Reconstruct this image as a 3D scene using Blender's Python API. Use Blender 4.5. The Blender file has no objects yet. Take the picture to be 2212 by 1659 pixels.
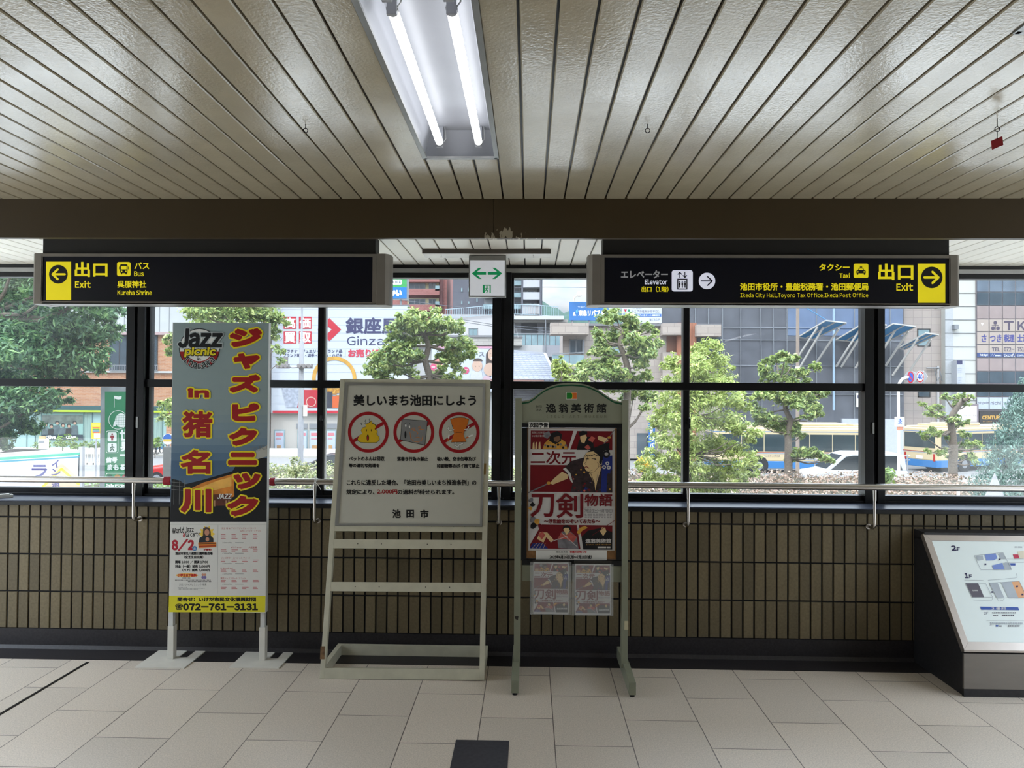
import bpy, math, random
import numpy as np
from mathutils import Vector, Matrix

SC = bpy.context.scene
COL = SC.collection
random.seed(7)
RNG = np.random.default_rng(7)

# ------------------------------------------------------------------ camera
FPX, CX, CY = 1533.0, 1106.0, 829.5
EYE = np.array([0.0, 0.0, 1.5])
_y, _p, _r = math.radians(1.4), math.radians(0.8), math.radians(0.36)
_fwd = np.array([-math.sin(_y) * math.cos(_p), math.cos(_y) * math.cos(_p), math.sin(_p)])
_rt = np.array([math.cos(_y), math.sin(_y), 0.0])
_up = np.cross(_rt, _fwd)
CR = math.cos(_r) * _rt + math.sin(_r) * _up
CU = -math.sin(_r) * _rt + math.cos(_r) * _up
CW = _fwd
cam_data = bpy.data.cameras.new('camera')
cam_data.sensor_width = 36.0
cam_data.sensor_fit = 'HORIZONTAL'
cam_data.lens = 36.0 * FPX / 2212.0
cam_data.clip_start = 0.05
cam_data.clip_end = 6000
cam = bpy.data.objects.new('camera', cam_data)
COL.objects.link(cam)
cam.matrix_world = Matrix(((CR[0], CU[0], -CW[0], EYE[0]), (CR[1], CU[1], -CW[1], EYE[1]),
                           (CR[2], CU[2], -CW[2], EYE[2]), (0, 0, 0, 1)))
SC.camera = cam

# ------------------------------------------------------------------ light and exposure
vs = SC.view_settings
vs.view_transform = 'Standard'
vs.look = 'None'
vs.exposure = 0.3
vs.gamma = 1.0
vs.use_curve_mapping = False
SKY_STRENGTH, SUN_STRENGTH, TUBE_STRENGTH, ZENITH = 1.0, 1.35, 4.0, 7.0

world = bpy.data.worlds.new('sky')
SC.world = world
world.use_nodes = True
wn, wl = world.node_tree.nodes, world.node_tree.links
wn.clear()
wo = wn.new('ShaderNodeOutputWorld')
wb = wn.new('ShaderNodeBackground')
wb.inputs['Strength'].default_value = SKY_STRENGTH
tc = wn.new('ShaderNodeTexCoord')
mp = wn.new('ShaderNodeMapping')
mp.inputs['Scale'].default_value = (2.6, 2.6, 6.5)
mp.inputs['Location'].default_value = (0.3, 0.0, 0.4)
nz = wn.new('ShaderNodeTexNoise')
nz.inputs['Scale'].default_value = 2.2
nz.inputs['Detail'].default_value = 6
rp = wn.new('ShaderNodeValToRGB')
rp.color_ramp.elements[0].position = 0.40
rp.color_ramp.elements[0].color = (0.50, 0.68, 0.88, 1)
rp.color_ramp.elements[1].position = 0.60
rp.color_ramp.elements[1].color = (0.93, 0.96, 1.0, 1)
wl.new(tc.outputs['Generated'], mp.inputs['Vector'])
wl.new(mp.outputs['Vector'], nz.inputs['Vector'])
wl.new(nz.outputs['Fac'], rp.inputs['Fac'])
# overcast-like brightness: the sky gets brighter towards the zenith
sx = wn.new('ShaderNodeSeparateXYZ')
wl.new(tc.outputs['Generated'], sx.inputs[0])
gr = wn.new('ShaderNodeMapRange')
gr.inputs['From Min'].default_value = 0.10
gr.inputs['From Max'].default_value = 0.55
gr.inputs['To Min'].default_value = 0.47
gr.inputs['To Max'].default_value = ZENITH
wl.new(sx.outputs['Z'], gr.inputs['Value'])
vm = wn.new('ShaderNodeVectorMath')
vm.operation = 'SCALE'
wl.new(rp.outputs['Color'], vm.inputs[0])
wl.new(gr.outputs['Result'], vm.inputs['Scale'])
wl.new(vm.outputs['Vector'], wb.inputs['Color'])
wl.new(wb.outputs['Background'], wo.inputs['Surface'])

sun_d = bpy.data.lights.new('sun', 'SUN')
sun_d.energy = SUN_STRENGTH
sun_d.angle = math.radians(3.0)
sun_d.color = (1.0, 0.96, 0.90)
sun = bpy.data.objects.new('sun', sun_d)
COL.objects.link(sun)
sun.rotation_euler = Vector((0.34, 0.55, -0.80)).to_track_quat('-Z', 'Y').to_euler()

# ------------------------------------------------------------------ helpers
def ray(px, py):
    return CW + CR * ((px - CX) / FPX) - CU * ((py - CY) / FPX)

def at(px, py, Y):
    d = ray(px, py)
    return EYE + d * (Y / d[1])

def onz(px, py, z=0.0):
    d = ray(px, py)
    return EYE + d * ((z - EYE[2]) / d[2])

def lin(c):
    return tuple((v / 12.92 if v <= 0.04045 else ((v + 0.055) / 1.055) ** 2.4) for v in (x / 255.0 for x in c))

MATS = {}
TONE = 1.0
def M(name, rgb, rough=0.5, metal=0.0, var=0.06, scale=12.0, bump=0.0, emit=0.0, spec=0.3, island=0.0, stretch=None):
    """principled material, sRGB base colour with a faint procedural mottle"""
    if name in MATS:
        return MATS[name]
    m = bpy.data.materials.new(name)
    m.use_nodes = True
    n, l = m.node_tree.nodes, m.node_tree.links
    b = n['Principled BSDF']
    c = tuple(v * TONE for v in lin(rgb))
    b.inputs['Roughness'].default_value = rough
    b.inputs['Metallic'].default_value = metal
    b.inputs['Specular IOR Level'].default_value = spec
    t = n.new('ShaderNodeTexCoord')
    vec = t.outputs['Object']
    if stretch:
        mpn = n.new('ShaderNodeMapping')
        mpn.inputs['Scale'].default_value = stretch
        l.new(vec, mpn.inputs['Vector'])
        vec = mpn.outputs['Vector']
    z = n.new('ShaderNodeTexNoise')
    z.inputs['Scale'].default_value = scale
    z.inputs['Detail'].default_value = 4
    l.new(vec, z.inputs['Vector'])
    r = n.new('ShaderNodeValToRGB')
    r.color_ramp.elements[0].position = 0.3
    r.color_ramp.elements[1].position = 0.7
    r.color_ramp.elements[0].color = tuple(v * (1 - var) for v in c) + (1,)
    r.color_ramp.elements[1].color = tuple(min(1, v * (1 + var)) for v in c) + (1,)
    l.new(z.outputs['Fac'], r.inputs['Fac'])
    colout = r.outputs['Color']
    if island:
        g = n.new('ShaderNodeNewGeometry')
        mr = n.new('ShaderNodeMapRange')
        mr.inputs['To Min'].default_value = 1 - island
        mr.inputs['To Max'].default_value = 1 + island
        l.new(g.outputs['Random Per Island'], mr.inputs['Value'])
        mx = n.new('ShaderNodeVectorMath')
        mx.operation = 'SCALE'
        l.new(colout, mx.inputs[0])
        l.new(mr.outputs['Result'], mx.inputs['Scale'])
        colout = mx.outputs['Vector']
    l.new(colout, b.inputs['Base Color'])
    if bump:
        bp = n.new('ShaderNodeBump')
        bp.inputs['Strength'].default_value = bump
        bp.inputs['Distance'].default_value = 0.004
        l.new(z.outputs['Fac'], bp.inputs['Height'])
        l.new(bp.outputs['Normal'], b.inputs['Normal'])
    if emit:
        l.new(colout, b.inputs['Emission Color'])
        b.inputs['Emission Strength'].default_value = emit
    MATS[name] = m
    return m

def tag(o, label=None, cat=None, group=None, kind=None):
    if label: o['label'] = label
    if cat: o['category'] = cat
    if group: o['group'] = group
    if kind: o['kind'] = kind
    return o

ORG = {}
def thing(name, label, cat, loc=(0, 0, 0), group=None, kind=None):
    o = bpy.data.objects.new(name, None)
    o.empty_display_size = 0.1
    COL.objects.link(o)
    o.location = tuple(float(v) for v in loc)
    ORG[o.name] = np.array(loc, float)
    return tag(o, label, cat, group, kind)

def nrm(v):
    v = np.array(v, float)
    return v / (np.linalg.norm(v) + 1e-12)

class MB:
    """collects shapes in world coordinates, then links them as ONE mesh object"""
    def __init__(s, mat=None):
        s.v, s.f, s.mi, s.mats, s.cur = [], [], [], [], mat
    def _m(s, mat):
        mat = mat or s.cur
        if mat not in s.mats:
            s.mats.append(mat)
        return s.mats.index(mat)
    def mesh(s, vs, fs, mat=None):
        b, k = len(s.v), s._m(mat)
        s.v.extend([tuple(map(float, p)) for p in vs])
        for f in fs:
            s.f.append(tuple(b + i for i in f))
            s.mi.append(k)
    def face(s, pts, mat=None):
        s.mesh(pts, [tuple(range(len(pts)))], mat)
    def box(s, x0, x1, y0, y1, z0, z1, mat=None):
        s.mesh([(x0, y0, z0), (x1, y0, z0), (x1, y1, z0), (x0, y1, z0), (x0, y0, z1), (x1, y0, z1), (x1, y1, z1), (x0, y1, z1)],
               [(0, 3, 2, 1), (4, 5, 6, 7), (0, 1, 5, 4), (1, 2, 6, 5), (2, 3, 7, 6), (3, 0, 4, 7)], mat)
    def prism(s, pts, vec, mat=None):
        n = len(pts)
        a = [np.array(p, float) for p in pts]
        v = np.array(vec, float)
        nn = np.zeros(3)
        for i in range(n):
            nn += np.cross(a[i] - a[0], a[(i + 1) % n] - a[0])
        if np.dot(nn, v) > 0:
            a = a[::-1]
        s.mesh(a + [p + v for p in a], [tuple(range(n)), tuple(range(2 * n - 1, n - 1, -1))] +
               [(i, i + n, (i + 1) % n + n, (i + 1) % n) for i in range(n)], mat)
    def beam(s, p0, p1, w, h, up=(0, 0, 1), mat=None):
        p0, p1 = np.array(p0, float), np.array(p1, float)
        d = nrm(p1 - p0)
        sd = nrm(np.cross(d, np.array(up, float)))
        u = np.cross(sd, d)
        q = [p0 + sd * (w / 2 * a) + u * (h / 2 * b) for a, b in ((-1, -1), (1, -1), (1, 1), (-1, 1))]
        s.prism(q, p1 - p0, mat)
    def tube(s, path, r, mat=None, n=10, cap=True):
        P = [np.array(p, float) for p in path]
        R = r if hasattr(r, '__len__') else [r] * len(P)
        vs, fs = [], []
        ref = None
        for i, p in enumerate(P):
            d = nrm(P[min(i + 1, len(P) - 1)] - P[max(i - 1, 0)])
            if ref is None:
                ref = np.array([0, 0, 1.0]) if abs(d[2]) < 0.9 else np.array([1.0, 0, 0])
            a = nrm(np.cross(d, ref))
            b = np.cross(d, a)
            ref = np.cross(a, d)
            for k in range(n):
                t = 2 * math.pi * k / n
                vs.append(p + (a * math.cos(t) + b * math.sin(t)) * R[i])
        for i in range(len(P) - 1):
            for k in range(n):
                fs.append((i * n + k, (i + 1) * n + k, (i + 1) * n + (k + 1) % n, i * n + (k + 1) % n))
        if cap:
            fs.append(tuple(range(n)))
            fs.append(tuple((len(P) - 1) * n + k for k in reversed(range(n))))
        s.mesh(vs, fs, mat)
    def ball(s, c, r, mat=None, n=10, m=7, sc=(1, 1, 1)):
        vs, fs = [], []
        for i in range(m + 1):
            th = math.pi * i / m
            for k in range(n):
                ph = 2 * math.pi * k / n
                vs.append((c[0] + r * sc[0] * math.sin(th) * math.cos(ph), c[1] + r * sc[1] * math.sin(th) * math.sin(ph), c[2] + r * sc[2] * math.cos(th)))
        for i in range(m):
            for k in range(n):
                fs.append((i * n + k, (i + 1) * n + k, (i + 1) * n + (k + 1) % n, i * n + (k + 1) % n))
        s.mesh(vs, fs, mat)
    def build(s, name, parent=None, smooth=False, bevel=0.0, loc=None):
        me = bpy.data.meshes.new(name)
        org = ORG.get(parent.name, np.zeros(3)) if parent else np.array(loc if loc is not None else (0, 0, 0), float)
        me.from_pydata([tuple(np.array(p) - org) for p in s.v], [], s.f)
        for m in s.mats:
            me.materials.append(m)
        me.polygons.foreach_set('material_index', s.mi)
        if smooth:
            me.polygons.foreach_set('use_smooth', [True] * len(me.polygons))
        me.update()
        if smooth:
            me.set_sharp_from_angle(angle=math.radians(45))
        o = bpy.data.objects.new(name, me)
        COL.objects.link(o)
        if parent:
            o.parent = parent
        else:
            o.location = tuple(org)
        ORG[o.name] = org
        if bevel:
            md = o.modifiers.new('bevel', 'BEVEL')
            md.width = bevel
            md.segments = 2
            md.limit_method = 'ANGLE'
        return o

class Plane:
    """a flat face in the place, read off the photograph by pixel"""
    def __init__(s, o, n, unit=0.0015):
        s.o, s.n, s.u = np.array(o, float), nrm(n), unit
        if np.dot(s.n, EYE - s.o) < 0:
            s.n = -s.n
    def pt(s, px, py, lift=1):
        d = ray(px, py)
        oo = s.o + s.n * (lift * s.u)
        return EYE + d * (np.dot(oo - EYE, s.n) / np.dot(d, s.n))

def VP(Y, unit=0.0015):
    return Plane((0, Y, 0), (0, -1, 0), unit)

from mathutils.geometry import delaunay_2d_cdt
def union2d(polys):
    """outline union of overlapping 2D polygons -> points, triangles"""
    vs_, fs_ = [], []
    for p in polys:
        a = sum(p[i][0] * p[(i + 1) % len(p)][1] - p[(i + 1) % len(p)][0] * p[i][1] for i in range(len(p)))
        if abs(a) < 1e-9:
            continue
        q = list(p) if a > 0 else list(p)[::-1]
        fs_.append(list(range(len(vs_), len(vs_) + len(q))))
        vs_ += [Vector((float(x), float(y))) for x, y in q]
    if not fs_:
        return [], []
    ov, _, of, _, _, orf = delaunay_2d_cdt(vs_, [], fs_, 0, 1e-5)
    return [tuple(v) for v in ov], [tuple(f) for f, o in zip(of, orf) if o]

_TXT, _CH = {}, {}
def _char(ch, res):
    """flat mesh of one character; plain letters use their full-width sans forms"""
    if (ch, res) not in _CH:
        c = bpy.data.curves.new('lettering', 'FONT')
        c.body = chr(ord(ch) + 0xFEE0) if 33 <= ord(ch) <= 126 else ch
        c.resolution_u = res
        o = bpy.data.objects.new('lettering', c)
        COL.objects.link(o)
        me = bpy.data.meshes.new_from_object(o.evaluated_get(bpy.context.evaluated_depsgraph_get()))
        v = np.array([p.co[:2] for p in me.vertices]) if len(me.vertices) else np.zeros((0, 2))
        _CH[(ch, res)] = (v, [tuple(p.vertices) for p in me.polygons])
        bpy.data.objects.remove(o)
        bpy.data.curves.remove(c)
        bpy.data.meshes.remove(me)
    return _CH[(ch, res)]

def glyphs(s, res=3):
    if (s, res) in _TXT:
        return _TXT[(s, res)]
    V, f, x, n = [], [], 0.0, 0
    for ch in s:
        v, fc = _char(ch, res)
        if ch == ' ' or not len(v):
            x += 0.32
            continue
        if ord(ch) < 127:
            w = v[:, 0].max() - v[:, 0].min()
            V.append(v + [x + 0.06 - v[:, 0].min(), 0])
            x += w + 0.12
        else:
            V.append(v + [x, 0])
            x += 1.0
        f += [tuple(i + n for i in q) for q in fc]
        n += len(v)
    v = np.concatenate(V) if V else np.zeros((0, 2))
    cnt = {}
    for q in f:
        for i in range(len(q)):
            k = (min(q[i], q[(i + 1) % len(q)]), max(q[i], q[(i + 1) % len(q)]))
            cnt[k] = cnt.get(k, 0) + 1
    _TXT[(s, res)] = (v, f, [k for k, m in cnt.items() if m == 1])
    return _TXT[(s, res)]

class G(MB):
    """flat artwork on a Plane; all coordinates in photograph pixels"""
    def __init__(s, plane, lift=1):
        super().__init__()
        s.p, s.l, s.k = plane, lift, 0.0
    def poly(s, pts, mat, lift=None):
        s.k += 0.004
        P = [s.p.pt(x, y, (lift or s.l) + s.k) for x, y in pts]
        a = np.zeros(3)
        for i in range(1, len(P) - 1):
            a += np.cross(P[i] - P[0], P[i + 1] - P[0])
        if np.dot(a, s.p.n) < 0:
            P = P[::-1]
        s.face(P, mat)
    def rect(s, x0, y0, x1, y1, mat, lift=None):
        s.poly([(x0, y0), (x1, y0), (x1, y1), (x0, y1)], mat, lift)
    def rrect(s, x0, y0, x1, y1, r, mat, lift=None):
        pts = []
        for cx, cy, a0 in ((x1 - r, y0 + r, -90), (x1 - r, y1 - r, 0), (x0 + r, y1 - r, 90), (x0 + r, y0 + r, 180)):
            for k in range(5):
                a = math.radians(a0 + k * 22.5)
                pts.append((cx + r * math.cos(a), cy + r * math.sin(a)))
        s.poly(pts, mat, lift)
    def disc(s, cx, cy, rx, mat, ry=None, lift=None, n=32, a0=0, a1=360):
        ry = ry or rx
        full = a1 - a0 >= 360
        s.poly([(cx + rx * math.cos(math.radians(a0 + (a1 - a0) * k / (n if full else n - 1))), cy + ry * math.sin(math.radians(a0 + (a1 - a0) * k / (n if full else n - 1)))) for k in range(n)], mat, lift)
    def ring(s, cx, cy, r0, r1, mat, lift=None, n=48, a0=0, a1=360):
        for k in range(n):
            a, b = (math.radians(a0 + (a1 - a0) * (k + j) / n) for j in (0, 1))
            s.poly([(cx + r0 * math.cos(a), cy + r0 * math.sin(a)), (cx + r1 * math.cos(a), cy + r1 * math.sin(a)),
                    (cx + r1 * math.cos(b), cy + r1 * math.sin(b)), (cx + r0 * math.cos(b), cy + r0 * math.sin(b))], mat, lift)
    def line(s, pts, w, mat, lift=None, more=()):
        polys = []
        for pp in (pts,) + tuple(more):
            for (x0, y0), (x1, y1) in zip(pp, pp[1:]):
                L = math.hypot(x1 - x0, y1 - y0) or 1
                nx, ny = -(y1 - y0) / L * w / 2, (x1 - x0) / L * w / 2
                polys.append([(x0 + nx, y0 + ny), (x1 + nx, y1 + ny), (x1 - nx, y1 - ny), (x0 - nx, y0 - ny)])
            if w > 1.2:
                polys += [[(x + w / 2 * math.cos(k * math.pi / 4), y + w / 2 * math.sin(k * math.pi / 4)) for k in range(8)] for x, y in pp]
        if len(polys) == 1:
            s.poly(polys[0], mat, lift)
            return
        q, f = union2d(polys)
        s.k += 0.004
        s.mesh([s.p.pt(x, y, (lift or s.l) + s.k) for x, y in q], f, mat)
    def text(s, t, x0, y0, x1, y1, mat, bold=0.0, lift=None, shear=0.0, rot=0.0):
        """text filling the pixel box; bold = stroke half-width in px"""
        v, f, be = glyphs(t, 1 if abs(y1 - y0) < 4.6 else 2 if abs(y1 - y0) < 15 else 3)
        if bold < 0.22:
            bold = 0.0
        if not len(v):
            return
        mn, mxx = v.min(0), v.max(0)
        k = ((x1 - x0) / max(1e-6, mxx[0] - mn[0]), (y1 - y0) / max(1e-6, mxx[1] - mn[1]))
        off = bold / min(k)
        q = np.stack([x0 + (v[:, 0] - mn[0]) * k[0], y1 - (v[:, 1] - mn[1]) * k[1]], 1)
        if shear:
            q[:, 0] += (y1 - q[:, 1]) * shear
        if rot:
            c0 = np.array([(x0 + x1) / 2, (y0 + y1) / 2])
            a = math.radians(rot)
            q = (q - c0) @ np.array([[math.cos(a), math.sin(a)], [-math.sin(a), math.cos(a)]]) + c0
        L = lift or s.l
        if bold:
            polys = [[tuple(q[i]) for i in p] for p in f]
            for a, b in be:
                d = q[b] - q[a]
                n_ = np.hypot(*d)
                if n_ < 1e-6:
                    continue
                w = np.array([-d[1], d[0]]) / n_ * bold
                e_ = d / n_ * (min(bold * 0.8, n_ * 0.5) if off > 0.045 else bold * 0.7)
                polys.append([tuple(z) for z in (q[a] - e_ + w, q[b] + e_ + w, q[b] + e_ - w, q[a] - e_ - w)])
            for i in (() if off <= 0.045 else sorted({i for e in be for i in e})):
                polys.append([(q[i][0] + bold * 1.02 * math.cos(k_ * math.pi / 4), q[i][1] + bold * 1.02 * math.sin(k_ * math.pi / 4)) for k_ in range(8)])
            q, f = union2d(polys)
        P = [s.p.pt(x, y, L) for x, y in q]
        s.mesh(P, f, mat)

def copy_tree(o, parent=None):
    c = o.copy()
    COL.objects.link(c)
    if parent:
        c.parent = parent
    for ch in [x for x in o.children]:
        copy_tree(ch, c)
    return c
# ------------------------------------------------------------------ materials of the room
YW, YF = 4.10, 4.285            # tiled wall face, window frame face
ZC, ZB, YB = 2.38, 2.28, 3.185  # ceiling, lower ceiling beyond the beam, beam face
XL, XR, YN = -4.4, 4.4, -6.0
m_tile = M('brown_glazed_tile', (105, 94, 71), 0.5, var=0.13, scale=75, bump=0.3, island=0.24)
m_grout = M('dark_grout', (20, 20, 24), 0.8)
m_granite = M('dark_granite', (44, 41, 43), 0.45, var=0.25, scale=90)
m_sill = M('slate_sill', (70, 76, 92), 0.32, var=0.2, scale=9)
m_frame = M('black_anodised_frame', (9, 9, 12), 0.35, var=0.15, spec=0.3)
m_alu = M('grey_aluminium', (150, 150, 148), 0.35, 0.6)
m_steel = M('brushed_steel', (190, 186, 182), 0.24, 1.0, var=0.05, scale=5)
m_white = M('white_paint', (214, 210, 200), 0.45, var=0.05)
m_black = M('black_paint', (16, 16, 18), 0.4)
m_dark = M('dark_brown_metal', (46, 42, 38), 0.5)
m_ink = M('black_ink', (14, 14, 16), 0.5)
m_yel = M('yellow_print', (232, 214, 30), 0.5)
m_red = M('red_print', (176, 22, 22), 0.5)

def ceiling_material():
    m = M('painted_ceiling_panel', (166, 155, 132), 0.28, var=0.06, scale=9.0, island=0.06, spec=0.75)
    n, l = m.node_tree.nodes, m.node_tree.links
    b = n['Principled BSDF']
    t = n.new('ShaderNodeTexCoord')
    z = n.new('ShaderNodeTexNoise')
    z.inputs['Scale'].default_value = 2.0
    z.inputs['Detail'].default_value = 8
    l.new(t.outputs['Object'], z.inputs['Vector'])
    mr = n.new('ShaderNodeMapRange')
    mr.inputs['From Min'].default_value = 0.35
    mr.inputs['From Max'].default_value = 0.65
    mr.inputs['To Min'].default_value = 0.13
    mr.inputs['To Max'].default_value = 0.26
    l.new(z.outputs['Fac'], mr.inputs['Value'])
    l.new(mr.outputs['Result'], b.inputs['Roughness'])
    z2 = n.new('ShaderNodeTexNoise')
    z2.inputs['Scale'].default_value = 120
    l.new(t.outputs['Object'], z2.inputs['Vector'])
    bp = n.new('ShaderNodeBump')
    bp.inputs['Strength'].default_value = 0.3
    bp.inputs['Distance'].default_value = 0.002
    l.new(z2.outputs['Fac'], bp.inputs['Height'])
    l.new(bp.outputs['Normal'], b.inputs['Normal'])
    return m

def beam_material():
    m = M('brown_beam_paint', (64, 52, 33), 0.5, var=0.05, scale=4)
    n, l = m.node_tree.nodes, m.node_tree.links
    b = n['Principled BSDF']
    src = b.inputs['Base Color'].links[0].from_socket
    t = n.new('ShaderNodeTexCoord')
    # pale peeling patch with its own outline above the exit sign
    sp = n.new('ShaderNodeSeparateXYZ')
    l.new(t.outputs['Object'], sp.inputs[0])
    z = n.new('ShaderNodeTexNoise')
    z.inputs['Scale'].default_value = 26
    z.inputs['Detail'].default_value = 5
    mpn = n.new('ShaderNodeMapping')
    mpn.inputs['Scale'].default_value = (1.6, 1, 0.6)
    l.new(t.outputs['Object'], mpn.inputs[0])
    l.new(mpn.outputs[0], z.inputs['Vector'])
    def math_(op, a, bb):
        k = n.new('ShaderNodeMath')
        k.operation = op
        for i, q in enumerate((a, bb)):
            if isinstance(q, (int, float)):
                k.inputs[i].default_value = q
            else:
                l.new(q, k.inputs[i])
        return k.outputs[0]
    dx = math_('DIVIDE', math_('SUBTRACT', sp.outputs['X'], -0.10), 0.16)
    dz = math_('DIVIDE', math_('SUBTRACT', sp.outputs['Z'], ZB - 0.085), 0.07)
    d = math_('ADD', math_('MULTIPLY', dx, dx), math_('MULTIPLY', dz, dz))
    f = math_('GREATER_THAN', math_('SUBTRACT', z.outputs['Fac'], math_('MULTIPLY', d, 0.16)), 0.50)
    mx = n.new('ShaderNodeMixRGB')
    mx.inputs['Color2'].default_value = lin((150, 140, 120)) + (1,)
    l.new(f, mx.inputs['Fac'])
    l.new(src, mx.inputs['Color1'])
    l.new(mx.outputs['Color'], b.inputs['Base Color'])
    return m

def floor_material():
    m = M('terrazzo_floor_tile', (208, 197, 184), 0.33, var=0.17, scale=170)
    n, l = m.node_tree.nodes, m.node_tree.links
    b = n['Principled BSDF']
    src = b.inputs['Base Color'].links[0].from_socket
    t = n.new('ShaderNodeTexCoord')
    sp = n.new('ShaderNodeSeparateXYZ')
    l.new(t.outputs['Object'], sp.inputs[0])
    cb = n.new('ShaderNodeCombineXYZ')
    l.new(sp.outputs['Y'], cb.inputs['X'])
    l.new(sp.outputs['X'], cb.inputs['Y'])
    mpn = n.new('ShaderNodeMapping')
    a = onz(1448.8, 1444.2)
    mpn.inputs['Location'].default_value = (-3.305 + 100 * 0.5, -a[0] + 100 * 0.333, 0)
    l.new(cb.outputs[0], mpn.inputs[0])
    br = n.new('ShaderNodeTexBrick')
    br.offset = 0.5
    br.inputs['Scale'].default_value = 1.0
    br.inputs['Brick Width'].default_value = 0.5
    br.inputs['Row Height'].default_value = 0.333
    br.inputs['Mortar Size'].default_value = 0.0022
    br.inputs['Mortar Smooth'].default_value = 0.1
    br.inputs['Color1'].default_value = (0.93, 0.93, 0.93, 1)
    br.inputs['Color2'].default_value = (1.05, 1.04, 1.03, 1)
    br.inputs['Mortar'].default_value = (0.22, 0.21, 0.22, 1)
    l.new(mpn.outputs[0], br.inputs['Vector'])
    mx = n.new('ShaderNodeMixRGB')
    mx.blend_type = 'MULTIPLY'
    mx.inputs['Fac'].default_value = 1
    l.new(src, mx.inputs['Color1'])
    l.new(br.outputs['Color'], mx.inputs['Color2'])
    l.new(mx.outputs['Color'], b.inputs['Base Color'])
    return m

def glass_material():
    m = bpy.data.materials.new('window_glass')
    m.use_nodes = True
    n, l = m.node_tree.nodes, m.node_tree.links
    n.clear()
    o = n.new('ShaderNodeOutputMaterial')
    tr = n.new('ShaderNodeBsdfTransparent')
    tr.inputs['Color'].default_value = (0.985, 0.99, 0.985, 1)
    gl = n.new('ShaderNodeBsdfGlossy')
    gl.inputs['Roughness'].default_value = 0.0
    du = n.new('ShaderNodeBsdfTranslucent')
    du.inputs['Color'].default_value = (0.9, 0.92, 0.95, 1)
    fr = n.new('ShaderNodeFresnel')
    fr.inputs['IOR'].default_value = 1.32
    a = n.new('ShaderNodeMixShader')
    l.new(fr.outputs[0], a.inputs[0])
    l.new(tr.outputs[0], a.inputs[1])
    l.new(gl.outputs[0], a.inputs[2])
    # thin dust film added to lay bright haze over the view outside
    t = n.new('ShaderNodeTexCoord')
    z = n.new('ShaderNodeTexNoise')
    z.inputs['Scale'].default_value = 5
    z.inputs['Detail'].default_value = 6
    l.new(t.outputs['Object'], z.inputs['Vector'])
    mr = n.new('ShaderNodeMapRange')
    mr.inputs['From Min'].default_value = 0.3
    mr.inputs['From Max'].default_value = 0.75
    mr.inputs['To Min'].default_value = 0.004
    mr.inputs['To Max'].default_value = 0.016
    l.new(z.outputs['Fac'], mr.inputs['Value'])
    b = n.new('ShaderNodeMixShader')
    l.new(mr.outputs[0], b.inputs[0])
    l.new(a.outputs[0], b.inputs[1])
    l.new(du.outputs[0], b.inputs[2])
    l.new(b.outputs[0], o.inputs['Surface'])
    return m

m_ceil, m_beam, m_floor, m_glass = ceiling_material(), beam_material(), floor_material(), glass_material()

# ------------------------------------------------------------------ floor, walls, ceiling
ZG = -3.3                       # street level outside
b = MB(m_floor)
b.box(XL, XR, YN, 3.925, -0.25, 0.0)
tag(b.build('floor'), 'beige terrazzo tile floor of the concourse', kind='structure')
b = MB(m_granite)
b.box(XL, XR, 3.925, YW + 0.35, -0.25, 0.0)
tag(b.build('trim_1'), 'dark granite border strip of the floor under the windows', kind='structure')
b = MB(m_granite)
b.box(XL, XR, YW - 0.004, YW + 0.2, 0.0, 0.113)
b.prism([(XL, YW - 0.02, 0), (XL, YW - 0.004, 0), (XL, YW - 0.004, 0.018)], (XR - XL, 0, 0))
tag(b.build('baseboard_front'), 'dark granite base of the tiled wall', kind='structure')
a = onz(985, 1598.5)
c = onz(1100, 1599)
b = MB(M('charcoal_stone', (62, 61, 68), 0.4, var=0.2, scale=60))
b.box(a[0], c[0], a[1] - 0.30, a[1], -0.02, 0.0015)
tag(b.build('trim_2'), 'single charcoal tile set into the beige floor', kind='structure')
p, q = onz(0, 1543.3), onz(192.3, 1429.2)
b = MB(m_black)
d = nrm(q - p)
b.beam(p - d * 4, q - d * 0.01, 0.016, 0.004)
tag(b.build('trim_3'), 'black expansion joint running along the floor at left', kind='structure')

PX, PZ, Z0 = 0.06374, 0.2166, 0.114
x_seam = at(1410.4, 1250, YW)[0]
b = MB(m_tile)
b.box(XL, XR, YW, YW + 0.2, 0.0, 0.86, m_grout)
for i in range(-75, 76):
    for r in range(4):
        x0, x1 = x_seam + i * PX + 0.0042, x_seam + (i + 1) * PX - 0.0036
        z0, z1 = Z0 + r * PZ + 0.003, min(Z0 + (r + 1) * PZ - 0.0045, 0.836)
        e, yf = 0.0018, YW - 0.006
        b.mesh([(x0, YW, z0), (x1, YW, z0), (x1, YW, z1), (x0, YW, z1), (x0 + e, yf, z0 + e), (x1 - e, yf, z0 + e), (x1 - e, yf, z1 - e), (x0 + e, yf, z1 - e)],
               [(4, 5, 6, 7), (0, 1, 5, 4), (1, 2, 6, 5), (2, 3, 7, 6), (3, 0, 4, 7)])
tag(b.build('wall_front'), 'low wall of brown stacked tiles under the windows', kind='structure')
b = MB(M('cream_wall', (190, 186, 172), 0.6))
b.box(XL, XR, YN - 0.2, YN, 0, ZC)
tag(b.build('wall_back'), 'plain wall behind the viewer', kind='structure')
b = MB(m_sill)
b.box(XL, XR, YW - 0.03, YF + 0.02, 0.857, 0.864)
b.box(XL, XR, YW - 0.031, YW + 0.1, 0.834, 0.857, m_black)
tag(b.build('trim_4', bevel=0.003), 'dark slate window sill along the tiled wall', kind='structure')

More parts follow.
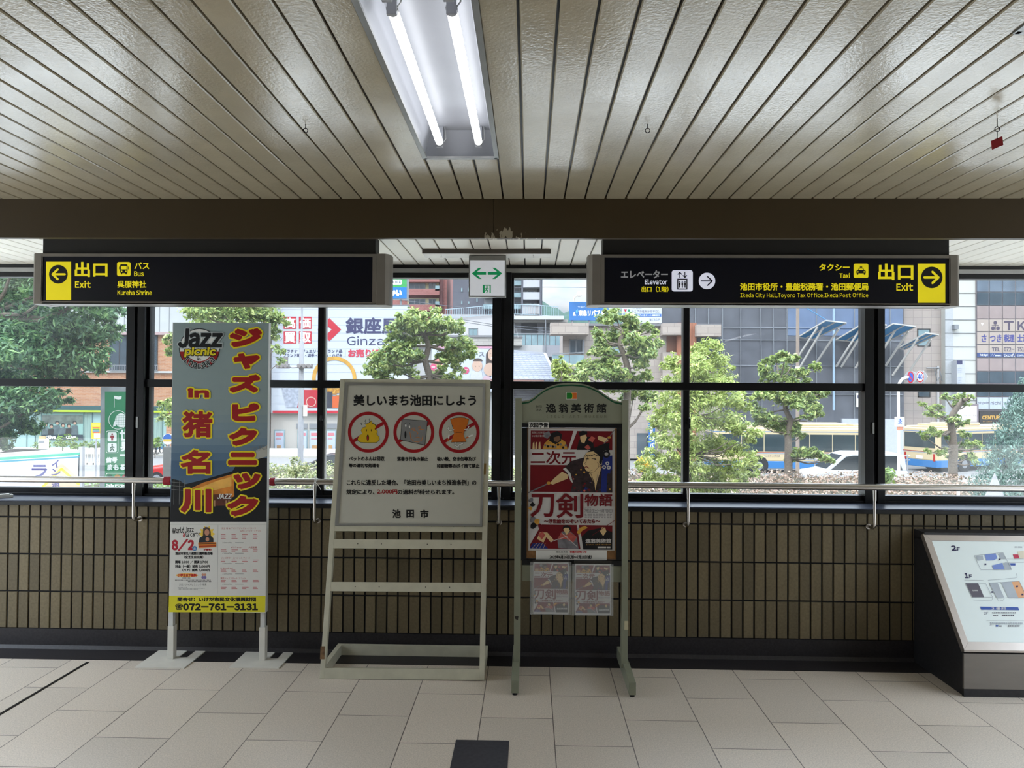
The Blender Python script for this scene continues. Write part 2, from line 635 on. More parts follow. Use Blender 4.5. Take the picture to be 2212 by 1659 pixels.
PC = 0.0920
x_c = at(1396.8, 428.5, YB)[0]
FX0, FX1, FY1, FY0 = None, None, onz(942, 342, ZC)[1], 0.60
k0 = round((onz(942, 342, ZC)[0] - x_c) / PC)
FX0, FX1 = x_c + k0 * PC, x_c + (k0 + 3) * PC
k2 = round((1.178 - x_c) / PC)
GX0, GX1, GY1, GY0 = x_c + k2 * PC, x_c + (k2 + 3) * PC, 1.73, -0.31
FIX = [(FX0, FX1, FY0, FY1), (GX0, GX1, GY0, GY1)]
for sx, sy in ((-17, -3.4), (0, -3.4), (38, -4.1), (-34, -1.2)):  # unseen lights added to brighten the hall; right one read from glass reflections
    FIX.append((FX0 + sx * PC, FX1 + sx * PC, FY0 + sy, FY1 + sy))
b = MB(m_ceil)
def panel(x0, x1, y0, y1, z):
    g, h, e = 0.0035, 0.012, 0.003
    pr = [(x0 + g, z + h), (x0 + g, z + e), (x0 + g + e, z), (x1 - g - e, z), (x1 - g, z + e), (x1 - g, z + h)]
    b.mesh([(x, y0, zz) for x, zz in pr] + [(x, y1, zz) for x, zz in pr], [(i, i + 6, i + 7, i + 1) for i in range(5)] + [(0, 1, 2, 3, 4, 5), (11, 10, 9, 8, 7, 6)])
for i in range(-98, 98):
    x0 = x_c + i * PC
    if x0 < XL or x0 + PC > XR:
        continue
    cuts = [(fy0, fy1) for fx0, fx1, fy0, fy1 in FIX if x0 + PC / 2 > fx0 and x0 + PC / 2 < fx1]
    y = YN
    for c0, c1 in sorted(cuts):
        panel(x0, x0 + PC, y, c0, ZC)
        y = c1
    panel(x0, x0 + PC, y, YB + 0.01, ZC)
m_ceil2 = M('window_lit_ceiling_panel', (232, 226, 212), 0.35, var=0.04, scale=3, island=0.03)  # paler than the front panels: window light put into the colour
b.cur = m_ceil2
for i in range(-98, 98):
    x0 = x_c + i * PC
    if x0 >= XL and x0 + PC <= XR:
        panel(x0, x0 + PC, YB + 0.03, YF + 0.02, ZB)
b.cur = m_ceil
b.box(XL, XR, YN - 0.2, YB + 0.2, ZC + 0.13, ZC + 0.45, m_dark)
b.box(XL, XR, YB + 0.03, YF + 0.06, ZB + 0.013, ZC + 0.45, m_dark)
# dark backing above the panel gaps, left open where lights are recessed
xs = sorted(set([XL, XR] + [v for f in FIX for v in f[:2]]))
for xa, xb in zip(xs, xs[1:]):
    y = YN
    for c0, c1 in sorted([(f[2], f[3]) for f in FIX if f[0] <= (xa + xb) / 2 <= f[1]]):
        b.box(xa, xb, y, c0, ZC + 0.013, ZC + 0.016, m_black)
        y = c1
    b.box(xa, xb, y, YB + 0.1, ZC + 0.013, ZC + 0.016, m_black)
tag(b.build('ceiling'), 'pale ribbed metal panel ceiling', kind='structure')
zb = at(1106, 514, YB)[2]
b = MB(m_beam)
xb_ = at(1066, 470, YB)[0]
b.box(XL, xb_ - 0.001, YB, YB + 0.03, zb, ZC + 0.02)
b.box(xb_ + 0.001, XR, YB, YB + 0.03, zb, ZC + 0.02)
b.box(XL, XR, YB + 0.004, YB + 0.026, zb + 0.002, ZC + 0.02)
tag(b.build('trim_5'), 'brown ceiling beam with a peeling patch above the exit sign', kind='structure')

for nm, x0, x1 in (('wall_left', XL - 0.2, XL), ('wall_right', XR, XR + 0.2)):  # unseen side walls; exit opening kept short to hold light off the signs
    b = MB(MATS['cream_wall'])
    b.box(x0, x1, YN, 0.6, 0, ZC)
    tag(b.build(nm), 'plain unseen side wall ending at the open exit', kind='structure')
# unseen pale decks added beyond both exits, bouncing sunlight into the hall
b = MB(M('added_deck_paving', (206, 202, 194), 0.8, var=0.06, scale=3))
b.box(XL - 26, XL, YN - 8, 4.0, -0.3, -0.01)
tag(b.build('added_deck_left'), 'unseen pale deck added outside the left exit to bounce sunlight in', kind='structure')
b = MB(MATS['added_deck_paving'])
b.box(XR, XR + 26, YN - 8, 4.0, -0.3, -0.01)
tag(b.build('added_deck_right'), 'unseen pale deck added outside the right exit to bounce sunlight in', kind='structure')

b = MB(M('added_roof_white', (226, 224, 220), 0.8, var=0.06, scale=2))  # unseen slab added to bounce daylight up at the ceiling
b.box(XL - 6, XR + 6, YF + 0.14, 8.3, 0.05, 0.25)
tag(b.build('added_uplight_roof'), 'unseen pale slab added below the windows to throw daylight onto the ceiling', kind='structure')

# ------------------------------------------------------------------ windows
b = MB(M('outer_wall_grey', (120, 118, 114), 0.7))
b.box(XL, XR, YF + 0.02, YF + 0.12, ZB, ZC + 0.4)
b.box(XL, XR, YW + 0.2, YF + 0.2, -3.3, 0.86)
tag(b.build('wall_front_outer'), 'outer face of the station wall', kind='structure')
b = MB(m_alu)
b.box(XL, XR, YF - 0.012, YF + 0.03, at(1200, 590, YF)[2], at(1200, 581, YF)[2])
b.box(XL, XR, YF - 0.004, YF + 0.03, at(1200, 581, YF)[2], ZB, m_black)
tag(b.build('trim_6'), 'grey metal strip above the windows', kind='structure')
zt, zm1, zm0, zb1, zb0 = at(1480, 601, YF)[2], at(1480, 826, YF)[2], at(1480, 843, YF)[2], at(1480, 1067, YF)[2], 0.864
zh = at(1200, 590, YF)[2]
posts = [at(297, 900, YF)[0], at(1085.5, 900, YF)[0], at(1889, 900, YF)[0]]
pitch = (posts[2] - posts[0]) / 2
posts = [XL + 0.02] + posts + [XR - 0.02]
mids = [None, at(693, 900, YF)[0], at(1483, 900, YF)[0], None]
for i in range(4):
    xa, xb = posts[i], posts[i + 1]
    xm = mids[i] if mids[i] is not None else (xa + xb) / 2 + 0.03 * (1 if i else -1)
    w = thing('window_%d' % (i + 1), ['leftmost dark framed window with the feathery tree outside', 'dark framed window behind the tall banner and the white notice easel',
              'dark framed window behind the green museum stand', 'rightmost dark framed window with the blue conifer outside'][i], None, ((xa + xb) / 2, YF, zb0), kind='structure')
    f = MB(m_frame)
    f.box(xa, xb, YF, YF + 0.06, zt, zh)
    f.box(xa, xb, YF - 0.006, YF + 0.06, zm0, zm1)
    f.box(xa, xb, YF + 0.004, YF + 0.06, zb0, zb1)
    f.box(xa, xb, YF - 0.012, YF + 0.05, zb0, zb0 + 0.014)
    f.build('frame', w, bevel=0.002)
    f = MB(m_frame)
    f.box(xm - 0.021, xm + 0.014, YF - 0.004, YF + 0.055, zb0, zh)
    f.box(xm + 0.014, xm + 0.021, YF + 0.012, YF + 0.055, zb0, zh, m_alu)
    f.build('mullion', w)
    if i < 3:
        f = MB(m_frame)
        f.box(xb - 0.064, xb - 0.012, YF - 0.02, YF + 0.07, zb0, zh)
        f.box(xb - 0.012, xb + 0.008, YF - 0.006, YF + 0.07, zb0, zh)
        f.box(xb + 0.008, xb + 0.050, YF - 0.026, YF + 0.07, zb0, zh)
        f.box(xb + 0.050, xb + 0.064, YF + 0.01, YF + 0.07, zb0, zh)
        po = f.build('post', w, bevel=0.0015)
        if i in (0, 2):
            px = 295.5 if i == 0 else 1887
            f = MB(m_alu)
            p0, p1 = at(px - 2, 900 if i == 0 else 913, YF - 0.03), at(px + 2, 924 if i == 0 else 937, YF - 0.03)
            f.box(p0[0], p1[0], YF - 0.03, YF - 0.02, p1[2], p0[2])
            f.build('finger_pull', po)
    yg = YF + 0.03
    for z0, z1, yy in ((zm1, zt, yg), (zb1, zm0, yg + 0.004)):
        for x0, x1 in ((xa + 0.06, xm), (xm, xb - 0.06)):
            f = MB(m_glass)
            f.box(x0, x1, yy, yy + 0.004, z0, z1)
            f.build('pane', w)
    if mids[i] is not None:
        zl = at(1495, 915, YF)[2]
        f = MB(m_black)
        f.box(xm - 0.010, xm + 0.022, YF - 0.012, YF, zl - 0.03, zl + 0.012)
        f.tube([(xm + 0.010, YF - 0.006, zl), (xm + 0.010, YF - 0.03, zl + 0.008), (xm + 0.012, YF - 0.036, zl + 0.034)], [0.009, 0.008, 0.006])
        f.build('crescent_lock', w, smooth=True)

# ------------------------------------------------------------------ fluorescent ceiling lights
m_trough = M('white_enamel', (162, 164, 170), 0.3, var=0.02)
m_tube = M('fluorescent_tube', (250, 252, 255), 0.4, emit=TUBE_STRENGTH, var=0.0)
m_cap = M('tube_cap', (178, 178, 176), 0.35, 0.7)
def fixture(x0, x1, y0, y1, label):
    t = thing('ceiling_light', label, 'ceiling light', ((x0 + x1) / 2, (y0 + y1) / 2, ZC), 'twin tube ceiling lights')
    e, d = 0.03, 0.095
    zi = ZC + d
    h = MB(m_trough)
    for pts in ([(x0, y0), (x1, y0), (x1 - e, y0 + e), (x0 + e, y0 + e)], [(x1, y0), (x1, y1), (x1 - e, y1 - e), (x1 - e, y0 + e)],
                [(x1, y1), (x0, y1), (x0 + e, y1 - e), (x1 - e, y1 - e)], [(x0, y1), (x0, y0), (x0 + e, y0 + e), (x0 + e, y1 - e)]):
        h.face([(pts[0][0], pts[0][1], ZC), (pts[1][0], pts[1][1], ZC), (pts[2][0], pts[2][1], zi), (pts[3][0], pts[3][1], zi)])
    h.face([(x0 + e, y0 + e, zi), (x1 - e, y0 + e, zi), (x1 - e, y1 - e, zi), (x0 + e, y1 - e, zi)])
    h.build('housing', t)
    f = MB(m_alu)
    r = 0.012
    for a in ((x0 - 0.004, x0 + r, y0, y1), (x1 - r, x1 + 0.004, y0, y1), (x0, x1, y0 - 0.004, y0 + r), (x0, x1, y1 - r, y1 + 0.004)):
        f.box(*a, ZC - 0.004, ZC + 0.004)
    f.build('rim', t)
    xm = (x0 + x1) / 2
    ym = y1 - 1.0
    for s in (-1, 1):
        xt = xm + s * 0.071
        for ya, yb in ((y0 + 0.07, ym - 0.03), (ym + 0.03, y1 - 0.065)):
            g = MB(m_tube)
            g.tube([(xt, ya + 0.012, ZC + 0.035), (xt, yb - 0.012, ZC + 0.035)], 0.0135, n=14)
            tb = g.build('tube', t, smooth=True)
            for yy, q in ((ya, 1), (yb, -1)):
                g = MB(m_cap)
                g.tube([(xt, yy, ZC + 0.035), (xt, yy + q * 0.014, ZC + 0.035)], 0.0145, n=14)
                g.build('end_cap', tb, smooth=True)
            for yy in (ya, yb):
                g = MB(m_trough)
                g.box(xt - 0.012, xt + 0.012, yy - 0.006 if yy == ya else yy - 0.004, yy + 0.004 if yy == ya else yy + 0.006, ZC + 0.018, zi)
                g.tube([(xt + 0.018, yy, zi), (xt + 0.022, yy, ZC + 0.05), (xt + 0.006, yy, ZC + 0.028)], 0.0022, m_cap, n=6)
                g.build('lamp_holder', t, bevel=0.002)
    return t
LL = ['twin tube ceiling light with its tubes lit above the exit sign', 'twin tube ceiling light at the far right edge of the ceiling',
      'unseen twin tube light added behind the viewer at left to brighten the hall', 'unseen twin tube light added straight behind the viewer to brighten the hall', 'twin tube ceiling light behind the viewer at right', 'unseen twin tube light added over the left side to brighten the hall']
for fx, lb in zip(FIX, LL):
    fixture(*fx, lb)

# ------------------------------------------------------------------ handrail
YR = 4.015
zr = at(1400, 1047.7, YR)[2]
t = thing('handrail', 'round steel handrail on bent brackets along the tiled wall', 'handrail', (0, YW, zr))
g = MB(m_steel)
g.tube([(-4.3, YR, zr), (4.3, YR, zr)], 0.0185, n=20)
g.build('rail', t, smooth=True)
xs = [at(x, 1048, YR)[0] for x in (289, 680, 1078, 1487, 1889)]
xs = [xs[0] - 1.11] + xs + [xs[-1] + 1.11]
for x in xs:
    g = MB(m_steel)
    zf = at(1487, 1132, YW)[2]
    g.tube([(x, YR, zr - 0.016), (x, YR, zr - 0.075)], 0.0105, n=12)
    g.tube([(x, YR, zr - 0.07)] + [(x, YR, zf + 0.03)] + [(x, YR + 0.028 * (1 - math.cos(a)), zf + 0.028 * (1 - math.sin(a))) for a in (0.4, 0.8, 1.2, 1.57)] + [(x, YW - 0.006, zf)], 0.0088, n=12)
    g.tube([(x, YW - 0.016, zf), (x, YW - 0.006, zf)], 0.0155, n=16)
    g.build('bracket', t, smooth=True)
m_wrap = M('red_tape', (150, 30, 44), 0.6, bump=0.4, scale=30)
for x0, x1, dr in ((355, 371, 0.006), (583, 595, 0.004)):
    g = MB(m_wrap)
    a, c = at(x0, 1042, YR)[0], at(x1, 1042, YR)[0]
    g.tube([(a, YR, zr), (a + 0.002, YR, zr), ((a + c) / 2, YR, zr - 0.002), (c - 0.002, YR, zr), (c, YR, zr)], [0.0187, 0.0187 + dr, 0.0187 + dr + 0.001, 0.0187 + dr, 0.0187], n=16)
    g.build('red_wrap', t, smooth=True)
x = at(683, 1045, YR)[0]
g = MB(M('white_plastic_string', (225, 225, 222), 0.5))
for k in (-0.004, 0.004):
    g.tube([(x + k + 0.002 * math.sin(3 * a), YR + 0.021 * math.cos(a), zr + 0.021 * math.sin(a)) for a in [i * math.pi / 8 for i in range(17)]], 0.0018, n=6)
g.tube([(x, YR - 0.021, zr + 0.012), (x + 0.006, YR - 0.026, zr + 0.028), (x - 0.006, YR - 0.024, zr + 0.032)], 0.0018, n=6)
g.tube([(x, YR - 0.021, zr), (x - 0.016, YR - 0.026, zr - 0.02), (x - 0.03, YR - 0.024, zr - 0.034)], 0.0018, n=6)
g.tube([(x, YR - 0.021, zr), (x + 0.02, YR - 0.028, zr - 0.014), (x + 0.036, YR - 0.026, zr - 0.042)], 0.0018, n=6)
tag(g.build('string_tie', loc=(x, YR, zr)), 'white plastic string knotted around the handrail beside the notice easel', 'string')
# folded paper on the sill
g = MB(M('white_paper', (222, 222, 218), 0.6))
p, q = onz(2, 1078, 0.864), onz(38, 1071, 0.864)
g.beam(p + [-0.1, 0, 0.008], q + [0, -0.04, 0.008], 0.05, 0.016)
g.beam(p + [-0.1, -0.012, 0.0185], q + [-0.012, -0.05, 0.0185], 0.045, 0.005)
tag(g.build('folded_paper', bevel=0.002, loc=p), 'folded white paper lying on the window sill at far left', 'paper')

# ------------------------------------------------------------------ ceiling hooks and red tag
for (px, py, yring), lb in zip(((660, 268, 282), (1399, 268, 282), (2154, 256, 279)),
        ('small ring hook in the ceiling left of the lit tube light', 'small ring hook in the ceiling right of the lit tube light', 'ring hook in the ceiling carrying a red tag at right')):
    a = onz(px, py, ZC)
    t = thing('ceiling_hook', lb, 'hook', a, 'ceiling ring hooks')
    g = MB(M('dark_wire', (48, 40, 46), 0.4, 0.6))
    zr_ = at(px, yring, a[1])[2]
    g.tube([(a[0], a[1], ZC), (a[0], a[1], zr_ + 0.007)], 0.0013, n=8)
    g.build('stem', t)
    g = MB(MATS['dark_wire'])
    g.tube([(a[0] + 0.0075 * math.sin(k * math.pi / 8), a[1], zr_ + 0.0075 * math.cos(k * math.pi / 8)) for k in range(17)], 0.0014, n=8)
    g.build('ring', t, smooth=True)
a = onz(2154, 256, ZC)
z1 = at(2154, 279, a[1])[2] - 0.0075
t = thing('hanging_tag', 'small dark red square tag hanging from the right ceiling hook', 'tag', (a[0], a[1], z1))
g = MB(MATS['dark_wire'])
zt_ = at(2154, 302, a[1])[2]
g.tube([(a[0], a[1], z1), (a[0], a[1], zt_)], 0.001, n=6)
g.build('wire', t)
g = MB(M('dark_red_card', (150, 34, 42), 0.5))
g.prism([at(x, y, a[1]) for x, y in ((2141.5, 304), (2165, 294), (2167.5, 313), (2144, 323))], (0, 0.003, 0))
g.build('card', t)
# ------------------------------------------------------------------ overhead direction signs
m_case = M('grey_bronze_case', (124, 118, 110), 0.4, 0.3, var=0.05)
m_navy = M('navy_black_panel', (7, 8, 20), 0.4, var=0.05, spec=0.25)
m_lity = M('lit_yellow', (216, 200, 24), 0.4, emit=0.42, var=0.05, scale=6)
m_litw = M('lit_white', (214, 216, 232), 0.4, emit=0.42, var=0.04, scale=6)
m_unlit = M('white_lettering', (196, 196, 200), 0.5, var=0.05)
m_mount = M('black_mount', (24, 22, 20), 0.6)

def arrow(g, cx, cy, s, dirx, mat, w, lift):
    g.line([(cx - dirx * s, cy), (cx + dirx * s * 0.8, cy)], w, mat, lift, [[(cx + dirx * s * 0.1, cy - s * 0.75), (cx + dirx * s * 0.9, cy), (cx + dirx * s * 0.1, cy + s * 0.75)]])

def sign_case(label, x0, x1, y0, y1, pa, pb, qa, qb, mx0, mx1, group=None):
    Y0, Y1 = 3.50, 3.63
    a, c = at(x0, (y0 + y1) / 2, Y0), at(x1, (y0 + y1) / 2, Y0)
    xm = (x0 + x1) / 2
    zt, zb = at(xm, y0, Y0)[2], at(xm, y1, Y0)[2]
    t = thing('direction_sign', label, 'sign', ((a[0] + c[0]) / 2, (Y0 + Y1) / 2, zb), group)
    p0, p1 = at(pa, (y0 + y1) / 2, Y0)[0], at(pb, (y0 + y1) / 2, Y0)[0]
    pz1, pz0 = at(xm, qa, Y0)[2], at(xm, qb, Y0)[2]
    h = MB(m_case)
    i0, i1 = at(x0 + 27, 600, Y0)[0], at(x1 - 29, 600, Y0)[0]
    h.box(i0, i1, Y0 + 0.006, Y1 - 0.006, zb + 0.004, zt - 0.004)
    for z0, z1 in ((pz1, zt), (zb, pz0)):
        h.box(i0, i1, Y0, Y0 + 0.01, z0, z1)
        h.box(i0, i1, Y1 - 0.01, Y1, z0, z1)
    h.box(i0, i1, Y0, Y1, zb, zb + 0.004)
    h.box(i0, p0, Y0, Y0 + 0.01, pz0, pz1)
    h.box(p1, i1, Y0, Y0 + 0.01, pz0, pz1)
    h.build('housing', t)
    for e0, e1, s in ((a[0], i0, -1), (i1, c[0], 1)):
        g = MB(m_case)
        w = e1 - e0
        xo, xi = (e0, e1) if s < 0 else (e1, e0)
        pts = [(xi, Y0), (xo + -s * w * 0.35, Y0), (xo - s * w * 0.08, Y0 + w * 0.3), (xo, Y0 + w * 0.7), (xo, Y1 - w * 0.7), (xo - s * w * 0.08, Y1 - w * 0.3), (xo - s * w * 0.35, Y1), (xi, Y1)]
        g.prism([(x, y, zb - 0.002) for x, y in pts], (0, 0, zt - zb + 0.004))
        g.build('end_cap', t, bevel=0.002)
    f = MB(m_navy)
    f.box(p0, p1, Y0 + 0.004, Y0 + 0.008, pz0, pz1)
    f.build('face_panel', t)
    m = MB(m_mount)
    b0, b1 = at(mx0, 535, Y0 + 0.02)[0], at(mx1, 535, Y0 + 0.02)[0]
    m.box(b0, b1, Y0 + 0.02, Y1 - 0.02, zt, ZB + 0.003)
    m.build('ceiling_mount', t)
    return t, VP(Y0 + 0.004, 0.0008)

t, P = sign_case('black hanging direction sign with left arrow to the bus and shrine exit', 64.5, 842, 548, 656.5, 89, 804.5, 554.5, 651.5, 93, 811)
g = G(P)
g.rect(99.5, 565.3, 153.6, 648.5, m_lity)
g.disc(126, 592.5, 20.2, m_ink, lift=2)
arrow(g, 126, 592.5, 14, -1, m_lity, 4.6, 3)
g.build('arrow_panel', t)
g = G(P)
g.text('出口', 162.5, 566.9, 231.3, 597.2, m_lity, 1.1)
g.text('Exit', 162.5, 607.2, 195.6, 621.3, m_lity, 0.5)
g.text('バス', 290.8, 566.9, 322, 580.9, m_lity, 0.4)
g.text('Bus', 290, 586.4, 310.3, 596.4, m_lity, 0.3)
g.text('呉服神社', 253.9, 606.6, 315.7, 621.3, m_lity, 0.45)
g.text('Kureha Shrine', 253.9, 626.6, 327.8, 637.2, m_lity, 0.25)
g.build('lettering', t)
g = G(P)
g.rrect(252.7, 566, 282.3, 596.4, 4, m_lity)
g.rrect(259.5, 571, 275.5, 590, 2.5, m_ink, 2)
g.rect(261.5, 574.5, 273.5, 582, m_lity, 3)
g.disc(263, 586, 1.5, m_lity, lift=3, n=10)
g.disc(272, 586, 1.5, m_lity, lift=3, n=10)
g.rect(261, 590, 264, 592.5, m_ink, 2)
g.rect(271, 590, 274, 592.5, m_ink, 2)
g.rect(257, 576, 258.4, 582, m_ink, 2)
g.rect(276.6, 576, 278, 582, m_ink, 2)
g.build('bus_pictogram', t)

t, P = sign_case('black hanging direction sign with right arrow to elevator and taxi', 1270, 2079.5, 550.5, 659, 1305.6, 2053, 557, 654.5, 1303, 2050)
g = G(P)
g.rect(1982.3, 569.5, 2041.9, 654, m_lity)
g.disc(2012.8, 599.3, 23.2, m_ink, lift=2)
arrow(g, 2012.8, 599.3, 16, 1, m_lity, 5.2, 3)
g.build('arrow_panel', t)
g = G(P)
g.text('エレベーター', 1341.8, 584.5, 1442.2, 600.7, m_unlit, 0.6)
g.text('Elevator', 1393.3, 603.2, 1441.6, 614, m_litw, 0.35)
g.text('出口（1階）', 1386, 618.8, 1443.9, 630.6, m_lity, 0.3)
g.text('タクシー', 1770.2, 570.2, 1834.7, 584.4, m_lity, 0.45)
g.text('Taxi', 1813.6, 590, 1835.4, 600.3, m_lity, 0.3)
g.text('出口', 1897.9, 570.5, 1972, 603.6, m_lity, 1.2)
g.text('Exit', 1936.7, 612, 1972, 627.6, m_lity, 0.5)
g.text('池田市役所・豊能税務署・池田郵便局', 1599, 611.5, 1875.4, 627, m_lity, 0.45)
g.text('Ikeda City Hall,Toyono Tax Office,Ikeda Post Office', 1599, 632.2, 1875.4, 645, m_lity, 0.2)
g.build('lettering', t)
g = G(P)
g.rrect(1451, 583.9, 1496.6, 629.6, 5, m_litw)
g.rect(1463, 602, 1485, 625.5, m_ink, 2)
g.rect(1465.3, 604.3, 1482.7, 623.2, m_litw, 3)
for x in (1468.2, 1474, 1479.8):
    g.disc(x, 608, 1.5, m_ink, lift=4, n=10)
    g.rect(x - 1.8, 610, x + 1.8, 616, m_ink, 4)
    g.rect(x - 1.2, 616, x + 1.2, 621.5, m_ink, 4)
for x, s in ((1468.5, 1), (1479.5, -1)):
    g.line([(x, 588), (x, 599.5)], 1.8, m_ink, 2)
    yy = 588 if s > 0 else 599.5
    g.line([(x - 4, yy + s * 4.5), (x, yy), (x + 4, yy + s * 4.5)], 1.8, m_ink, 2)
g.build('elevator_pictogram', t)
g = G(P)
g.disc(1527.3, 606.9, 17.9, m_litw)
arrow(g, 1527.3, 606.9, 12.5, 1, m_ink, 2.6, 2)
g.build('small_arrow', t)
g = G(P)
g.rrect(1844, 569.5, 1875.8, 600.3, 3.5, m_lity)
g.poly([(1850, 590.5), (1850, 585), (1853.5, 583.5), (1855.5, 578.5), (1864.5, 578.5), (1866.5, 583.5), (1870, 585), (1870, 590.5)], m_ink, 2)
g.rect(1857.5, 575.8, 1862.5, 578, m_ink, 2)
g.rect(1851, 590.5, 1854, 593.5, m_ink, 2)
g.rect(1866, 590.5, 1869, 593.5, m_ink, 2)
g.poly([(1855, 583.3), (1856.6, 580), (1863.4, 580), (1865, 583.3)], m_lity, 3)
g.disc(1853.3, 587.3, 1.4, m_lity, lift=3, n=10)
g.disc(1866.7, 587.3, 1.4, m_lity, lift=3, n=10)
g.build('taxi_pictogram', t)

# ------------------------------------------------------------------ emergency exit sign
Ye = 3.862
a, c = at(1012.5, 600, Ye), at(1093, 600, Ye)
zt, zb_ = at(1052, 552, Ye)[2], at(1052, 642, Ye)[2]
t = thing('exit_sign', 'white square emergency exit sign with green double arrow below a dark bar', 'sign', ((a[0] + c[0]) / 2, Ye, zb_))
h = MB(m_alu)
h.box(a[0], c[0], Ye, Ye + 0.035, zb_, zt)
h.build('case', t, bevel=0.002)
h = MB(M('lit_sign_face', (214, 217, 224), 0.35, emit=0.30, var=0.03))
f0, f1 = at(1015.6, 562.3, Ye), at(1090, 638.8, Ye)
h.box(f0[0], f1[0], Ye - 0.002, Ye, f1[2], f0[2])
h.build('face', t)
m_grn = M('lit_green', (16, 140, 84), 0.4, emit=0.28, var=0.03)
g = G(VP(Ye - 0.002, 0.0007))
for s, tip, st in ((-1, 1019.2, 1050), (1, 1084.6, 1053.6)):
    q = lambda k: tip - s * k
    g.poly([(tip, 590.6), (q(14.5), 578.7), (q(21.3), 578.7), (q(10.5), 587.6)], m_grn)
    g.poly([(tip, 590.6), (q(10.5), 593.6), (q(21.3), 602.4), (q(14.5), 602.4)], m_grn)
    g.poly([(tip, 590.6), (q(10.5), 587.5), (st, 587.5), (st, 593.7), (q(10.5), 593.7)], m_grn)
g.build('arrows', t)
g = G(VP(Ye - 0.002, 0.0007))
m_signw = MATS['lit_sign_face']
g.rect(1042.9, 615.2, 1060.2, 632.5, m_grn)
g.rect(1047, 617, 1057.5, 632.5, m_signw, 2)
g.disc(1051.8, 618.6, 1.5, m_grn, lift=3, n=10)
g.line([(1052, 620.5), (1050.6, 625.5), (1053.4, 628), (1051.2, 632)], 1.9, m_grn, 3)
g.line([(1050.6, 625.5), (1047.6, 629.5), (1045.5, 629.5)], 1.5, m_grn, 3)
g.line([(1048.5, 623.5), (1051.8, 621.2), (1055.8, 624.5)], 1.3, m_grn, 3)
g.build('running_figure', t)
b0, b1 = at(912, 545, 3.82), at(1190, 545, 3.82)
m = MB(M('dark_grey_bar', (86, 80, 74), 0.5))
m.box(b0[0], b1[0], 3.82, 3.825, at(1052, 547.7, 3.82)[2], ZB + 0.002)
m.box(b0[0], b1[0], 3.825, 3.95, at(1052, 547.7, 3.82)[2] + 0.0005, ZB + 0.002, m_white)  # underside whiter than the bar front: window uplight put into its colour
for x in (953, 1152):
    for yy in (3.86, 3.91):
        q = at(x, 552, yy)
        m.tube([(q[0], yy, at(1052, 547.7, 3.82)[2] - 0.002), (q[0], yy, at(1052, 547.7, 3.82)[2] + 0.004)], 0.003, m_black, n=8)
m.build('ceiling_bar', t)

# ------------------------------------------------------------------ tall festival banner stand
Yb = 3.925
m_banner = M('white_stand_metal', (206, 206, 202), 0.4, var=0.04)
x0, x1 = (at(374, 697, Yb)[0] + at(364, 1322, Yb)[0]) / 2, (at(581.3, 697, Yb)[0] + at(573, 1322, Yb)[0]) / 2
zt, zb_ = at(478, 697, Yb)[2], at(470, 1322.5, Yb)[2]
t = thing('banner_stand', 'tall narrow festival signboard with large red lettering on two white legs', 'signboard', ((x0 + x1) / 2, 3.96, 0))
h = MB(m_banner)
h.box(x0, x1, Yb, Yb + 0.034, zb_, zt)
board = h.build('board', t, bevel=0.001)
for px0, px1, sl0, sl1 in ((364, 373.5, 361.5, 374.5), (562.5, 571.5, 559.5, 572.5)):
    p0, p1 = at(px0, 1335, 3.945)[0], at(px1, 1335, 3.945)[0]
    h = MB(m_banner)
    h.box(p0, p1, 3.945, 3.972, at(470, 1356, 3.945)[2], zb_ + 0.02)
    h.build('post', t)
    h = MB(m_white)
    p0, p1 = at(sl0, 1390, 3.94)[0], at(sl1, 1390, 3.94)[0]
    h.box(p0, p1, 3.94, 3.978, 0.006, at(470, 1354, 3.94)[2])
    h.build('sleeve', t, bevel=0.0015)
for fl, bl, px in ((291, 443.4, 380), (495, 635.6, 578.5)):
    a, c = onz(fl, 1443), onz(bl, 1408.5)
    s0 = onz(px, 1424)[0]
    h = MB(m_white)
    pts = [(a[0], a[1]), (c[0], a[1]), (c[0], 4.072), (s0 + 0.055, 4.072), (s0 + 0.055, 3.975), (s0 + 0.006, 3.975), (s0 + 0.006, 4.072), (a[0], 4.072)]
    h.prism([(x, y, 0.0) for x, y in pts], (0, 0, 0.006))
    h.build('base_plate', t, bevel=0.001)
P = VP(Yb, 0.00025)
g = G(P)
def edge(y):
    k = (y - 697) / 625.0
    return 374.4 - 10.2 * k, 580.9 - 8.2 * k
cols = [(0, (140, 156, 156)), (0.45, (134, 150, 152)), (0.60, (112, 134, 150)), (0.72, (66, 94, 124)), (0.84, (80, 106, 128)), (0.9, (70, 84, 96)), (1.0, (40, 44, 50))]
N = 26
for i in range(N):
    k0, k1 = i / N, (i + 1) / N
    k = (k0 + k1) / 2
    for (ka, ca), (kb, cb) in zip(cols, cols[1:]):
        if ka <= k <= kb:
            cc = tuple(int(u + (w - u) * (k - ka) / (kb - ka)) for u, w in zip(ca, cb))
    ya, yb = 698 + 429 * k0, 698 + 429 * k1
    g.poly([(edge(ya)[0], ya), (edge(ya)[1], ya), (edge(yb)[1], yb), (edge(yb)[0], yb)], M('banner_sky_%d_%d_%d' % cc, cc, 0.5, var=0.02))
m_night = M('night_print', (14, 14, 18), 0.5, var=0.1)
m_stage = M('stage_orange_print', (196, 120, 40), 0.5, var=0.35, scale=18)
m_pale = M('pale_roof_print', (168, 168, 160), 0.5)
g.poly([(370.5, 1034), (388, 1038), (400, 1046), (440, 1036), (502, 1018), (508, 1008), (520, 1000), (545, 985), (577, 990), (576, 1127), (368, 1127)], m_night, 2)
g.poly([(410, 1056), (440, 1042), (505, 1023), (506, 1072), (470, 1088), (415, 1092)], m_stage, 3)
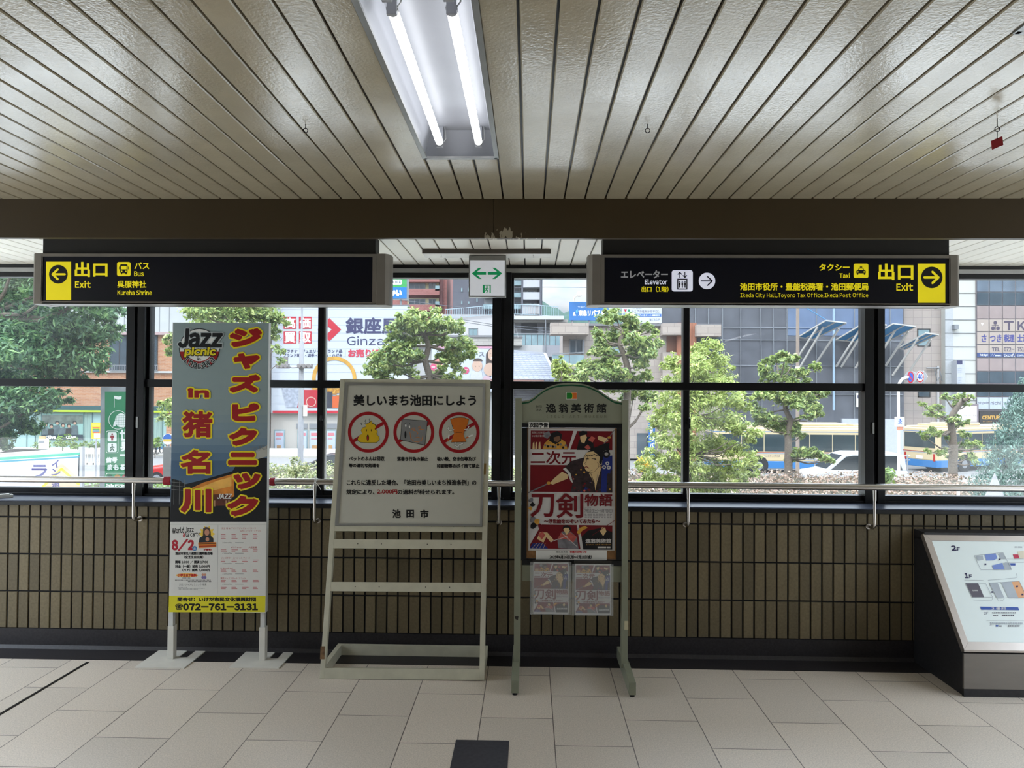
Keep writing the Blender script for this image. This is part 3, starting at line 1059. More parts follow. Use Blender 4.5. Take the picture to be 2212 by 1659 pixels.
g.poly([(426, 1056), (470, 1038), (500, 1030), (500, 1050), (450, 1062)], M('stage_glow_print', (232, 176, 84), 0.5, var=0.2), 4)
g.poly([(394, 1074), (430, 1070), (500, 1066), (500, 1092), (394, 1094)], M('stage_dark_print', (84, 40, 26), 0.5, var=0.4, scale=40), 5)
for x in (424, 430, 441, 456, 462, 487, 493):
    g.rect(x, 1081, x + 3, 1094, M('stage_people_print', (170, 130, 100), 0.5, var=0.3), 6)
g.poly([(533, 982), (577.5, 962), (577, 986), (535, 998)], m_pale, 3)
g.text('SOUND', 536, 964, 577, 975, M('grey_print', (120, 122, 120), 0.5), 0.2, 4, rot=-14)
for y in (1041, 1049, 1057):
    g.line([(370, y), (403, y + 3)], 0.8, MATS['grey_print'], 4)
for x in (376, 388, 399):
    g.line([(x, 1036), (x - 1, 1090)], 0.8, MATS['grey_print'], 4)
g.text('JAZZ', 469, 1067, 499, 1077, M('white_print', (226, 226, 222), 0.5, var=0.03), 0.5, 7, shear=0.2)
g.build('poster_print', board)
g = G(P)
m_bred = M('banner_red', (150, 16, 18), 0.45)
m_byel = M('banner_yellow', (226, 206, 30), 0.45)
big = [('ジ', 495, 708, 567, 751), ('ャ', 503, 762, 562, 798), ('ズ', 495, 808, 563, 849), ('ピ', 500, 870, 561, 911), ('ク', 494, 923, 557, 964), ('ニ', 491, 976, 557, 1006),
       ('ッ', 503, 1021, 564, 1058), ('ク', 490, 1070, 559, 1116), ('in', 404, 837, 453, 860), ('猪', 393, 887, 460, 946), ('名', 389, 971, 456, 1025), ('川', 389, 1055, 458, 1108)]
for s, *bx in big:
    i = 5.0 if s not in ('in', '猪', '名') else 3.6
    b2 = (bx[0] + i, bx[1] + i, bx[2] - i, bx[3] - i)
    g.text(s, *b2, m_byel, i + 2.1, 9)
    g.text(s, *b2, m_bred, i - 1.2, 10)
g.build('large_lettering', board)
g = G(P)
lx, ly, lr = 430.5, 753.5, 43.0
g.disc(lx, ly, lr + 1, m_ink, lift=9)
g.disc(lx, ly, lr - 0.6, MATS['white_print'], lift=10)
g.disc(lx, ly, lr - 0.6, m_bred, lift=11, a0=8, a1=172)
g.disc(lx, ly + 4, 27, MATS['white_print'], lift=12, ry=23)
for k in range(9):
    a = math.radians(200 + k * 17.5)
    g.line([(lx, ly + 6), (lx + 38 * math.cos(a) * 0.66, ly + 38 * math.sin(a) * 0.7)], 0.7, m_ink, 13)
g.text('Jazz', 386, 712, 477, 749, M('pale_edge_print', (180, 188, 188), 0.5), 4.4, 14, shear=0.08)
g.text('Jazz', 386, 712, 477, 749, m_ink, 2.4, 15, shear=0.08)
g.text('picnic', 399, 751, 464, 771, m_ink, 2.9, 16, shear=0.12)
g.text('picnic', 399, 751, 464, 771, m_byel, 1.1, 17, shear=0.12)
g.text('in', 426.5, 772.5, 433, 778.5, m_ink, 0.3, 16)
for ch, cx_, cy_, r_ in zip('Inagawa', (403, 412, 421, 430.5, 440, 449, 458), (778, 785, 789, 792, 789, 785, 778), (38, 26, 12, 0, -12, -26, -38)):
    hh = 8 if ch == 'I' else 6
    g.text(ch, cx_ - 4, cy_ - hh, cx_ + 4, cy_ + 5, MATS['pale_edge_print'], 1.3, 16, rot=r_)
    g.text(ch, cx_ - 4, cy_ - hh, cx_ + 4, cy_ + 5, m_ink, 0.3, 17, rot=r_)
g.build('festival_logo', board)
g = G(P)
m_sheet = M('white_sheet_print', (212, 210, 204), 0.5, var=0.02)
g.poly([(367.6, 1128.5), (575.3, 1128.5), (573.6, 1287), (365, 1287)], m_sheet, 1)
g.line([(367.5, 1132.5), (575, 1132.5)], 0.8, M('grey_line', (150, 150, 148), 0.5), 2)
g.line([(471, 1134), (469.5, 1284)], 0.6, MATS['grey_line'], 2)
m_blk = m_ink
g.text('World Jazz', 371.9, 1138.5, 418.2, 1150.8, m_blk, 0.35, 2, rot=-4)
g.text('a', 394.8, 1151.5, 399, 1159.5, m_red, 0.3, 2)
g.text('la carte', 401.5, 1148.5, 432.3, 1159, m_blk, 0.3, 2, rot=-4)
g.text('8/2', 372.5, 1165, 418, 1189, M('crimson_print', (168, 24, 44), 0.5), 1.5, 2)
g.disc(420.5, 1184.7, 5.2, M('blue_print', (60, 120, 170), 0.5), lift=2)
g.text('土', 417.5, 1181.6, 423.5, 1187.6, MATS['white_print'], 0.2, 3)
star = []
for k in range(20):
    a = math.radians(k * 18)
    r = 18.5 if k % 2 == 0 else 12.5
    star.append((447 + r * math.cos(a), 1153.5 + r * math.sin(a)))
g.poly(star, M('star_yellow_print', (232, 196, 70), 0.5), 2)
g.poly([(439, 1141), (445, 1138), (452, 1140), (455, 1148), (456, 1160), (438, 1160)], M('hair_print', (70, 52, 44), 0.5), 3)
g.poly([(429, 1172), (431, 1162), (440, 1157), (455, 1157), (461, 1163), (461, 1172)], M('jacket_print', (34, 38, 44), 0.5), 4)
g.disc(447, 1150, 5.2, M('skin_print', (186, 132, 106), 0.5), ry=7, lift=5)
g.disc(448, 1165, 4, MATS['skin_print'], ry=4.5, lift=5)
g.poly([(428, 1172), (467, 1171), (467, 1182), (429, 1184)], M('orange_print', (206, 120, 40), 0.5), 6)
g.line([(430, 1175), (466, 1174)], 1.2, m_blk, 7)
g.line([(430, 1180), (466, 1179)], 1.8, m_bred, 7)
g.text('が登場！', 440, 1185, 457, 1189, m_bred, 0.3, 3)
for s, *bx in [('池田市猪名川運動公園特設会場', 378.8, 1192.3, 459, 1198.8), ('（全芝生自由席）', 398, 1200.3, 439, 1206.6), ('開場 16:00 / 開演 17:00', 378.8, 1211, 449.5, 1217),
               ('料金（一般）前売 3,000円', 378.8, 1220.2, 452.8, 1226.6), ('（ペア）前売 5,000円', 394.2, 1228.5, 452.8, 1234.6)]:
    g.text(s, *bx, m_blk, 0.32, 2)
g.disc(404, 1242.6, 24, M('pale_orange_print', (232, 184, 90), 0.5), ry=4.4, lift=2)
g.text('小学生以下無料', 383.7, 1239.6, 424.3, 1245.6, m_red, 0.35, 3)
for x, c_ in ((438, 'skin_print'), (443, 'skin_print')):
    g.disc(x, 1241.5, 2.7, MATS[c_], lift=3, n=12)
    g.disc(x, 1247, 3.2, M('lilac_print', (120, 110, 160), 0.5), lift=2, n=12)
for y, xa, xb in ((1248.5, 394, 413), (1253, 378, 457), (1256.6, 406, 457), (1269, 384, 405), (1271, 386, 445), (1273, 386, 430)):
    for k in range(int((xb - xa) / 3)):
        g.rect(xa + 3 * k, y - 0.6, xa + 3 * k + 2.2, y + 0.6, MATS['grey_line'] if y > 1260 else m_blk, 2)
g.text('2025 ジャズピクニック 検索', 387, 1260.3, 446, 1265, m_blk, 0.2, 2)
g.text('足立 衛 ＆ アゼリアジャズオーケストラ', 479, 1139, 552.5, 1143.4, m_red, 0.2, 2)
g.text('with エリック・ミヤシロ', 519, 1144.8, 563.6, 1148.8, m_red, 0.2, 2)
for s, x0_, x1_, y in (('with Papaya', 498, 523, 1180.2), ('大阪産業', 537, 555, 1180.2), ('ジャズギター スペシャル サミット', 477.8, 541, 1203.2), ('Kahealani', 476.7, 502.5, 1225.6), ('関西ジャズスクール ユニット', 476.7, 530.8, 1247.2)):
    g.text(s, x0_, y, x1_, y + 4.4, m_red, 0.2, 2)
m_rfine = M('fine_red_print', (190, 110, 110), 0.5)
for y0_, n_ in ((1154, 4), (1187, 2), (1209, 2), (1231, 2), (1253, 2), (1268, 2)):
    for r_ in range(n_):
        for c_ in range(4):
            w_ = random.uniform(8, 14)
            g.rect(477 + c_ * 23, y0_ + r_ * 3.0, 477 + c_ * 23 + w_, y0_ + r_ * 3.0 + 1.3, m_rfine, 2)
for y in (1172, 1195, 1217, 1239.5, 1262):
    g.text('♪Summertime', 480.5, y - 1.5, 501.5, y + 1.6, m_blk, 0.1, 2)
    g.rect(508, y - 0.4, 526, y + 0.8, MATS['grey_line'], 2)
g.build('programme_print', board)
g = G(P)
g.poly([(365, 1287), (573.5, 1287), (572.6, 1322.4), (364.3, 1322.4)], M('yellow_strip_print', (214, 204, 40), 0.5, var=0.02), 1)
g.text('問合せ：いけだ市民文化振興財団', 384, 1290.4, 552.5, 1299, m_blk, 0.55, 2)
g.text('☎', 379, 1304.5, 395, 1317.5, m_blk, 0.4, 2)
g.text('072-761-3131', 396.5, 1304.5, 556, 1317.5, m_blk, 1.1, 2)
g.build('telephone_strip', board)

# ------------------------------------------------------------------ white notice easel
sl = 0.245
P = Plane((0, 3.716, 0), (0, -1, sl), 0.0007)
th = -P.n * 0.03
m_cream = M('cream_painted_wood', (190, 186, 166), 0.5, var=0.08, scale=14)
m_lite = M('white_notice_sheet', (184, 182, 170), 0.55, var=0.02)
t = thing('notice_easel', 'white city notice board on a leaning frame with three red prohibition circles', 'notice board', onz(870, 1440))
TL, TR, BR, BL = (735, 818.5), (1059, 820.5), (1046.2, 1469), (690, 1466)
def lerp(a, b, k):
    return (a[0] + (b[0] - a[0]) * k, a[1] + (b[1] - a[1]) * k)
def bar(pts, mat=m_cream, dz=0.0, name='frame_bar'):
    h = MB(mat)
    Q = [P.pt(x, y, 0.0001) - P.n * dz for x, y in pts]
    h.prism(Q, th)
    return h
iL0, iL1, iR0, iR1 = (745.5, 818.6), (700.8, 1466), (1048.6, 820.4), (1035, 1469)
bar([TL, iL0, iL1, BL]).build('left_stile', t, bevel=0.0015)
bar([iR0, TR, BR, iR1]).build('right_stile', t, bevel=0.0015)
def xl(y): return iL0[0] + (iL1[0] - iL0[0]) * (y - 818.6) / (1466 - 818.6)
def xr(y): return iR0[0] + (iR1[0] - iR0[0]) * (y - 820.4) / (1469 - 820.4)
def hbar(y0, y1, s=2.2):
    return bar([(xl(y0), y0), (xr(y0), y0 + s), (xr(y1), y1 + s), (xl(y1), y1)])
hbar(818.6, 827.5, 1.8).build('top_rail', t)
hbar(1136, 1147).build('middle_rail', t)
for y0, y1 in ((1164.6, 1184), (1257, 1277)):
    s_ = hbar(y0, y1, 2.3).build('slat', t)
    g = G(P)
    for fx in (0.16, 0.32, 0.63, 0.79):
        x_ = xl(y0) + (xr(y0) - xl(y0)) * fx
        g.disc(x_, (y0 + y1) / 2 + 2 * fx, 1.2, m_dark, lift=1, n=10)
    g.build('screw_holes', s_)
hbar(1443, 1466.4, 2.6).build('bottom_rail', t)
h = MB(m_cream)
bx0, bx1 = onz(690, 1466)[0], onz(1045.7, 1469)[0]
h.box(bx0, bx1, 4.055, 4.08, 0.0, 0.058)
h.box(bx0, bx0 + 0.026, 3.745, 4.055, 0.0, 0.058)
h.box(bx1 - 0.026, bx1, 3.745, 4.055, 0.0, 0.058)
h.build('base_frame', t, bevel=0.001)
g = G(P, 3)
for pts in ([(745.5, 826), (1048.6, 829), (1043, 834.4), (751.6, 832)], [(1048.6, 829), (1041.6, 1137.6), (1036.8, 1132), (1043, 834.4)],
            [(1041.6, 1137.6), (723.6, 1135.4), (731, 1131), (1036.8, 1132)], [(723.6, 1135.4), (745.5, 826), (751.6, 832), (731, 1131)]):
    Q = [P.pt(x, y, 2) for x, y in pts]
    g.prism(Q, P.n * 0.004, m_alu)
g.build('inner_frame', t)
h = MB(m_lite)
Q = [P.pt(x, y, 0.5) for x, y in ((746, 827), (1048, 829.5), (1041, 1137), (724, 1135))]
h.prism(Q, -P.n * 0.008)
sheet = h.build('notice_sheet', t)
g = G(P, 2)
for s, bx, b_ in [('美しいまち池田にしよう', (764.2, 853.6, 1027.6, 875.8), 0.85), ('ペットのふんは回収', (754.4, 986.5, 830.2, 995.3), 0.38), ('等の適切な処理を', (753.9, 1001.4, 819.6, 1009.4), 0.38),
                  ('落書き行為の禁止', (858.1, 987.2, 924.1, 995.7), 0.38), ('吸い殻、空き缶等及び', (944.7, 987.2, 1027.6, 995.7), 0.38), ('印刷物等のポイ捨て禁止', (944, 1002, 1035.6, 1010.6), 0.38),
                  ('これらに違反した場合、「池田市美しいまち推進条例」の', (749.3, 1036.6, 1028.8, 1048.3), 0.42), ('規定により、', (748.2, 1057.5, 808.9, 1068), 0.42),
                  ('の過料が科せられます。', (859, 1057.5, 980.7, 1068), 0.42), ('池', (848.3, 1101.2, 865, 1118), 0.8), ('田', (878.5, 1102, 893.6, 1117.6), 0.8), ('市', (908.5, 1101.8, 925, 1118), 0.8)]:
    g.text(s, *bx, m_ink, b_, 2)
g.text('2,000円', 814.6, 1057.6, 857.7, 1067, M('notice_red', (146, 6, 18), 0.5), 0.5, 2)
g.build('lettering', sheet)
m_nr = MATS['notice_red']
def prohibit(cx, cy):
    g = G(P, 2)
    g.ring(cx, cy, 37.3, 44.2, m_nr)
    a = math.radians(-31)
    u, v = math.cos(a), math.sin(a)
    g.line([(cx - 39 * u, cy - 39 * v), (cx + 39 * u, cy + 39 * v)], 7.0, m_nr, 2)
    return g
g = prohibit(795.6, 933.5)
m_py = M('poop_yellow', (206, 168, 22), 0.5)
out = [(773, 947), (777, 940), (783, 937), (780, 930), (784, 924), (791, 922), (789, 917), (797, 914), (803, 909), (802.5, 914), (810, 918), (812, 922), (809, 927), (815, 931), (813, 938), (818, 943), (819, 950), (813, 955.5), (796, 956), (779, 955), (773, 951)]
c0 = (796, 938)
g.poly([(c0[0] + (x - c0[0]) * 1.035, c0[1] + (y - c0[1]) * 1.04) for x, y in out], m_ink, 3)
g.poly(out, m_py, 4)
g.disc(791.5, 929.5, 0.8, m_ink, ry=2.6, lift=5, n=10)
g.disc(802, 929.5, 0.8, m_ink, ry=2.6, lift=5, n=10)
g.disc(794.5, 945.5, 2.6, m_ink, ry=7, lift=5, n=16)
g.disc(794.5, 946.5, 1.6, m_red, ry=4.6, lift=6, n=16)
for x, y in ((780.5, 916), (788, 911), (797, 908)):
    g.line([(x - 2, y - 1), (x + 1, y - 3), (x, y + 2), (x + 2, y + 1)] if x < 785 else [(x, y + 5), (x + 2.5, y + 1), (x, y - 1), (x + 2.5, y - 5)], 0.8, m_ink, 4)
g.build('prohibition_mark', sheet)
g = prohibit(893.9, 934)
g.poly([(868, 905), (924, 909), (918, 962.5), (864.5, 950.5)], m_ink, 3)
g.poly([(869, 906), (923, 910), (917.2, 961), (865.6, 949.6)], M('wall_grey_print', (122, 122, 122), 0.5), 4)
m_or = M('orange_scribble', (200, 120, 40), 0.5)
g.line([(885.5, 933), (887, 946), (893, 953), (903, 955), (911, 951), (914, 941)], 1.1, m_or, 5)
g.line([(889, 929), (892, 924), (897, 925), (893, 930), (898, 931)], 1.1, m_or, 5)
g.line([(903, 923), (908, 922), (910, 927), (904, 927), (916, 928)], 1.1, m_or, 5)
g.line([(899, 931), (903, 936), (900, 939)], 1.0, m_or, 5)
g.line([(896, 946.5), (902, 944), (910, 946.5)], 1.1, m_or, 5)
for x, y in ((876.5, 919.5), (884.5, 922)):
    g.disc(x, y, 1.5, MATS['white_print'], ry=3, lift=5, n=12)
g.disc(875.7, 939, 2, m_ink, ry=8, lift=5, n=16)
g.line([(874, 915), (878, 913)], 0.8, m_ink, 5)
g.line([(884, 914), (887, 917)], 0.8, m_ink, 5)
g.build('prohibition_mark', sheet)
g = prohibit(991.9, 934.4)
m_o2 = M('can_orange', (196, 104, 24), 0.5)
can = [(973, 907), (981, 903.5), (993, 902), (1004, 903), (1012.5, 907), (1008, 921), (1004, 929), (1001, 937.5), (1003, 944), (1007, 954), (975, 955), (978, 944), (981, 936), (979, 926), (976, 917)]
c0 = (992, 929)
g.poly([(c0[0] + (x - c0[0]) * 1.03, c0[1] + (y - c0[1]) * 1.03) for x, y in can], m_ink, 3)
g.poly(can, m_o2, 4)
g.line([(984, 934.5), (998, 934)], 0.7, m_ink, 5)
g.disc(978, 920.5, 1.2, m_ink, ry=2.4, lift=5, n=10)
wl_ = [[(980, 928), (972, 931), (967, 925), (970, 923)], [(1004, 928), (1010, 927), (1013, 921)], [(984, 956), (982, 962), (989, 965), (990, 969)], [(998, 956), (1000, 958), (991, 961), (990, 965)]]
for p_ in wl_:
    g.line(p_, 2.8, m_ink, 3)
    g.line(p_, 1.8, MATS['white_print'], 5)
for x, y, d_ in ((968, 946, 1), (1010, 944, -1)):
    g.line([(x, y + 6), (x + d_ * 1, y)] if d_ > 0 else [(x - 3, y + 2), (x + 3, y - 1)], 3.0, M('filter_orange_print', (180, 92, 40), 0.5), 4)
    g.line([(x + d_ * 1, y), (x + d_ * 2, y - 6)] if d_ > 0 else [(x + 3, y - 1), (x + 10, y - 4)], 3.0, MATS['white_print'], 4)
g.build('prohibition_mark', sheet)
g = G(P, 1)
g.poly([(1045.5, 1001), (1050.5, 1001), (1049.5, 1025), (1045, 1025)], M('brown_tape', (140, 112, 62), 0.6))
g.poly([(692.5, 1396), (702, 1396), (701, 1424), (691, 1424)], M('peeled_tape', (110, 84, 58), 0.7, var=0.5, scale=40))
g.build('tape_patch', t)
# ------------------------------------------------------------------ green museum stand
Ym = 3.77
m_sage = M('sage_green_paint', (131, 133, 115), 0.5, var=0.06, scale=10)
m_sdark = M('dark_green_line', (10, 74, 44), 0.5)
t = thing('museum_stand', 'sage green museum notice stand with an arched header and a framed red poster', 'notice stand', onz(1238, 1440))
pl0, pl1 = at(1113.2, 862, Ym)[0], at(1127.4, 862, Ym)[0]
pr0, pr1 = at(1344.3, 862, Ym)[0], at(1358, 862, Ym)[0]
for a, c, py in ((pl0, pl1, 860.2), (pr0, pr1, 862.3)):
    h = MB(m_sage)
    h.box(a, c, Ym, Ym + 0.04, 0.06, at(1236, py, Ym)[2])
    h.build('post', t, bevel=0.0015)
for px0, px1 in ((1104.2, 1120.2), (1359, 1374)):
    a, c = at(px0, 1485, 3.548)[0], at(px1, 1485, 3.548)[0]
    h = MB(m_sage)
    h.prism([(a, 3.548, 0.012), (a, 4.045, 0.012), (a, 4.045, 0.078), (a, 3.80, 0.084), (a, 3.76, 0.084), (a, 3.548, 0.074)], (c - a, 0, 0))
    f = h.build('foot', t, bevel=0.002)
    for yy in (3.565, 4.02):
        h = MB(m_black)
        h.tube([((a + c) / 2, yy, 0.0), ((a + c) / 2, yy, 0.013)], 0.013, n=12)
        h.build('rubber_pad', f)
P = VP(Ym + 0.008, 0.0006)
arch = [(177, 268), (250, 256), (300, 226), (350, 184), (400, 147), (450, 121), (500, 103), (550, 91), (600, 85), (690, 82), (780, 88), (840, 100), (900, 122), (960, 152), (1010, 187), (1050, 213), (1090, 240), (1130, 260), (1205, 275)]
arch = [(1090 + x / 4.739, 810 + y / 4.739) for x, y in arch]
h = MB(m_sage)
Q = [P.pt(x, y, 0.001) for x, y in arch + [(1344.3, 916), (1127.3, 914.3)]]
h.prism(Q, (0, 0.02, 0))
head = h.build('header', t)
g = G(P)
for (x0_, y0_), (x1_, y1_) in zip(arch, arch[1:]):
    g.poly([(x0_, y0_ + 3.2), (x1_, y1_ + 3.2), (x1_, y1_ + 6.6), (x0_, y0_ + 6.6)], m_sdark)
g.rect(1223.2, 847.4, 1246.8, 862.5, MATS['white_print'])
g.rect(1224, 848.2, 1246, 861.7, M('emblem_orange', (206, 104, 44), 0.5), 2)
g.poly([(1224, 848.2), (1234, 848.2), (1236.2, 852), (1236.2, 858), (1234, 861.7), (1224, 861.7)], M('emblem_green', (24, 116, 40), 0.5), 3)
g.ring(1226, 855, 10.4, 11.6, M('emblem_yellow', (214, 180, 50), 0.5), lift=4, n=16, a0=-36, a1=36)
g.text('財団', 1157.5, 875.4, 1170.2, 880.9, m_dark, 0.12)
g.text('法人', 1157.5, 882.6, 1170.2, 888.2, m_dark, 0.12)
for i, ch in enumerate('逸翁美術館'):
    x_ = 1179.7 + i * 27.2
    g.text(ch, x_, 871.8, x_ + 21, 891, m_ink, 0.45)
m_gold = M('dull_gold_lettering', (96, 92, 74), 0.5)
for i, ch in enumerate('ITSUO ART MUSEUM'):
    if ch != ' ':
        x_ = 1180.7 + i * 8.3
        g.text(ch, x_ + (1 if ch == 'I' else 0), 897.2, x_ + (2 if ch == 'I' else 4.3), 902.8, m_gold, 0.15)
g.build('museum_lettering', head)
h = MB(m_black)
P2 = VP(Ym + 0.002, 0.0005)
def fr(x0, y0, x1, y1, ya, yb, mat=None):
    a_, c_ = P2.pt(x0, y0), P2.pt(x1, y1)
    h.box(a_[0], c_[0], ya, yb, c_[2], a_[2], mat)
fr(1127.4, 914.4, 1344.2, 924.6, Ym + 0.002, Ym + 0.036)
fr(1127.4, 1209, 1344.2, 1222.4, Ym + 0.002, Ym + 0.036)
fr(1127.4, 924.6, 1137.4, 1209, Ym + 0.002, Ym + 0.036)
fr(1332.8, 924.6, 1344.2, 1209, Ym + 0.002, Ym + 0.036)
h.build('poster_frame', t)
h = MB(M('cork_board', (128, 92, 56), 0.7, var=0.2, scale=60))
fr(1137, 924, 1333, 1209.5, Ym + 0.014, Ym + 0.03)
cork = h.build('backing_board', t)
h = MB(m_sage)
fr(1127, 1221.5, 1344.4, 1258.5, Ym + 0.010, Ym + 0.036)
h.build('crossbar', t, bevel=0.001)
P2 = VP(Ym + 0.014, 0.0003)
g = G(P2)
g.rect(1141.8, 911.6, 1185, 924.4, m_sheet, 46)
g.text('次回予告', 1143.6, 913.4, 1183.4, 923, m_ink, 0.5, 47)
g.build('label_strip', t)

class TP:
    def __init__(s, pl, ax, bx, ay, by):
        s.p, s.q = pl, (ax, bx, ay, by)
        s.n, s.u = pl.n, pl.u
    def pt(s, x, y, lift=1):
        ax, bx, ay, by = s.q
        return s.p.pt(ax + (x - 1141.3) * bx, ay + (y - 925.6) * by, lift)

p_red = M('poster_red', (104, 10, 20), 0.45, var=0.08)
p_white = M('poster_white', (190, 186, 182), 0.45, var=0.02)
p_skin = M('poster_skin', (206, 176, 128), 0.5, var=0.04)
p_blk = M('poster_black', (20, 18, 20), 0.5)
p_blue = M('poster_blue', (26, 40, 110), 0.5)
p_robe = M('poster_robe', (46, 34, 36), 0.5, var=0.5, scale=60)
p_gold = M('poster_gold', (190, 140, 56), 0.5, var=0.2, scale=50)
p_pink = M('poster_pink', (178, 84, 74), 0.5, var=0.2, scale=50)
p_gry = M('poster_grey', (110, 108, 112), 0.5, var=0.3, scale=40)
def poster_art(pl, par, fine=True):
    g = G(pl)
    rs = random.Random(3)
    g.rect(1141.3, 925.6, 1328.4, 1189, p_white, 1)
    g.poly([(1146.5, 930), (1238.8, 930.5), (1227, 971), (1146, 970.5)], p_red, 2)
    g.poly([(1247, 931), (1323, 931.5), (1322.8, 972.3), (1231.5, 971.2)], p_red, 2)
    # warrior head and armour in the first panel
    g.poly([(1172, 970), (1176, 958), (1186, 948), (1206, 944), (1222, 955), (1226, 970)], p_gold, 3)
    g.poly([(1186, 952), (1190, 936), (1204, 931), (1214, 938), (1212, 952), (1200, 960)], p_blk, 4)
    g.poly([(1196, 945), (1208, 941), (1211, 949), (1204, 955), (1197, 953)], M('poster_brown', (116, 84, 62), 0.5), 5)
    g.poly([(1174, 936), (1186, 931), (1190, 940), (1182, 948), (1175, 944)], p_gry, 5)
    for k in range(9):
        g.disc(1178 + k * 5.5, 964 + rs.uniform(-4, 4), 2.6, p_blk if k % 2 else p_gry, lift=5, n=10)
    for x in (1150, 1156, 1163):
        g.poly([(x, 970), (x + 1, 957), (x + 4, 954), (x + 5, 970)], p_skin, 3)
    if fine:
        g.text('阪急文化財団', 1149, 932, 1176, 936.5, p_white, 0.1, 6)
        g.text('2025展示 第二弾', 1149, 939.5, 1176, 944, p_white, 0.1, 6)
    # actor in the second panel and sword arm
    g.poly([(1246, 972), (1250, 952), (1262, 942), (1280, 945), (1284, 972)], p_blk, 3)
    g.poly([(1253, 945), (1256, 936), (1263, 934), (1268, 945), (1262, 958), (1255, 955)], p_skin, 4)
    g.poly([(1252, 942), (1250, 934), (1258, 930.5), (1268, 931.5), (1269, 938)], p_blk, 5)
    g.poly([(1270, 950), (1278, 942), (1286, 946), (1280, 956)], p_pink, 4)
    g.poly([(1262, 966), (1270, 960), (1276, 968), (1270, 972)], p_pink, 4)
    g.poly([(1291, 944), (1294, 941), (1312, 947), (1314, 953), (1306, 956), (1292, 950)], p_skin, 4)
    g.line([(1296, 970), (1312, 950), (1327, 929)], 1.6, p_gry, 5)
    g.disc(1316, 945, 3.8, p_gold, ry=2.4, lift=6, n=12)
    # title band
    g.text('二次元', 1147, 975, 1244, 1002.6, p_red, 0.7, 2)
    # big panel
    g.poly([(1145.6, 1004.2), (1322.8, 1005), (1322.8, 1064.3), (1145, 1062.3)], p_red, 2)
    g.poly([(1216, 1013), (1234, 996), (1262, 988), (1300, 1004), (1322.8, 1012), (1322.8, 1064), (1232, 1063), (1238, 1040)], p_robe, 4)
    for k in range(46):
        x_, y_ = rs.uniform(1236, 1320), rs.uniform(1008, 1062)
        g.disc(x_, y_, rs.uniform(1.2, 2.6), rs.choice([p_red, p_gold, p_blk, p_pink, p_blue]), lift=5, n=8)
    g.poly([(1302, 986), (1322.8, 984), (1322.8, 1014), (1312, 1024), (1310, 1064), (1298, 1064), (1300, 1010)], p_blue, 6)
    for x_, y_ in ((1312, 1001), (1305, 1009), (1315, 1010)):
        g.disc(x_, y_, 4.2, p_white, lift=7, n=14)
        g.disc(x_, y_, 1.6, p_blue, lift=8, n=10)
    g.poly([(1216, 1013), (1222, 1010), (1232, 1022), (1238, 1044), (1233, 1040), (1226, 1022)], p_white, 6)
    g.poly([(1286, 1012), (1296, 1000), (1298, 1014), (1290, 1040), (1286, 1060), (1284, 1044), (1272, 1022)], p_skin, 7)
    g.line([(1276, 1022), (1284, 1044), (1284, 1063)], 1.0, p_blk, 8)
    g.line([(1292, 1020), (1288, 1040)], 0.8, p_gry, 8)
    face = [(1265, 981), (1270, 976), (1283, 972), (1297, 980), (1301, 992), (1299, 1003), (1290, 1012), (1284, 1019), (1276, 1021), (1266, 1017), (1261, 1008), (1258, 1003), (1260.5, 996), (1262, 988)]
    g.poly(face, p_skin, 8)
    g.line(face[4:] + face[:1], 0.6, p_blk, 8.5)
    g.poly([(1268, 977), (1284, 967), (1303, 959), (1317, 956), (1316, 967), (1304, 975), (1302, 992), (1297, 1004), (1294, 999), (1296, 988), (1290, 981), (1282, 975)], p_blk, 9)
    g.ring(1310, 981, 4, 8, p_blk, lift=9, n=20)
    g.poly([(1305, 968), (1312, 964), (1318, 970), (1314, 976)], p_blk, 9.5)
    for pts, w in (([(1265, 986), (1270, 982.5), (1275, 984)], 1.5), ([(1277, 984.5), (1284, 981.5), (1291, 985)], 1.5), ([(1265.5, 992), (1269, 990), (1272.5, 992)], 1.2), ([(1278, 991.5), (1283, 989.5), (1288, 992.5), (1283, 993.5)], 1.2),
                   ([(1270, 985), (1266, 998), (1262.5, 1002), (1267, 1004)], 0.7), ([(1290, 999), (1294, 1003), (1292, 1009)], 0.7), ([(1272, 1018), (1280, 1016)], 0.5)):
        g.line(pts, w, p_blk, 10)
    g.disc(1269.5, 991.8, 0.9, p_blk, lift=10, n=8)
    g.disc(1283, 991.6, 1.0, p_blk, lift=10, n=8)
    g.line([(1263, 1009.5), (1267, 1008), (1272, 1011)], 1.7, p_red, 10)
    g.poly([(1188, 1044), (1196, 1034), (1214, 1019), (1228, 1026), (1226, 1034), (1206, 1042), (1194, 1047)], p_skin, 9)
    g.disc(1185, 1043.5, 4.4, p_gold, ry=3.4, lift=10, n=12)
    g.line([(1181, 1046), (1141.8, 1064)], 2.6, p_gry, 10)
    # lower title
    g.text('刀', 1147, 1068.4, 1196, 1116, p_red, 1.3, 12)
    g.text('剣', 1202.5, 1067, 1259, 1118, p_red, 1.1, 12)
    g.text('物語', 1263.5, 1067.5, 1322.4, 1093, p_red, 0.7, 12)
    m_d = M('poster_date', (120, 116, 118), 0.5)
    if fine:
        g.text('2025年', 1263, 1095, 1277, 1098.8, m_d, 0.1, 2)
        for y_ in (1110, 1113.6, 1117.2):
            for x_ in range(1263, 1320, 6):
                g.rect(x_, y_, x_ + rs.uniform(3, 5.4), y_ + 1.2, m_d, 2)
    g.text('7月12日(土)〜9月7日(日)', 1262.6, 1099.7, 1322.8, 1107.4, m_d, 0.25, 2)
    g.text('〜浮世絵をのぞいてみたら〜', 1175.5, 1121.4, 1295.7, 1130.8, p_red, 0.4, 12)
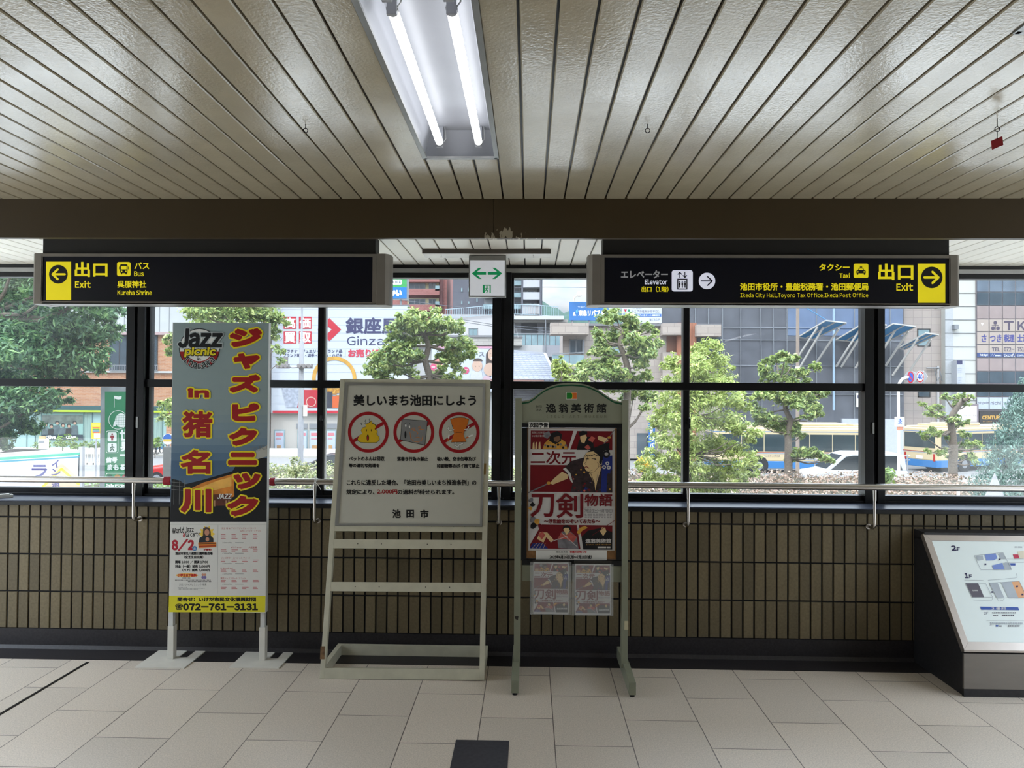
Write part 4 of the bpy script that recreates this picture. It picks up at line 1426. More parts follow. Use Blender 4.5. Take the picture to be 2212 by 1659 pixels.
    # small warriors down the left edge
    for x_, y_, r_, m_ in ((1148, 1080, 7, p_gry), (1150, 1090, 6, p_blk), (1146, 1098, 6, p_gold), (1150, 1122, 8, p_gry), (1160, 1128, 8, p_gold), (1152, 1136, 8, p_blk), (1166, 1136, 6, p_red)):
        g.poly([(x_ + r_ * rs.uniform(0.55, 1.1) * math.cos(k * 0.785), y_ + r_ * rs.uniform(0.55, 1.1) * math.sin(k * 0.785)) for k in range(8)], m_, 11)
    # bottom panels
    g.poly([(1170, 1133), (1246, 1134), (1254, 1186), (1145, 1184.5), (1145, 1176)], p_red, 2)
    g.poly([(1250, 1134), (1322.8, 1135), (1322.6, 1187.5), (1262, 1186.5)], p_red, 2)
    g.poly([(1144.5, 1184.5), (1150, 1174), (1172, 1172), (1184, 1185)], p_blue, 3)
    for k in range(4):
        g.line([(1150 + k * 8, 1184), (1160 + k * 6, 1173)], 0.7, p_skin, 4)
    g.poly([(1160, 1164), (1166, 1150), (1182, 1150), (1196, 1166), (1190, 1172), (1180, 1160), (1174, 1172)], p_skin, 3)
    g.poly([(1162, 1154), (1172, 1148), (1178, 1156), (1170, 1166)], p_pink, 4)
    g.line([(1190, 1170), (1226, 1158)], 1.2, p_white, 5)
    g.poly([(1206, 1184), (1204, 1164), (1214, 1148), (1232, 1148), (1246, 1160), (1250, 1186)], p_gry, 3)
    g.poly([(1204, 1166), (1212, 1150), (1222, 1156), (1232, 1150), (1246, 1160), (1238, 1172), (1222, 1164)], p_pink, 4)
    g.poly([(1217, 1144), (1220, 1138), (1228, 1138), (1231, 1146), (1224, 1156)], p_skin, 5)
    g.poly([(1215, 1144), (1217, 1136), (1226, 1134), (1234, 1140), (1232, 1148), (1228, 1140), (1220, 1140)], p_blk, 6)
    g.line([(1214, 1152), (1248, 1182)], 1.1, p_white, 6)
    g.poly([(1260, 1187), (1256, 1160), (1270, 1146), (1300, 1140), (1322.8, 1150), (1322.6, 1187.5)], p_blk, 4)
    g.poly([(1296, 1148), (1300, 1139), (1307, 1139), (1310, 1148), (1303, 1158)], p_skin, 5)
    g.poly([(1246, 1150), (1252, 1140), (1264, 1136), (1270, 1140), (1258, 1146), (1251, 1156)], p_gold, 5)
    g.line([(1280, 1156), (1328, 1124)], 1.1, p_red, 6)
    g.text('逸翁美術館', 1265, 1164, 1319.8, 1172.8, p_white, 0.35, 7)
    if fine:
        g.text('ITSUO ART MUSEUM', 1266, 1175, 1319, 1178, p_gold, 0.1, 7)
        g.rect(1291, 1180.5, 1309.5, 1184, p_white, 7)
        g.rect(1311, 1180.5, 1318.5, 1184, p_white, 7)
    return g.build('poster_print', par)
poster_art(P2, t)
g = G(P2)
g.rect(1157.6, 1189.3, 1311, 1209.6, m_sheet, 3)
g.text('逸翁美術館', 1200.7, 1189.9, 1227, 1194.8, m_ink, 0.2, 4)
g.text('休館のお知らせ', 1231, 1189.9, 1267, 1194.8, m_red, 0.25, 4)
g.text('次回展観準備のため休館いたします', 1208, 1196.3, 1258, 1198.6, m_ink, 0.05, 4)
g.text('2025年6月16日(月)〜7月11日(金)', 1187.4, 1199.6, 1277.9, 1207, m_ink, 0.4, 4)
g.build('closing_notice', t)
g = G(VP(Ym, 0.0004))
g.poly([(1349, 1341.5), (1357, 1341.5), (1357, 1360), (1348.5, 1360)], M('beige_label', (190, 182, 150), 0.6))
g.poly([(1111.5, 1331), (1120, 1331), (1118.5, 1340), (1113, 1337)], m_dark)
g.build('sticker', t)

def acrylic():
    m = bpy.data.materials.new('clear_acrylic')
    m.use_nodes = True
    n, l = m.node_tree.nodes, m.node_tree.links
    n.clear()
    o = n.new('ShaderNodeOutputMaterial')
    tr = n.new('ShaderNodeBsdfTransparent')
    df = n.new('ShaderNodeBsdfDiffuse')
    df.inputs['Color'].default_value = (0.75, 0.78, 0.80, 1)
    gl = n.new('ShaderNodeBsdfGlossy')
    gl.inputs['Roughness'].default_value = 0.08
    z = n.new('ShaderNodeTexNoise')
    z.inputs['Scale'].default_value = 20
    mr = n.new('ShaderNodeMapRange')
    mr.inputs['To Min'].default_value = 0.09
    mr.inputs['To Max'].default_value = 0.15
    l.new(z.outputs['Fac'], mr.inputs['Value'])
    a_ = n.new('ShaderNodeMixShader')
    l.new(mr.outputs[0], a_.inputs[0])
    l.new(tr.outputs[0], a_.inputs[1])
    l.new(df.outputs[0], a_.inputs[2])
    b_ = n.new('ShaderNodeMixShader')
    b_.inputs[0].default_value = 0.05
    l.new(a_.outputs[0], b_.inputs[1])
    l.new(gl.outputs[0], b_.inputs[2])
    l.new(b_.outputs[0], o.inputs['Surface'])
    return m
m_acr = acrylic()
for i, (hx0, hx1, ly0, lx0, lx1, lyt, lyb, hb) in enumerate(((1144.5, 1234.2, 1212, 1152.3, 1228.6, 1215.6, 1323.3, 1326.5), (1235.2, 1325, 1213.6, 1242.3, 1319.8, 1219, 1325.6, 1328.5))):
    side = ('left', 'right')[i]
    Yh = Ym - 0.020
    a, c = at(hx0, hb, Yh), at(hx1, ly0, Yh)
    m1, m2 = at(lx0 - 1.5, lyt, Yh), at(lx1 + 1.5, lyb, Yh)
    ho = thing('leaflet_holder', 'clear acrylic leaflet holder hanging on the %s half of the green crossbar' % side, 'leaflet holder', ((a[0] + c[0]) / 2, Yh, a[2]), 'acrylic leaflet holders')
    h = MB(m_acr)
    h.box(m1[0], m2[0], Ym - 0.004, Ym - 0.002, a[2], c[2])
    h.build('back_plate', ho)
    h = MB(m_acr)
    h.box(a[0], c[0], Yh - 0.002, Yh, a[2] + 0.001, at(1236, lyt - 1, Yh)[2])
    h.build('front_pocket', ho)
    h = MB(m_acr)
    h.box(a[0], c[0], Yh, Ym - 0.004, a[2] - 0.003, a[2])
    h.box(a[0], a[0] + 0.002, Yh, Ym - 0.004, a[2], at(1236, 1262, Yh)[2])
    h.box(c[0] - 0.002, c[0], Yh, Ym - 0.004, a[2], at(1236, 1262, Yh)[2])
    h.build('tray', ho)
    h = MB(m_dark)
    h.box(m1[0], m2[0], Ym - 0.009, Ym + 0.002, c[2] - 0.012, c[2])
    h.build('hook_strip', ho)
    Yl = Ym - 0.015
    p0, p1 = at(lx0, lyb, Yl), at(lx1, lyt, Yl)
    lf = thing('leaflet', 'red printed museum leaflet in the %s acrylic holder' % side, 'leaflet', ((p0[0] + p1[0]) / 2, Yl, a[2]), 'museum leaflets')
    h = MB(p_white)
    h.box(p0[0], p1[0], Yl, Yl + 0.006, a[2] + 0.0005, p1[2])
    h.build('paper_stack', lf)
    k = (lx1 - lx0) / 187.1
    poster_art(TP(VP(Yl, 0.00012), lx0, k, lyt, (lyb - lyt) / 263.4), lf, fine=False)

# ------------------------------------------------------------------ map desk at right
m_body = M('dark_stone_body', (44, 43, 45), 0.45, var=0.2, scale=50)
m_front = M('grey_steel_sheet', (128, 122, 116), 0.42, 0.35, var=0.06, scale=4, stretch=(1, 1, 6))
m_fr = M('satin_steel_frame', (176, 168, 162), 0.34, 0.75, var=0.04)
m_map = M('glowing_map_face', (206, 216, 216), 0.22, emit=0.17, var=0.01)  # map face given a weak even glow
a = onz(2083, 1506)
xl_, xr_ = a[0], a[0] + 1.35
y0_, y1_ = a[1], 4.092
zl_, zh_ = at(2085, 1404, y0_)[2], None
tb = at(1978, 1152, 3.99)
zh_ = tb[2]
t = thing('map_desk', 'sloping steel framed station map desk with a dark stone body', 'map desk', (xl_ + 0.6, y0_, 0))
h = MB(m_body)
h.prism([(xl_ + 0.006, y0_ + 0.012, 0.055), (xl_ + 0.006, y0_ + 0.012, zl_ - 0.04), (xl_ + 0.006, 3.985, zh_ - 0.035), (xl_ + 0.006, y1_, zh_ - 0.035), (xl_ + 0.006, y1_, 0.0), (xl_ + 0.006, y0_ + 0.02, 0.0)], (xr_ - xl_ - 0.012, 0, 0))
h.box(xl_ + 0.006, xr_ - 0.006, 3.985, y1_, zh_ - 0.04, zh_ + 0.006)
h.build('body', t)
h = MB(m_front)
h.box(xl_, xr_, y0_ + 0.002, y0_ + 0.014, at(2084, 1488.5, y0_)[2], at(2084, 1412.5, y0_)[2])
h.build('front_panel', t, bevel=0.001)
h = MB(m_body)
h.box(xl_ + 0.001, xr_, y0_ + 0.004, y0_ + 0.02, 0.0, at(2084, 1488.5, y0_)[2])
h.build('plinth', t)
n_ = nrm((0, -(zh_ - zl_), (3.99 - y0_)))
PM = Plane((0, y0_, zl_ + 0.001), n_, 0.0006)
C = lambda x, k, lift=0.0: np.array([x, y0_ + (3.99 - y0_) * k, zl_ + (zh_ - zl_) * k]) + PM.n * lift
kk = 0.065
h = MB(m_fr)
for pts in ([C(xl_, 0), C(xr_, 0), C(xr_ - 0.035, kk), C(xl_ + 0.035, kk)], [C(xl_, 0), C(xl_ + 0.035, kk), C(xl_ + 0.035, 1 - kk), C(xl_, 1)],
            [C(xl_, 1), C(xl_ + 0.035, 1 - kk), C(xr_ - 0.035, 1 - kk), C(xr_, 1)], [C(xr_, 0), C(xr_, 1), C(xr_ - 0.035, 1 - kk), C(xr_ - 0.035, kk)]):
    h.prism(pts, -PM.n * 0.03)
h.box(xl_, xr_, y0_, y0_ + 0.02, at(2084, 1408.5, y0_)[2], zl_)
h.build('frame', t, bevel=0.0008)
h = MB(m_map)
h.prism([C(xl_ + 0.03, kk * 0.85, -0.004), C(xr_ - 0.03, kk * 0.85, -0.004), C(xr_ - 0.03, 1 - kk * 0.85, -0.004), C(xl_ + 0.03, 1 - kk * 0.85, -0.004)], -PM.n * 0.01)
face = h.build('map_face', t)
PM.o = PM.o - PM.n * 0.004
g = G(PM)
def z7(*c): return [(1900 + x / 3.769, 1100 + y / 3.769) for x, y in c]
def r7(a_, b_, c_, d_): return (1900 + a_ / 3.769, 1100 + b_ / 3.769, 1900 + c_ / 3.769, 1100 + d_ / 3.769)
q_blue, q_grey, q_dk, q_or, q_nv, q_ln = (M('map_blue', (120, 142, 204), 0.3), M('map_grey', (172, 180, 188), 0.3), M('map_dark', (96, 92, 104), 0.3),
                                           M('map_orange', (222, 164, 118), 0.3), M('map_navy', (52, 84, 164), 0.3), M('map_line', (140, 146, 156), 0.3))
m_ind = M('map_indigo_ink', (44, 40, 84), 0.3)
g.text('2', *r7(590, 297, 626, 335), m_ind, 0.7, 2, shear=-0.2)
g.text('F', *r7(634, 310, 656, 335), m_ind, 0.5, 2, shear=-0.2)
g.text('1', *r7(700, 522, 724, 558), m_ind, 0.7, 2, shear=-0.2)
g.text('F', *r7(734, 532, 754, 558), m_ind, 0.5, 2, shear=-0.2)
def outline(c, w=0.7, mat=q_ln): g.line(z7(*c, c[0]), w, mat, 3)
outline([(770, 378), (1005, 352), (1075, 492), (825, 492)])
g.poly(z7((855, 370), (945, 360), (960, 400), (930, 415), (870, 418)), q_blue, 2)
g.poly(z7((915, 458), (1000, 436), (1018, 492), (930, 492)), q_blue, 2)
g.poly(z7((965, 362), (1003, 355), (1030, 402), (985, 402)), q_grey, 2)
g.poly(z7((1010, 436), (1060, 436), (1075, 490), (1020, 490)), q_grey, 2)
g.poly(z7((780, 382), (840, 376), (846, 410), (800, 420)), q_grey, 2)
g.poly(z7((1085, 368), (1130, 368), (1140, 400), (1098, 402)), M('map_red', (190, 50, 80), 0.3), 2)
g.poly(z7((1060, 440), (1106, 440), (1106, 458), (1068, 458)), q_nv, 2)
g.line(z7((985, 405), (1176, 405)), 0.5, q_ln, 2)
g.line(z7((1020, 434), (1176, 434)), 0.5, q_ln, 2)
g.poly(z7((1122, 345), (1176, 336), (1176, 402), (1140, 402)), M('map_cream', (214, 206, 186), 0.3), 2)
g.text('阪急百貨店', *r7(1100, 302, 1162, 314), m_ind, 0.1, 2)
g.poly(z7((700, 602), (802, 602), (852, 716), (755, 716)), q_dk, 2)
outline([(700, 602), (862, 602), (920, 716), (755, 716)])
g.text('駐車場', *r7(757, 655, 798, 668), MATS['white_print'], 0.1, 3)
g.poly(z7((893, 602), (960, 598), (1015, 718), (955, 722)), q_grey, 2)
g.poly(z7((990, 598), (1075, 590), (1130, 720), (1050, 722)), q_grey, 2)
g.poly(z7((1075, 590), (1138, 586), (1176, 660), (1176, 720), (1130, 720)), q_or, 2)
outline([(893, 602), (1138, 586), (1200, 720), (955, 722)])
g.line(z7((690, 576), (845, 580)), 0.6, q_ln, 2)
g.line(z7((882, 578), (1100, 560), (1122, 552), (1112, 522)), 0.6, q_ln, 2)
g.line(z7((765, 738), (915, 740), (920, 720)), 0.6, q_ln, 2)
g.line(z7((958, 726), (972, 748), (1005, 742), (1016, 726)), 0.6, q_ln, 2)
for c_ in ((978, 408), (862, 448), (918, 674), (1120, 628), (1164, 694)):
    x_, y_ = z7(c_)[0]
    g.rect(x_ - 2, y_ - 1.7, x_ + 2, y_ + 1.7, m_ind, 4)
g.poly(z7((818, 793), (1128, 798), (1138, 822), (828, 818)), q_nv, 2)
g.text('３番館', *r7(910, 798, 1030, 818), MATS['white_print'], 0.2, 3)
g.text('2F', *r7(850, 836, 884, 856), m_ind, 0.2, 2)
g.text('1F', *r7(896, 922, 928, 944), m_ind, 0.2, 2)
for a_, b_, c_, d_ in ((918, 838, 1118, 848), (926, 860, 970, 868), (1000, 858, 1110, 870), (930, 922, 1168, 938), (970, 946, 1006, 956), (1046, 944, 1146, 956)):
    n2 = int((c_ - a_) / 14)
    for k in range(n2):
        g.rect(*r7(a_ + k * 14, b_, a_ + k * 14 + 10, d_), q_dk if d_ - b_ < 15 else q_grey, 2)
g.rect(*r7(946, 942, 966, 956), q_nv, 2)
g.line(z7((870, 906), (1176, 908)), 0.4, q_ln, 2)
g.build('map_print', face)
# ------------------------------------------------------------------ the street outside
TONE = 0.5
m_road = M('asphalt', (150, 148, 146), 0.8, var=0.1, scale=3)
m_walk = M('pale_paving', (204, 198, 188), 0.8, var=0.08, scale=2)
m_soil = M('planting_soil', (96, 82, 66), 0.9, var=0.2)
b = MB(m_road)
b.box(-160, 160, 4.6, 700, ZG - 0.3, ZG)
tag(b.build('street'), 'grey asphalt street outside the windows', kind='structure')
b = MB(m_walk)
b.box(-160, 160, 52.0, 59, ZG, ZG + 0.14)
b.box(-160, 160, 21.0, 33.5, ZG, ZG + 0.12)
tag(b.build('pavement'), 'pale paved footways along the street', kind='structure')
b = MB(m_soil)
b.box(-60, 60, 4.7, 15.0, ZG, -1.25)
b.box(-12, 60, 15.0, 20.5, ZG, -1.25)
tag(b.build('planting_bed'), 'raised planting bed of soil outside the station windows', kind='structure')
TONE = 0.5
# wooded hills
m_hill = M('wooded_hill', (54, 88, 76), 0.9, var=0.35, scale=0.09)
nx, ny = 160, 16
rs = np.random.default_rng(5)
ph = rs.uniform(0, 6.28, 12)
vs_, fs_ = [], []
for j in range(ny):
    for i in range(nx):
        X = -500 + 1300 * i / (nx - 1)
        Y = 800 + 500 * j / (ny - 1)
        ridge = 116 + 14 * math.sin(X * 0.011 + 0.6) + 9 * math.sin(X * 0.031 + 2.0) + 5 * math.sin(X * 0.083 + 1)
        z = ridge * min(1.0, 0.15 + j / 7.0) + rs.uniform(-3.5, 3.5) - 3
        vs_.append((X, Y, z))
for j in range(ny - 1):
    for i in range(nx - 1):
        q = j * nx + i
        fs_.append((q, q + 1, q + nx + 1, q + nx))
b = MB(m_hill)
b.mesh(vs_, fs_)
o = b.build('wooded_hills', smooth=True)
tag(o, 'green wooded hills far behind the town', kind='structure')

def wl_(p, n=1): return p
m_glz = M('dark_window_glass', (78, 92, 102), 0.08, var=0.15, scale=1.5, spec=0.8)
m_glz2 = M('pale_window_glass', (150, 176, 182), 0.1, var=0.15, scale=1.5, spec=0.8)
m_wf = M('window_frame_grey', (150, 152, 156), 0.5)
m_wfd = M('window_frame_dark', (60, 58, 60), 0.5)

def building(name, label, cat, px0, px1, py0, Y, depth, mat, group=None, zbase=None):
    a, c = at(px0, py0, Y), at(px1, py0, Y)
    t = thing(name, label, cat, ((a[0] + c[0]) / 2, Y, ZG), group)
    h = MB(mat)
    h.box(a[0], c[0], Y, Y + depth, ZG if zbase is None else zbase, (a[2] + c[2]) / 2)
    h.build('wall', t)
    return t

def slab(par, name, px0, py0, px1, py1, Y, th, mat, bevel=0):
    """a box whose front face fills the pixel rectangle at depth Y - th"""
    Yf = Y - th
    a, c = at(px0, (py0 + py1) / 2, Yf), at(px1, (py0 + py1) / 2, Yf)
    z1, z0 = at((px0 + px1) / 2, py0, Yf)[2], at((px0 + px1) / 2, py1, Yf)[2]
    h = MB(mat)
    h.box(a[0], c[0], Yf, Y, z0, z1)
    return h.build(name, par)

def window(par, px0, py0, px1, py1, Y, glass=None, frame=None, bars=1, hb=0):
    Yf = Y - 0.06
    a, c = at(px0, (py0 + py1) / 2, Yf), at(px1, (py0 + py1) / 2, Yf)
    z1, z0 = at((px0 + px1) / 2, py0, Yf)[2], at((px0 + px1) / 2, py1, Yf)[2]
    h = MB(frame or m_wf)
    w = 0.07
    h.box(a[0], c[0], Yf, Y, z1 - w, z1)
    h.box(a[0], c[0], Yf, Y, z0, z0 + w)
    for k in range(bars + 2):
        x = a[0] + (c[0] - a[0] - w) * k / (bars + 1)
        h.box(x, x + w, Yf, Y, z0, z1)
    for k in range(hb):
        z = z0 + (z1 - z0) * (k + 1) / (hb + 1)
        h.box(a[0], c[0], Yf, Y, z - w / 2, z + w / 2)
    f = h.build('window', par)
    h = MB(glass or m_glz)
    h.box(a[0] + 0.02, c[0] - 0.02, Yf + 0.035, Y, z0 + 0.02, z1 - 0.02)
    h.build('glass', f)
    return f

def brick_material(name, c1, c2, cm, bw, rh, ms, rough=0.8, offs=0.5):
    m = M(name, c1, rough, var=0.05, scale=2)
    n, l = m.node_tree.nodes, m.node_tree.links
    t = n.new('ShaderNodeTexCoord')
    sp = n.new('ShaderNodeSeparateXYZ')
    cb = n.new('ShaderNodeCombineXYZ')
    ad = n.new('ShaderNodeMath')
    l.new(t.outputs['Object'], sp.inputs[0])
    l.new(sp.outputs['X'], ad.inputs[0])
    l.new(sp.outputs['Y'], ad.inputs[1])
    l.new(ad.outputs[0], cb.inputs['X'])
    l.new(sp.outputs['Z'], cb.inputs['Y'])
    br = n.new('ShaderNodeTexBrick')
    br.offset = offs
    for k, v in (('Scale', 1.0), ('Brick Width', bw), ('Row Height', rh), ('Mortar Size', ms)):
        br.inputs[k].default_value = v
    for k, v in (('Color1', c1), ('Color2', c2), ('Mortar', cm)):
        br.inputs[k].default_value = tuple(q * TONE for q in lin(v)) + (1,)
    l.new(cb.outputs[0], br.inputs['Vector'])
    l.new(br.outputs['Color'], n['Principled BSDF'].inputs['Base Color'])
    return m

# --- brick bank at left
YB1 = 58
m_brick = brick_material('orange_brick', (206, 150, 112), (186, 126, 90), (196, 172, 150), 0.44, 0.12, 0.012)
t = building('bank_building', 'orange brick bank with a teal glass ground floor behind the feathery tree', 'building', -420, 566, 500, YB1, 14, m_brick)
m_conc = M('pale_panel_concrete', (206, 208, 206), 0.7, var=0.05, scale=1)
slab(t, 'upper_cladding', -420, 480, 566, 716, YB1, 0.25, m_conc)
for x in (100, 186, 269, 345, 366, 430, 500):
    slab(t, 'cladding_joint', x, 480, x + 1.2, 716, YB1 - 0.25, 0.02, M('joint_grey', (150, 152, 156), 0.7))
slab(t, 'cladding_ledge', -420, 716, 566, 722, YB1, 0.35, M('pink_grey_ledge', (196, 168, 166), 0.7))
for x0_, x1_ in ((236, 279), (314, 340), (420, 470)):
    f = window(t, x0_, 724, x1_, 802, YB1, m_glz, m_wfd, 1)
    h = MB(MATS['window_frame_grey'])
    a, c = at(x0_, 795, YB1 - 0.3), at(x1_, 795, YB1 - 0.3)
    z1, z0 = at(x0_, 788, YB1 - 0.3)[2], at(x0_, 801, YB1 - 0.3)[2]
    h.box(a[0], c[0], YB1 - 0.3, YB1 - 0.26, z1 - 0.06, z1)
    h.box(a[0], c[0], YB1 - 0.3, YB1 - 0.26, z0, z0 + 0.06)
    k = a[0]
    while k < c[0]:
        h.box(k, k + 0.03, YB1 - 0.3, YB1 - 0.27, z0, z1)
        k += 0.14
    h.build('balcony_rail', f)
slab(t, 'stone_band', -420, 800, 566, 804, YB1, 0.2, m_conc)
slab(t, 'gutter_band', -420, 876, 566, 885.5, YB1, 0.4, M('dark_teal_band', (52, 92, 92), 0.5))
slab(t, 'lime_band', -420, 885.5, 566, 889.5, YB1, 0.42, M('lime_band', (196, 222, 46), 0.5))
m_teal = M('teal_shopfront', (172, 204, 200), 0.25, var=0.06, scale=1)
slab(t, 'shop_front', -420, 889.5, 372, 980, YB1, 0.08, m_teal)
slab(t, 'brick_pier', 359, 889.5, 420, 980, YB1, 0.2, m_brick)
for x in (-100, -40, 20, 57, 75, 88, 180, 198, 330, 350):
    slab(t, 'shopfront_mullion', x, 889.5, x + 1.4, 980, YB1 - 0.08, 0.05, M('mullion_teal', (96, 130, 130), 0.5))
for x0_, x1_ in ((78, 90), (179, 196), (325, 350)):
    slab(t, 'green_curtain', x0_, 892, x1_, 965, YB1 - 0.08, 0.03, M('green_curtain', (150, 176, 166), 0.8, var=0.3, scale=14, stretch=(1, 1, 0.02)))
PB = VP(YB1 - 0.12, 0.02)
def olive_ad(x0_, x1_):
    s_ = slab(t, 'window_poster', x0_, 893, x1_, 955, YB1 - 0.08, 0.05, M('poster_teal', (150, 190, 180), 0.5))
    g = G(Plane((0, YB1 - 0.13, 0), (0, -1, 0), 0.02))
    m_h, m_s, m_w = M('print_dark_hair', (58, 58, 56), 0.6), M('print_skin', (196, 160, 136), 0.6), M('print_clothes', (96, 110, 112), 0.6, var=0.3, scale=3)
    n_ = max(1, int((x1_ - x0_) / 13))
    g.rect(x0_, 897, x1_, 915, M('print_back_wall', (112, 122, 112), 0.6, var=0.4, scale=2))
    for k in range(n_):
        x = x0_ + 7 + k * 12.6
        y = 917 + 4 * math.sin(k * 2.2)
        g.poly([(x - 8, 942), (x - 6, y + 6), (x + 6, y + 6), (x + 8, 942)], [m_w, m_h, MATS['print_clothes']][k % 3], 2)
        g.disc(x, y, 4.4, m_h, lift=3, n=14)
        g.disc(x + 0.6, y + 1.6, 3, m_s, lift=4, n=14)
    g.rect(x0_, 939, x1_, 950, M('print_navy', (44, 60, 70), 0.6), 5)
    if x1_ - x0_ > 50:
        g.text('Olive', x0_ + 8, 941, x0_ + 29, 947.5, MATS['white_print'], 0.5, 6)
        g.text('Olive', x0_ + 52, 941, x0_ + 73, 947.5, MATS['white_print'], 0.5, 6)
    g.build('poster_print', s_)
olive_ad(91, 179)
olive_ad(316, 326)

# --- shop building with the two big billboards
YG = 60
m_shopw = M('beige_shop_wall', (206, 200, 192), 0.7, var=0.04, scale=1)
t = building('shop_building', 'beige shop carrying a wide white billboard behind the signal pole', 'building', 588, 884, 668, YG, 12, m_shopw)
for x0_, x1_ in ((592, 615), (642, 664), (668, 700), (704, 726), (728, 748), (752, 790)):
    f = slab(t, 'shop_window', x0_, 928, x1_, 998, YG, 0.08, m_glz2)
    g = G(Plane((0, YG - 0.08, 0), (0, -1, 0), 0.02))
    g.rect(x0_ + 2, 931, x1_ - 2, 992, M('poster_pale_blue', (206, 216, 232), 0.5))
    g.rect(x0_ + 4, 935, x1_ - 4, 941, M('poster_pink_band', (226, 140, 150), 0.5), 2)
    g.rect(x0_ + 4, 946, x1_ - 8, 949, M('poster_pink_line', (220, 160, 170), 0.5), 2)
    g.rect(x0_ + 6, 962, x1_ - 8, 974, M('poster_tan_item', (206, 160, 110), 0.5, var=0.3, scale=3), 2)
    g.build('window_poster', f)
for x0_, x1_ in ((640, 664), (668, 700), (704, 748)):
    slab(t, 'vent_panel', x0_, 915, x1_, 926, YG, 0.06, m_wf)
bb = thing('billboard', 'white shop billboard with a red diamond logo, rings and handbags', 'billboard', at(735, 893, YG - 0.4))
h = MB(M('billboard_white', (216, 222, 232), 0.5, var=0.02))
a, c = at(588.5, 700, YG - 0.4), at(882, 700, YG - 0.4)
h.box(a[0], c[0], YG - 0.4, YG - 0.02, at(735, 893, YG - 0.4)[2], at(735, 659, YG - 0.4)[2])
pn = h.build('panel', bb)
h = MB(m_wf)
for xx in (a[0] - 0.06, c[0]):
    h.box(xx, xx + 0.06, YG - 0.44, YG - 0.02, at(735, 893, YG - 0.4)[2], at(735, 659, YG - 0.4)[2])
h.box(a[0], c[0], YG - 0.44, YG - 0.02, at(735, 659, YG - 0.4)[2], at(735, 658, YG - 0.4)[2])
h.build('edge_frame', bb)
PG = Plane((0, YG - 0.4, 0), (0, -1, 0), 0.012)
g = G(PG)
b_red, b_ind = M('billboard_red', (206, 40, 58), 0.5), M('billboard_indigo', (66, 66, 106), 0.5)
b_gold = M('billboard_gold', (222, 168, 70), 0.5, var=0.3, scale=1.2)
b_line = M('billboard_line', (190, 196, 210), 0.5)
for y in range(668, 890, 17):
    g.rect(588.5, y, 882, y + 0.6, b_line)
for s_, x_, y_ in (('高', 612.5, 684), ('価', 645.5, 684), ('買', 612.5, 715.5), ('取', 645.5, 715.5)):
    g.rect(x_, y_, x_ + 27.5, y_ + 26.5, b_red, 2)
    g.text(s_, x_ + 2.5, y_ + 2.5, x_ + 25, y_ + 24, MATS['white_print'], 0.7, 3)
cx_, cy_ = 711.5, 712
g.poly([(cx_, cy_ - 25), (cx_ + 25.5, cy_), (cx_, cy_ + 25), (cx_ - 10, cy_ + 14), (cx_ + 5, cy_), (cx_ - 2, cy_ - 6), (cx_ - 14, cy_ + 5), (cx_ - 25.5, cy_)], b_red, 2)
g.text('銀座屋', 748, 687, 861, 720, b_ind, 1.2, 2)
g.text('Ginzaya', 749.5, 726, 866, 751, b_ind, 0, 2)
g.text('プラチナ・ジュエリー・ブランド品', 612, 755, 739, 762, b_ind, 0.25, 2)
g.text('ブランド時計・切手・テレカ・ハガキ', 612, 764, 739, 771, b_ind, 0.25, 2)
g.rect(745, 755, 746, 771, b_line, 2)
g.text('お売り下さい', 753, 755, 856, 771, M('billboard_rose', (210, 60, 84), 0.5), 0.9, 2)
g.ring(722, 818, 40, 48, b_gold, 3, a0=0, a1=360)
g.disc(716, 836, 44, b_gold, ry=14, lift=4)
for k in range(10):
    g.ring(690 + k * 8, 843 + (k % 3) * 3, 5, 7, M('billboard_gold_dark', (186, 128, 44), 0.5), 5, n=16)
g.poly([(608, 838), (652, 838), (644, 880), (618, 880)], M('bag_grey_check', (176, 182, 196), 0.5, var=0.25, scale=5), 4)
g.poly([(650, 842), (686, 842), (688, 880), (642, 880)], M('bag_red', (196, 40, 56), 0.5), 5)
g.poly([(690, 846), (718, 846), (720, 881), (688, 881)], M('bag_black', (60, 60, 72), 0.5, var=0.3, scale=3), 5)
g.poly([(718, 856), (744, 856), (744, 881), (718, 881)], M('bag_orange', (220, 100, 44), 0.5), 6)
g.ring(672, 868, 9, 11, M('bag_strap', (220, 176, 160), 0.5), 7)
for x_ in (625, 664):
    g.ring(x_, 838, 10, 11.4, M('bag_handle', (130, 60, 70), 0.5), 3, a0=180, a1=360, n=16)
g.rect(589, 887, 882, 893, b_red, 4)
g.build('advertisement', pn)
t2 = thing('rooftop_sign', 'small green and blue rooftop sign above the white billboard', 'sign', at(840, 650, YG + 1))
a, c = at(800, 640, YG + 1), at(881, 640, YG + 1)
h = MB(m_wf)
h.box(a[0], c[0], YG + 1, YG + 1.4, at(860, 647, YG + 1)[2], at(860, 590, YG + 1)[2])
pn = h.build('panel', t2)
h = MB(m_wf)
for x_ in (830, 866):
    q = at(x_, 650, YG + 1.2)
    h.tube([(q[0], YG + 1.2, at(x_, 668, YG)[2] - 0.02), (q[0], YG + 1.2, at(x_, 646, YG + 1.2)[2])], 0.1)
h.build('support', t2)
g = G(Plane((0, YG + 1, 0), (0, -1, 0), 0.02))
g.rect(802, 590, 878.5, 620.5, M('sign_green', (70, 180, 96), 0.5))
g.rect(802, 620.5, 878.5, 645, M('sign_blue', (30, 130, 206), 0.5))
g.rrect(820, 604, 868.5, 614.5, 3, MATS['white_print'], 2)
g.ring(847, 608, 2, 3, b_ind, 3, n=16)
g.line([(849, 610), (851, 612.5)], 0.9, b_ind, 3)
g.text('検索', 853, 605.5, 867, 613, b_ind, 0.2, 3)
g.text('かい', 842, 626, 867, 639, MATS['white_print'], 1.1, 2)
g.build('sign_print', pn)

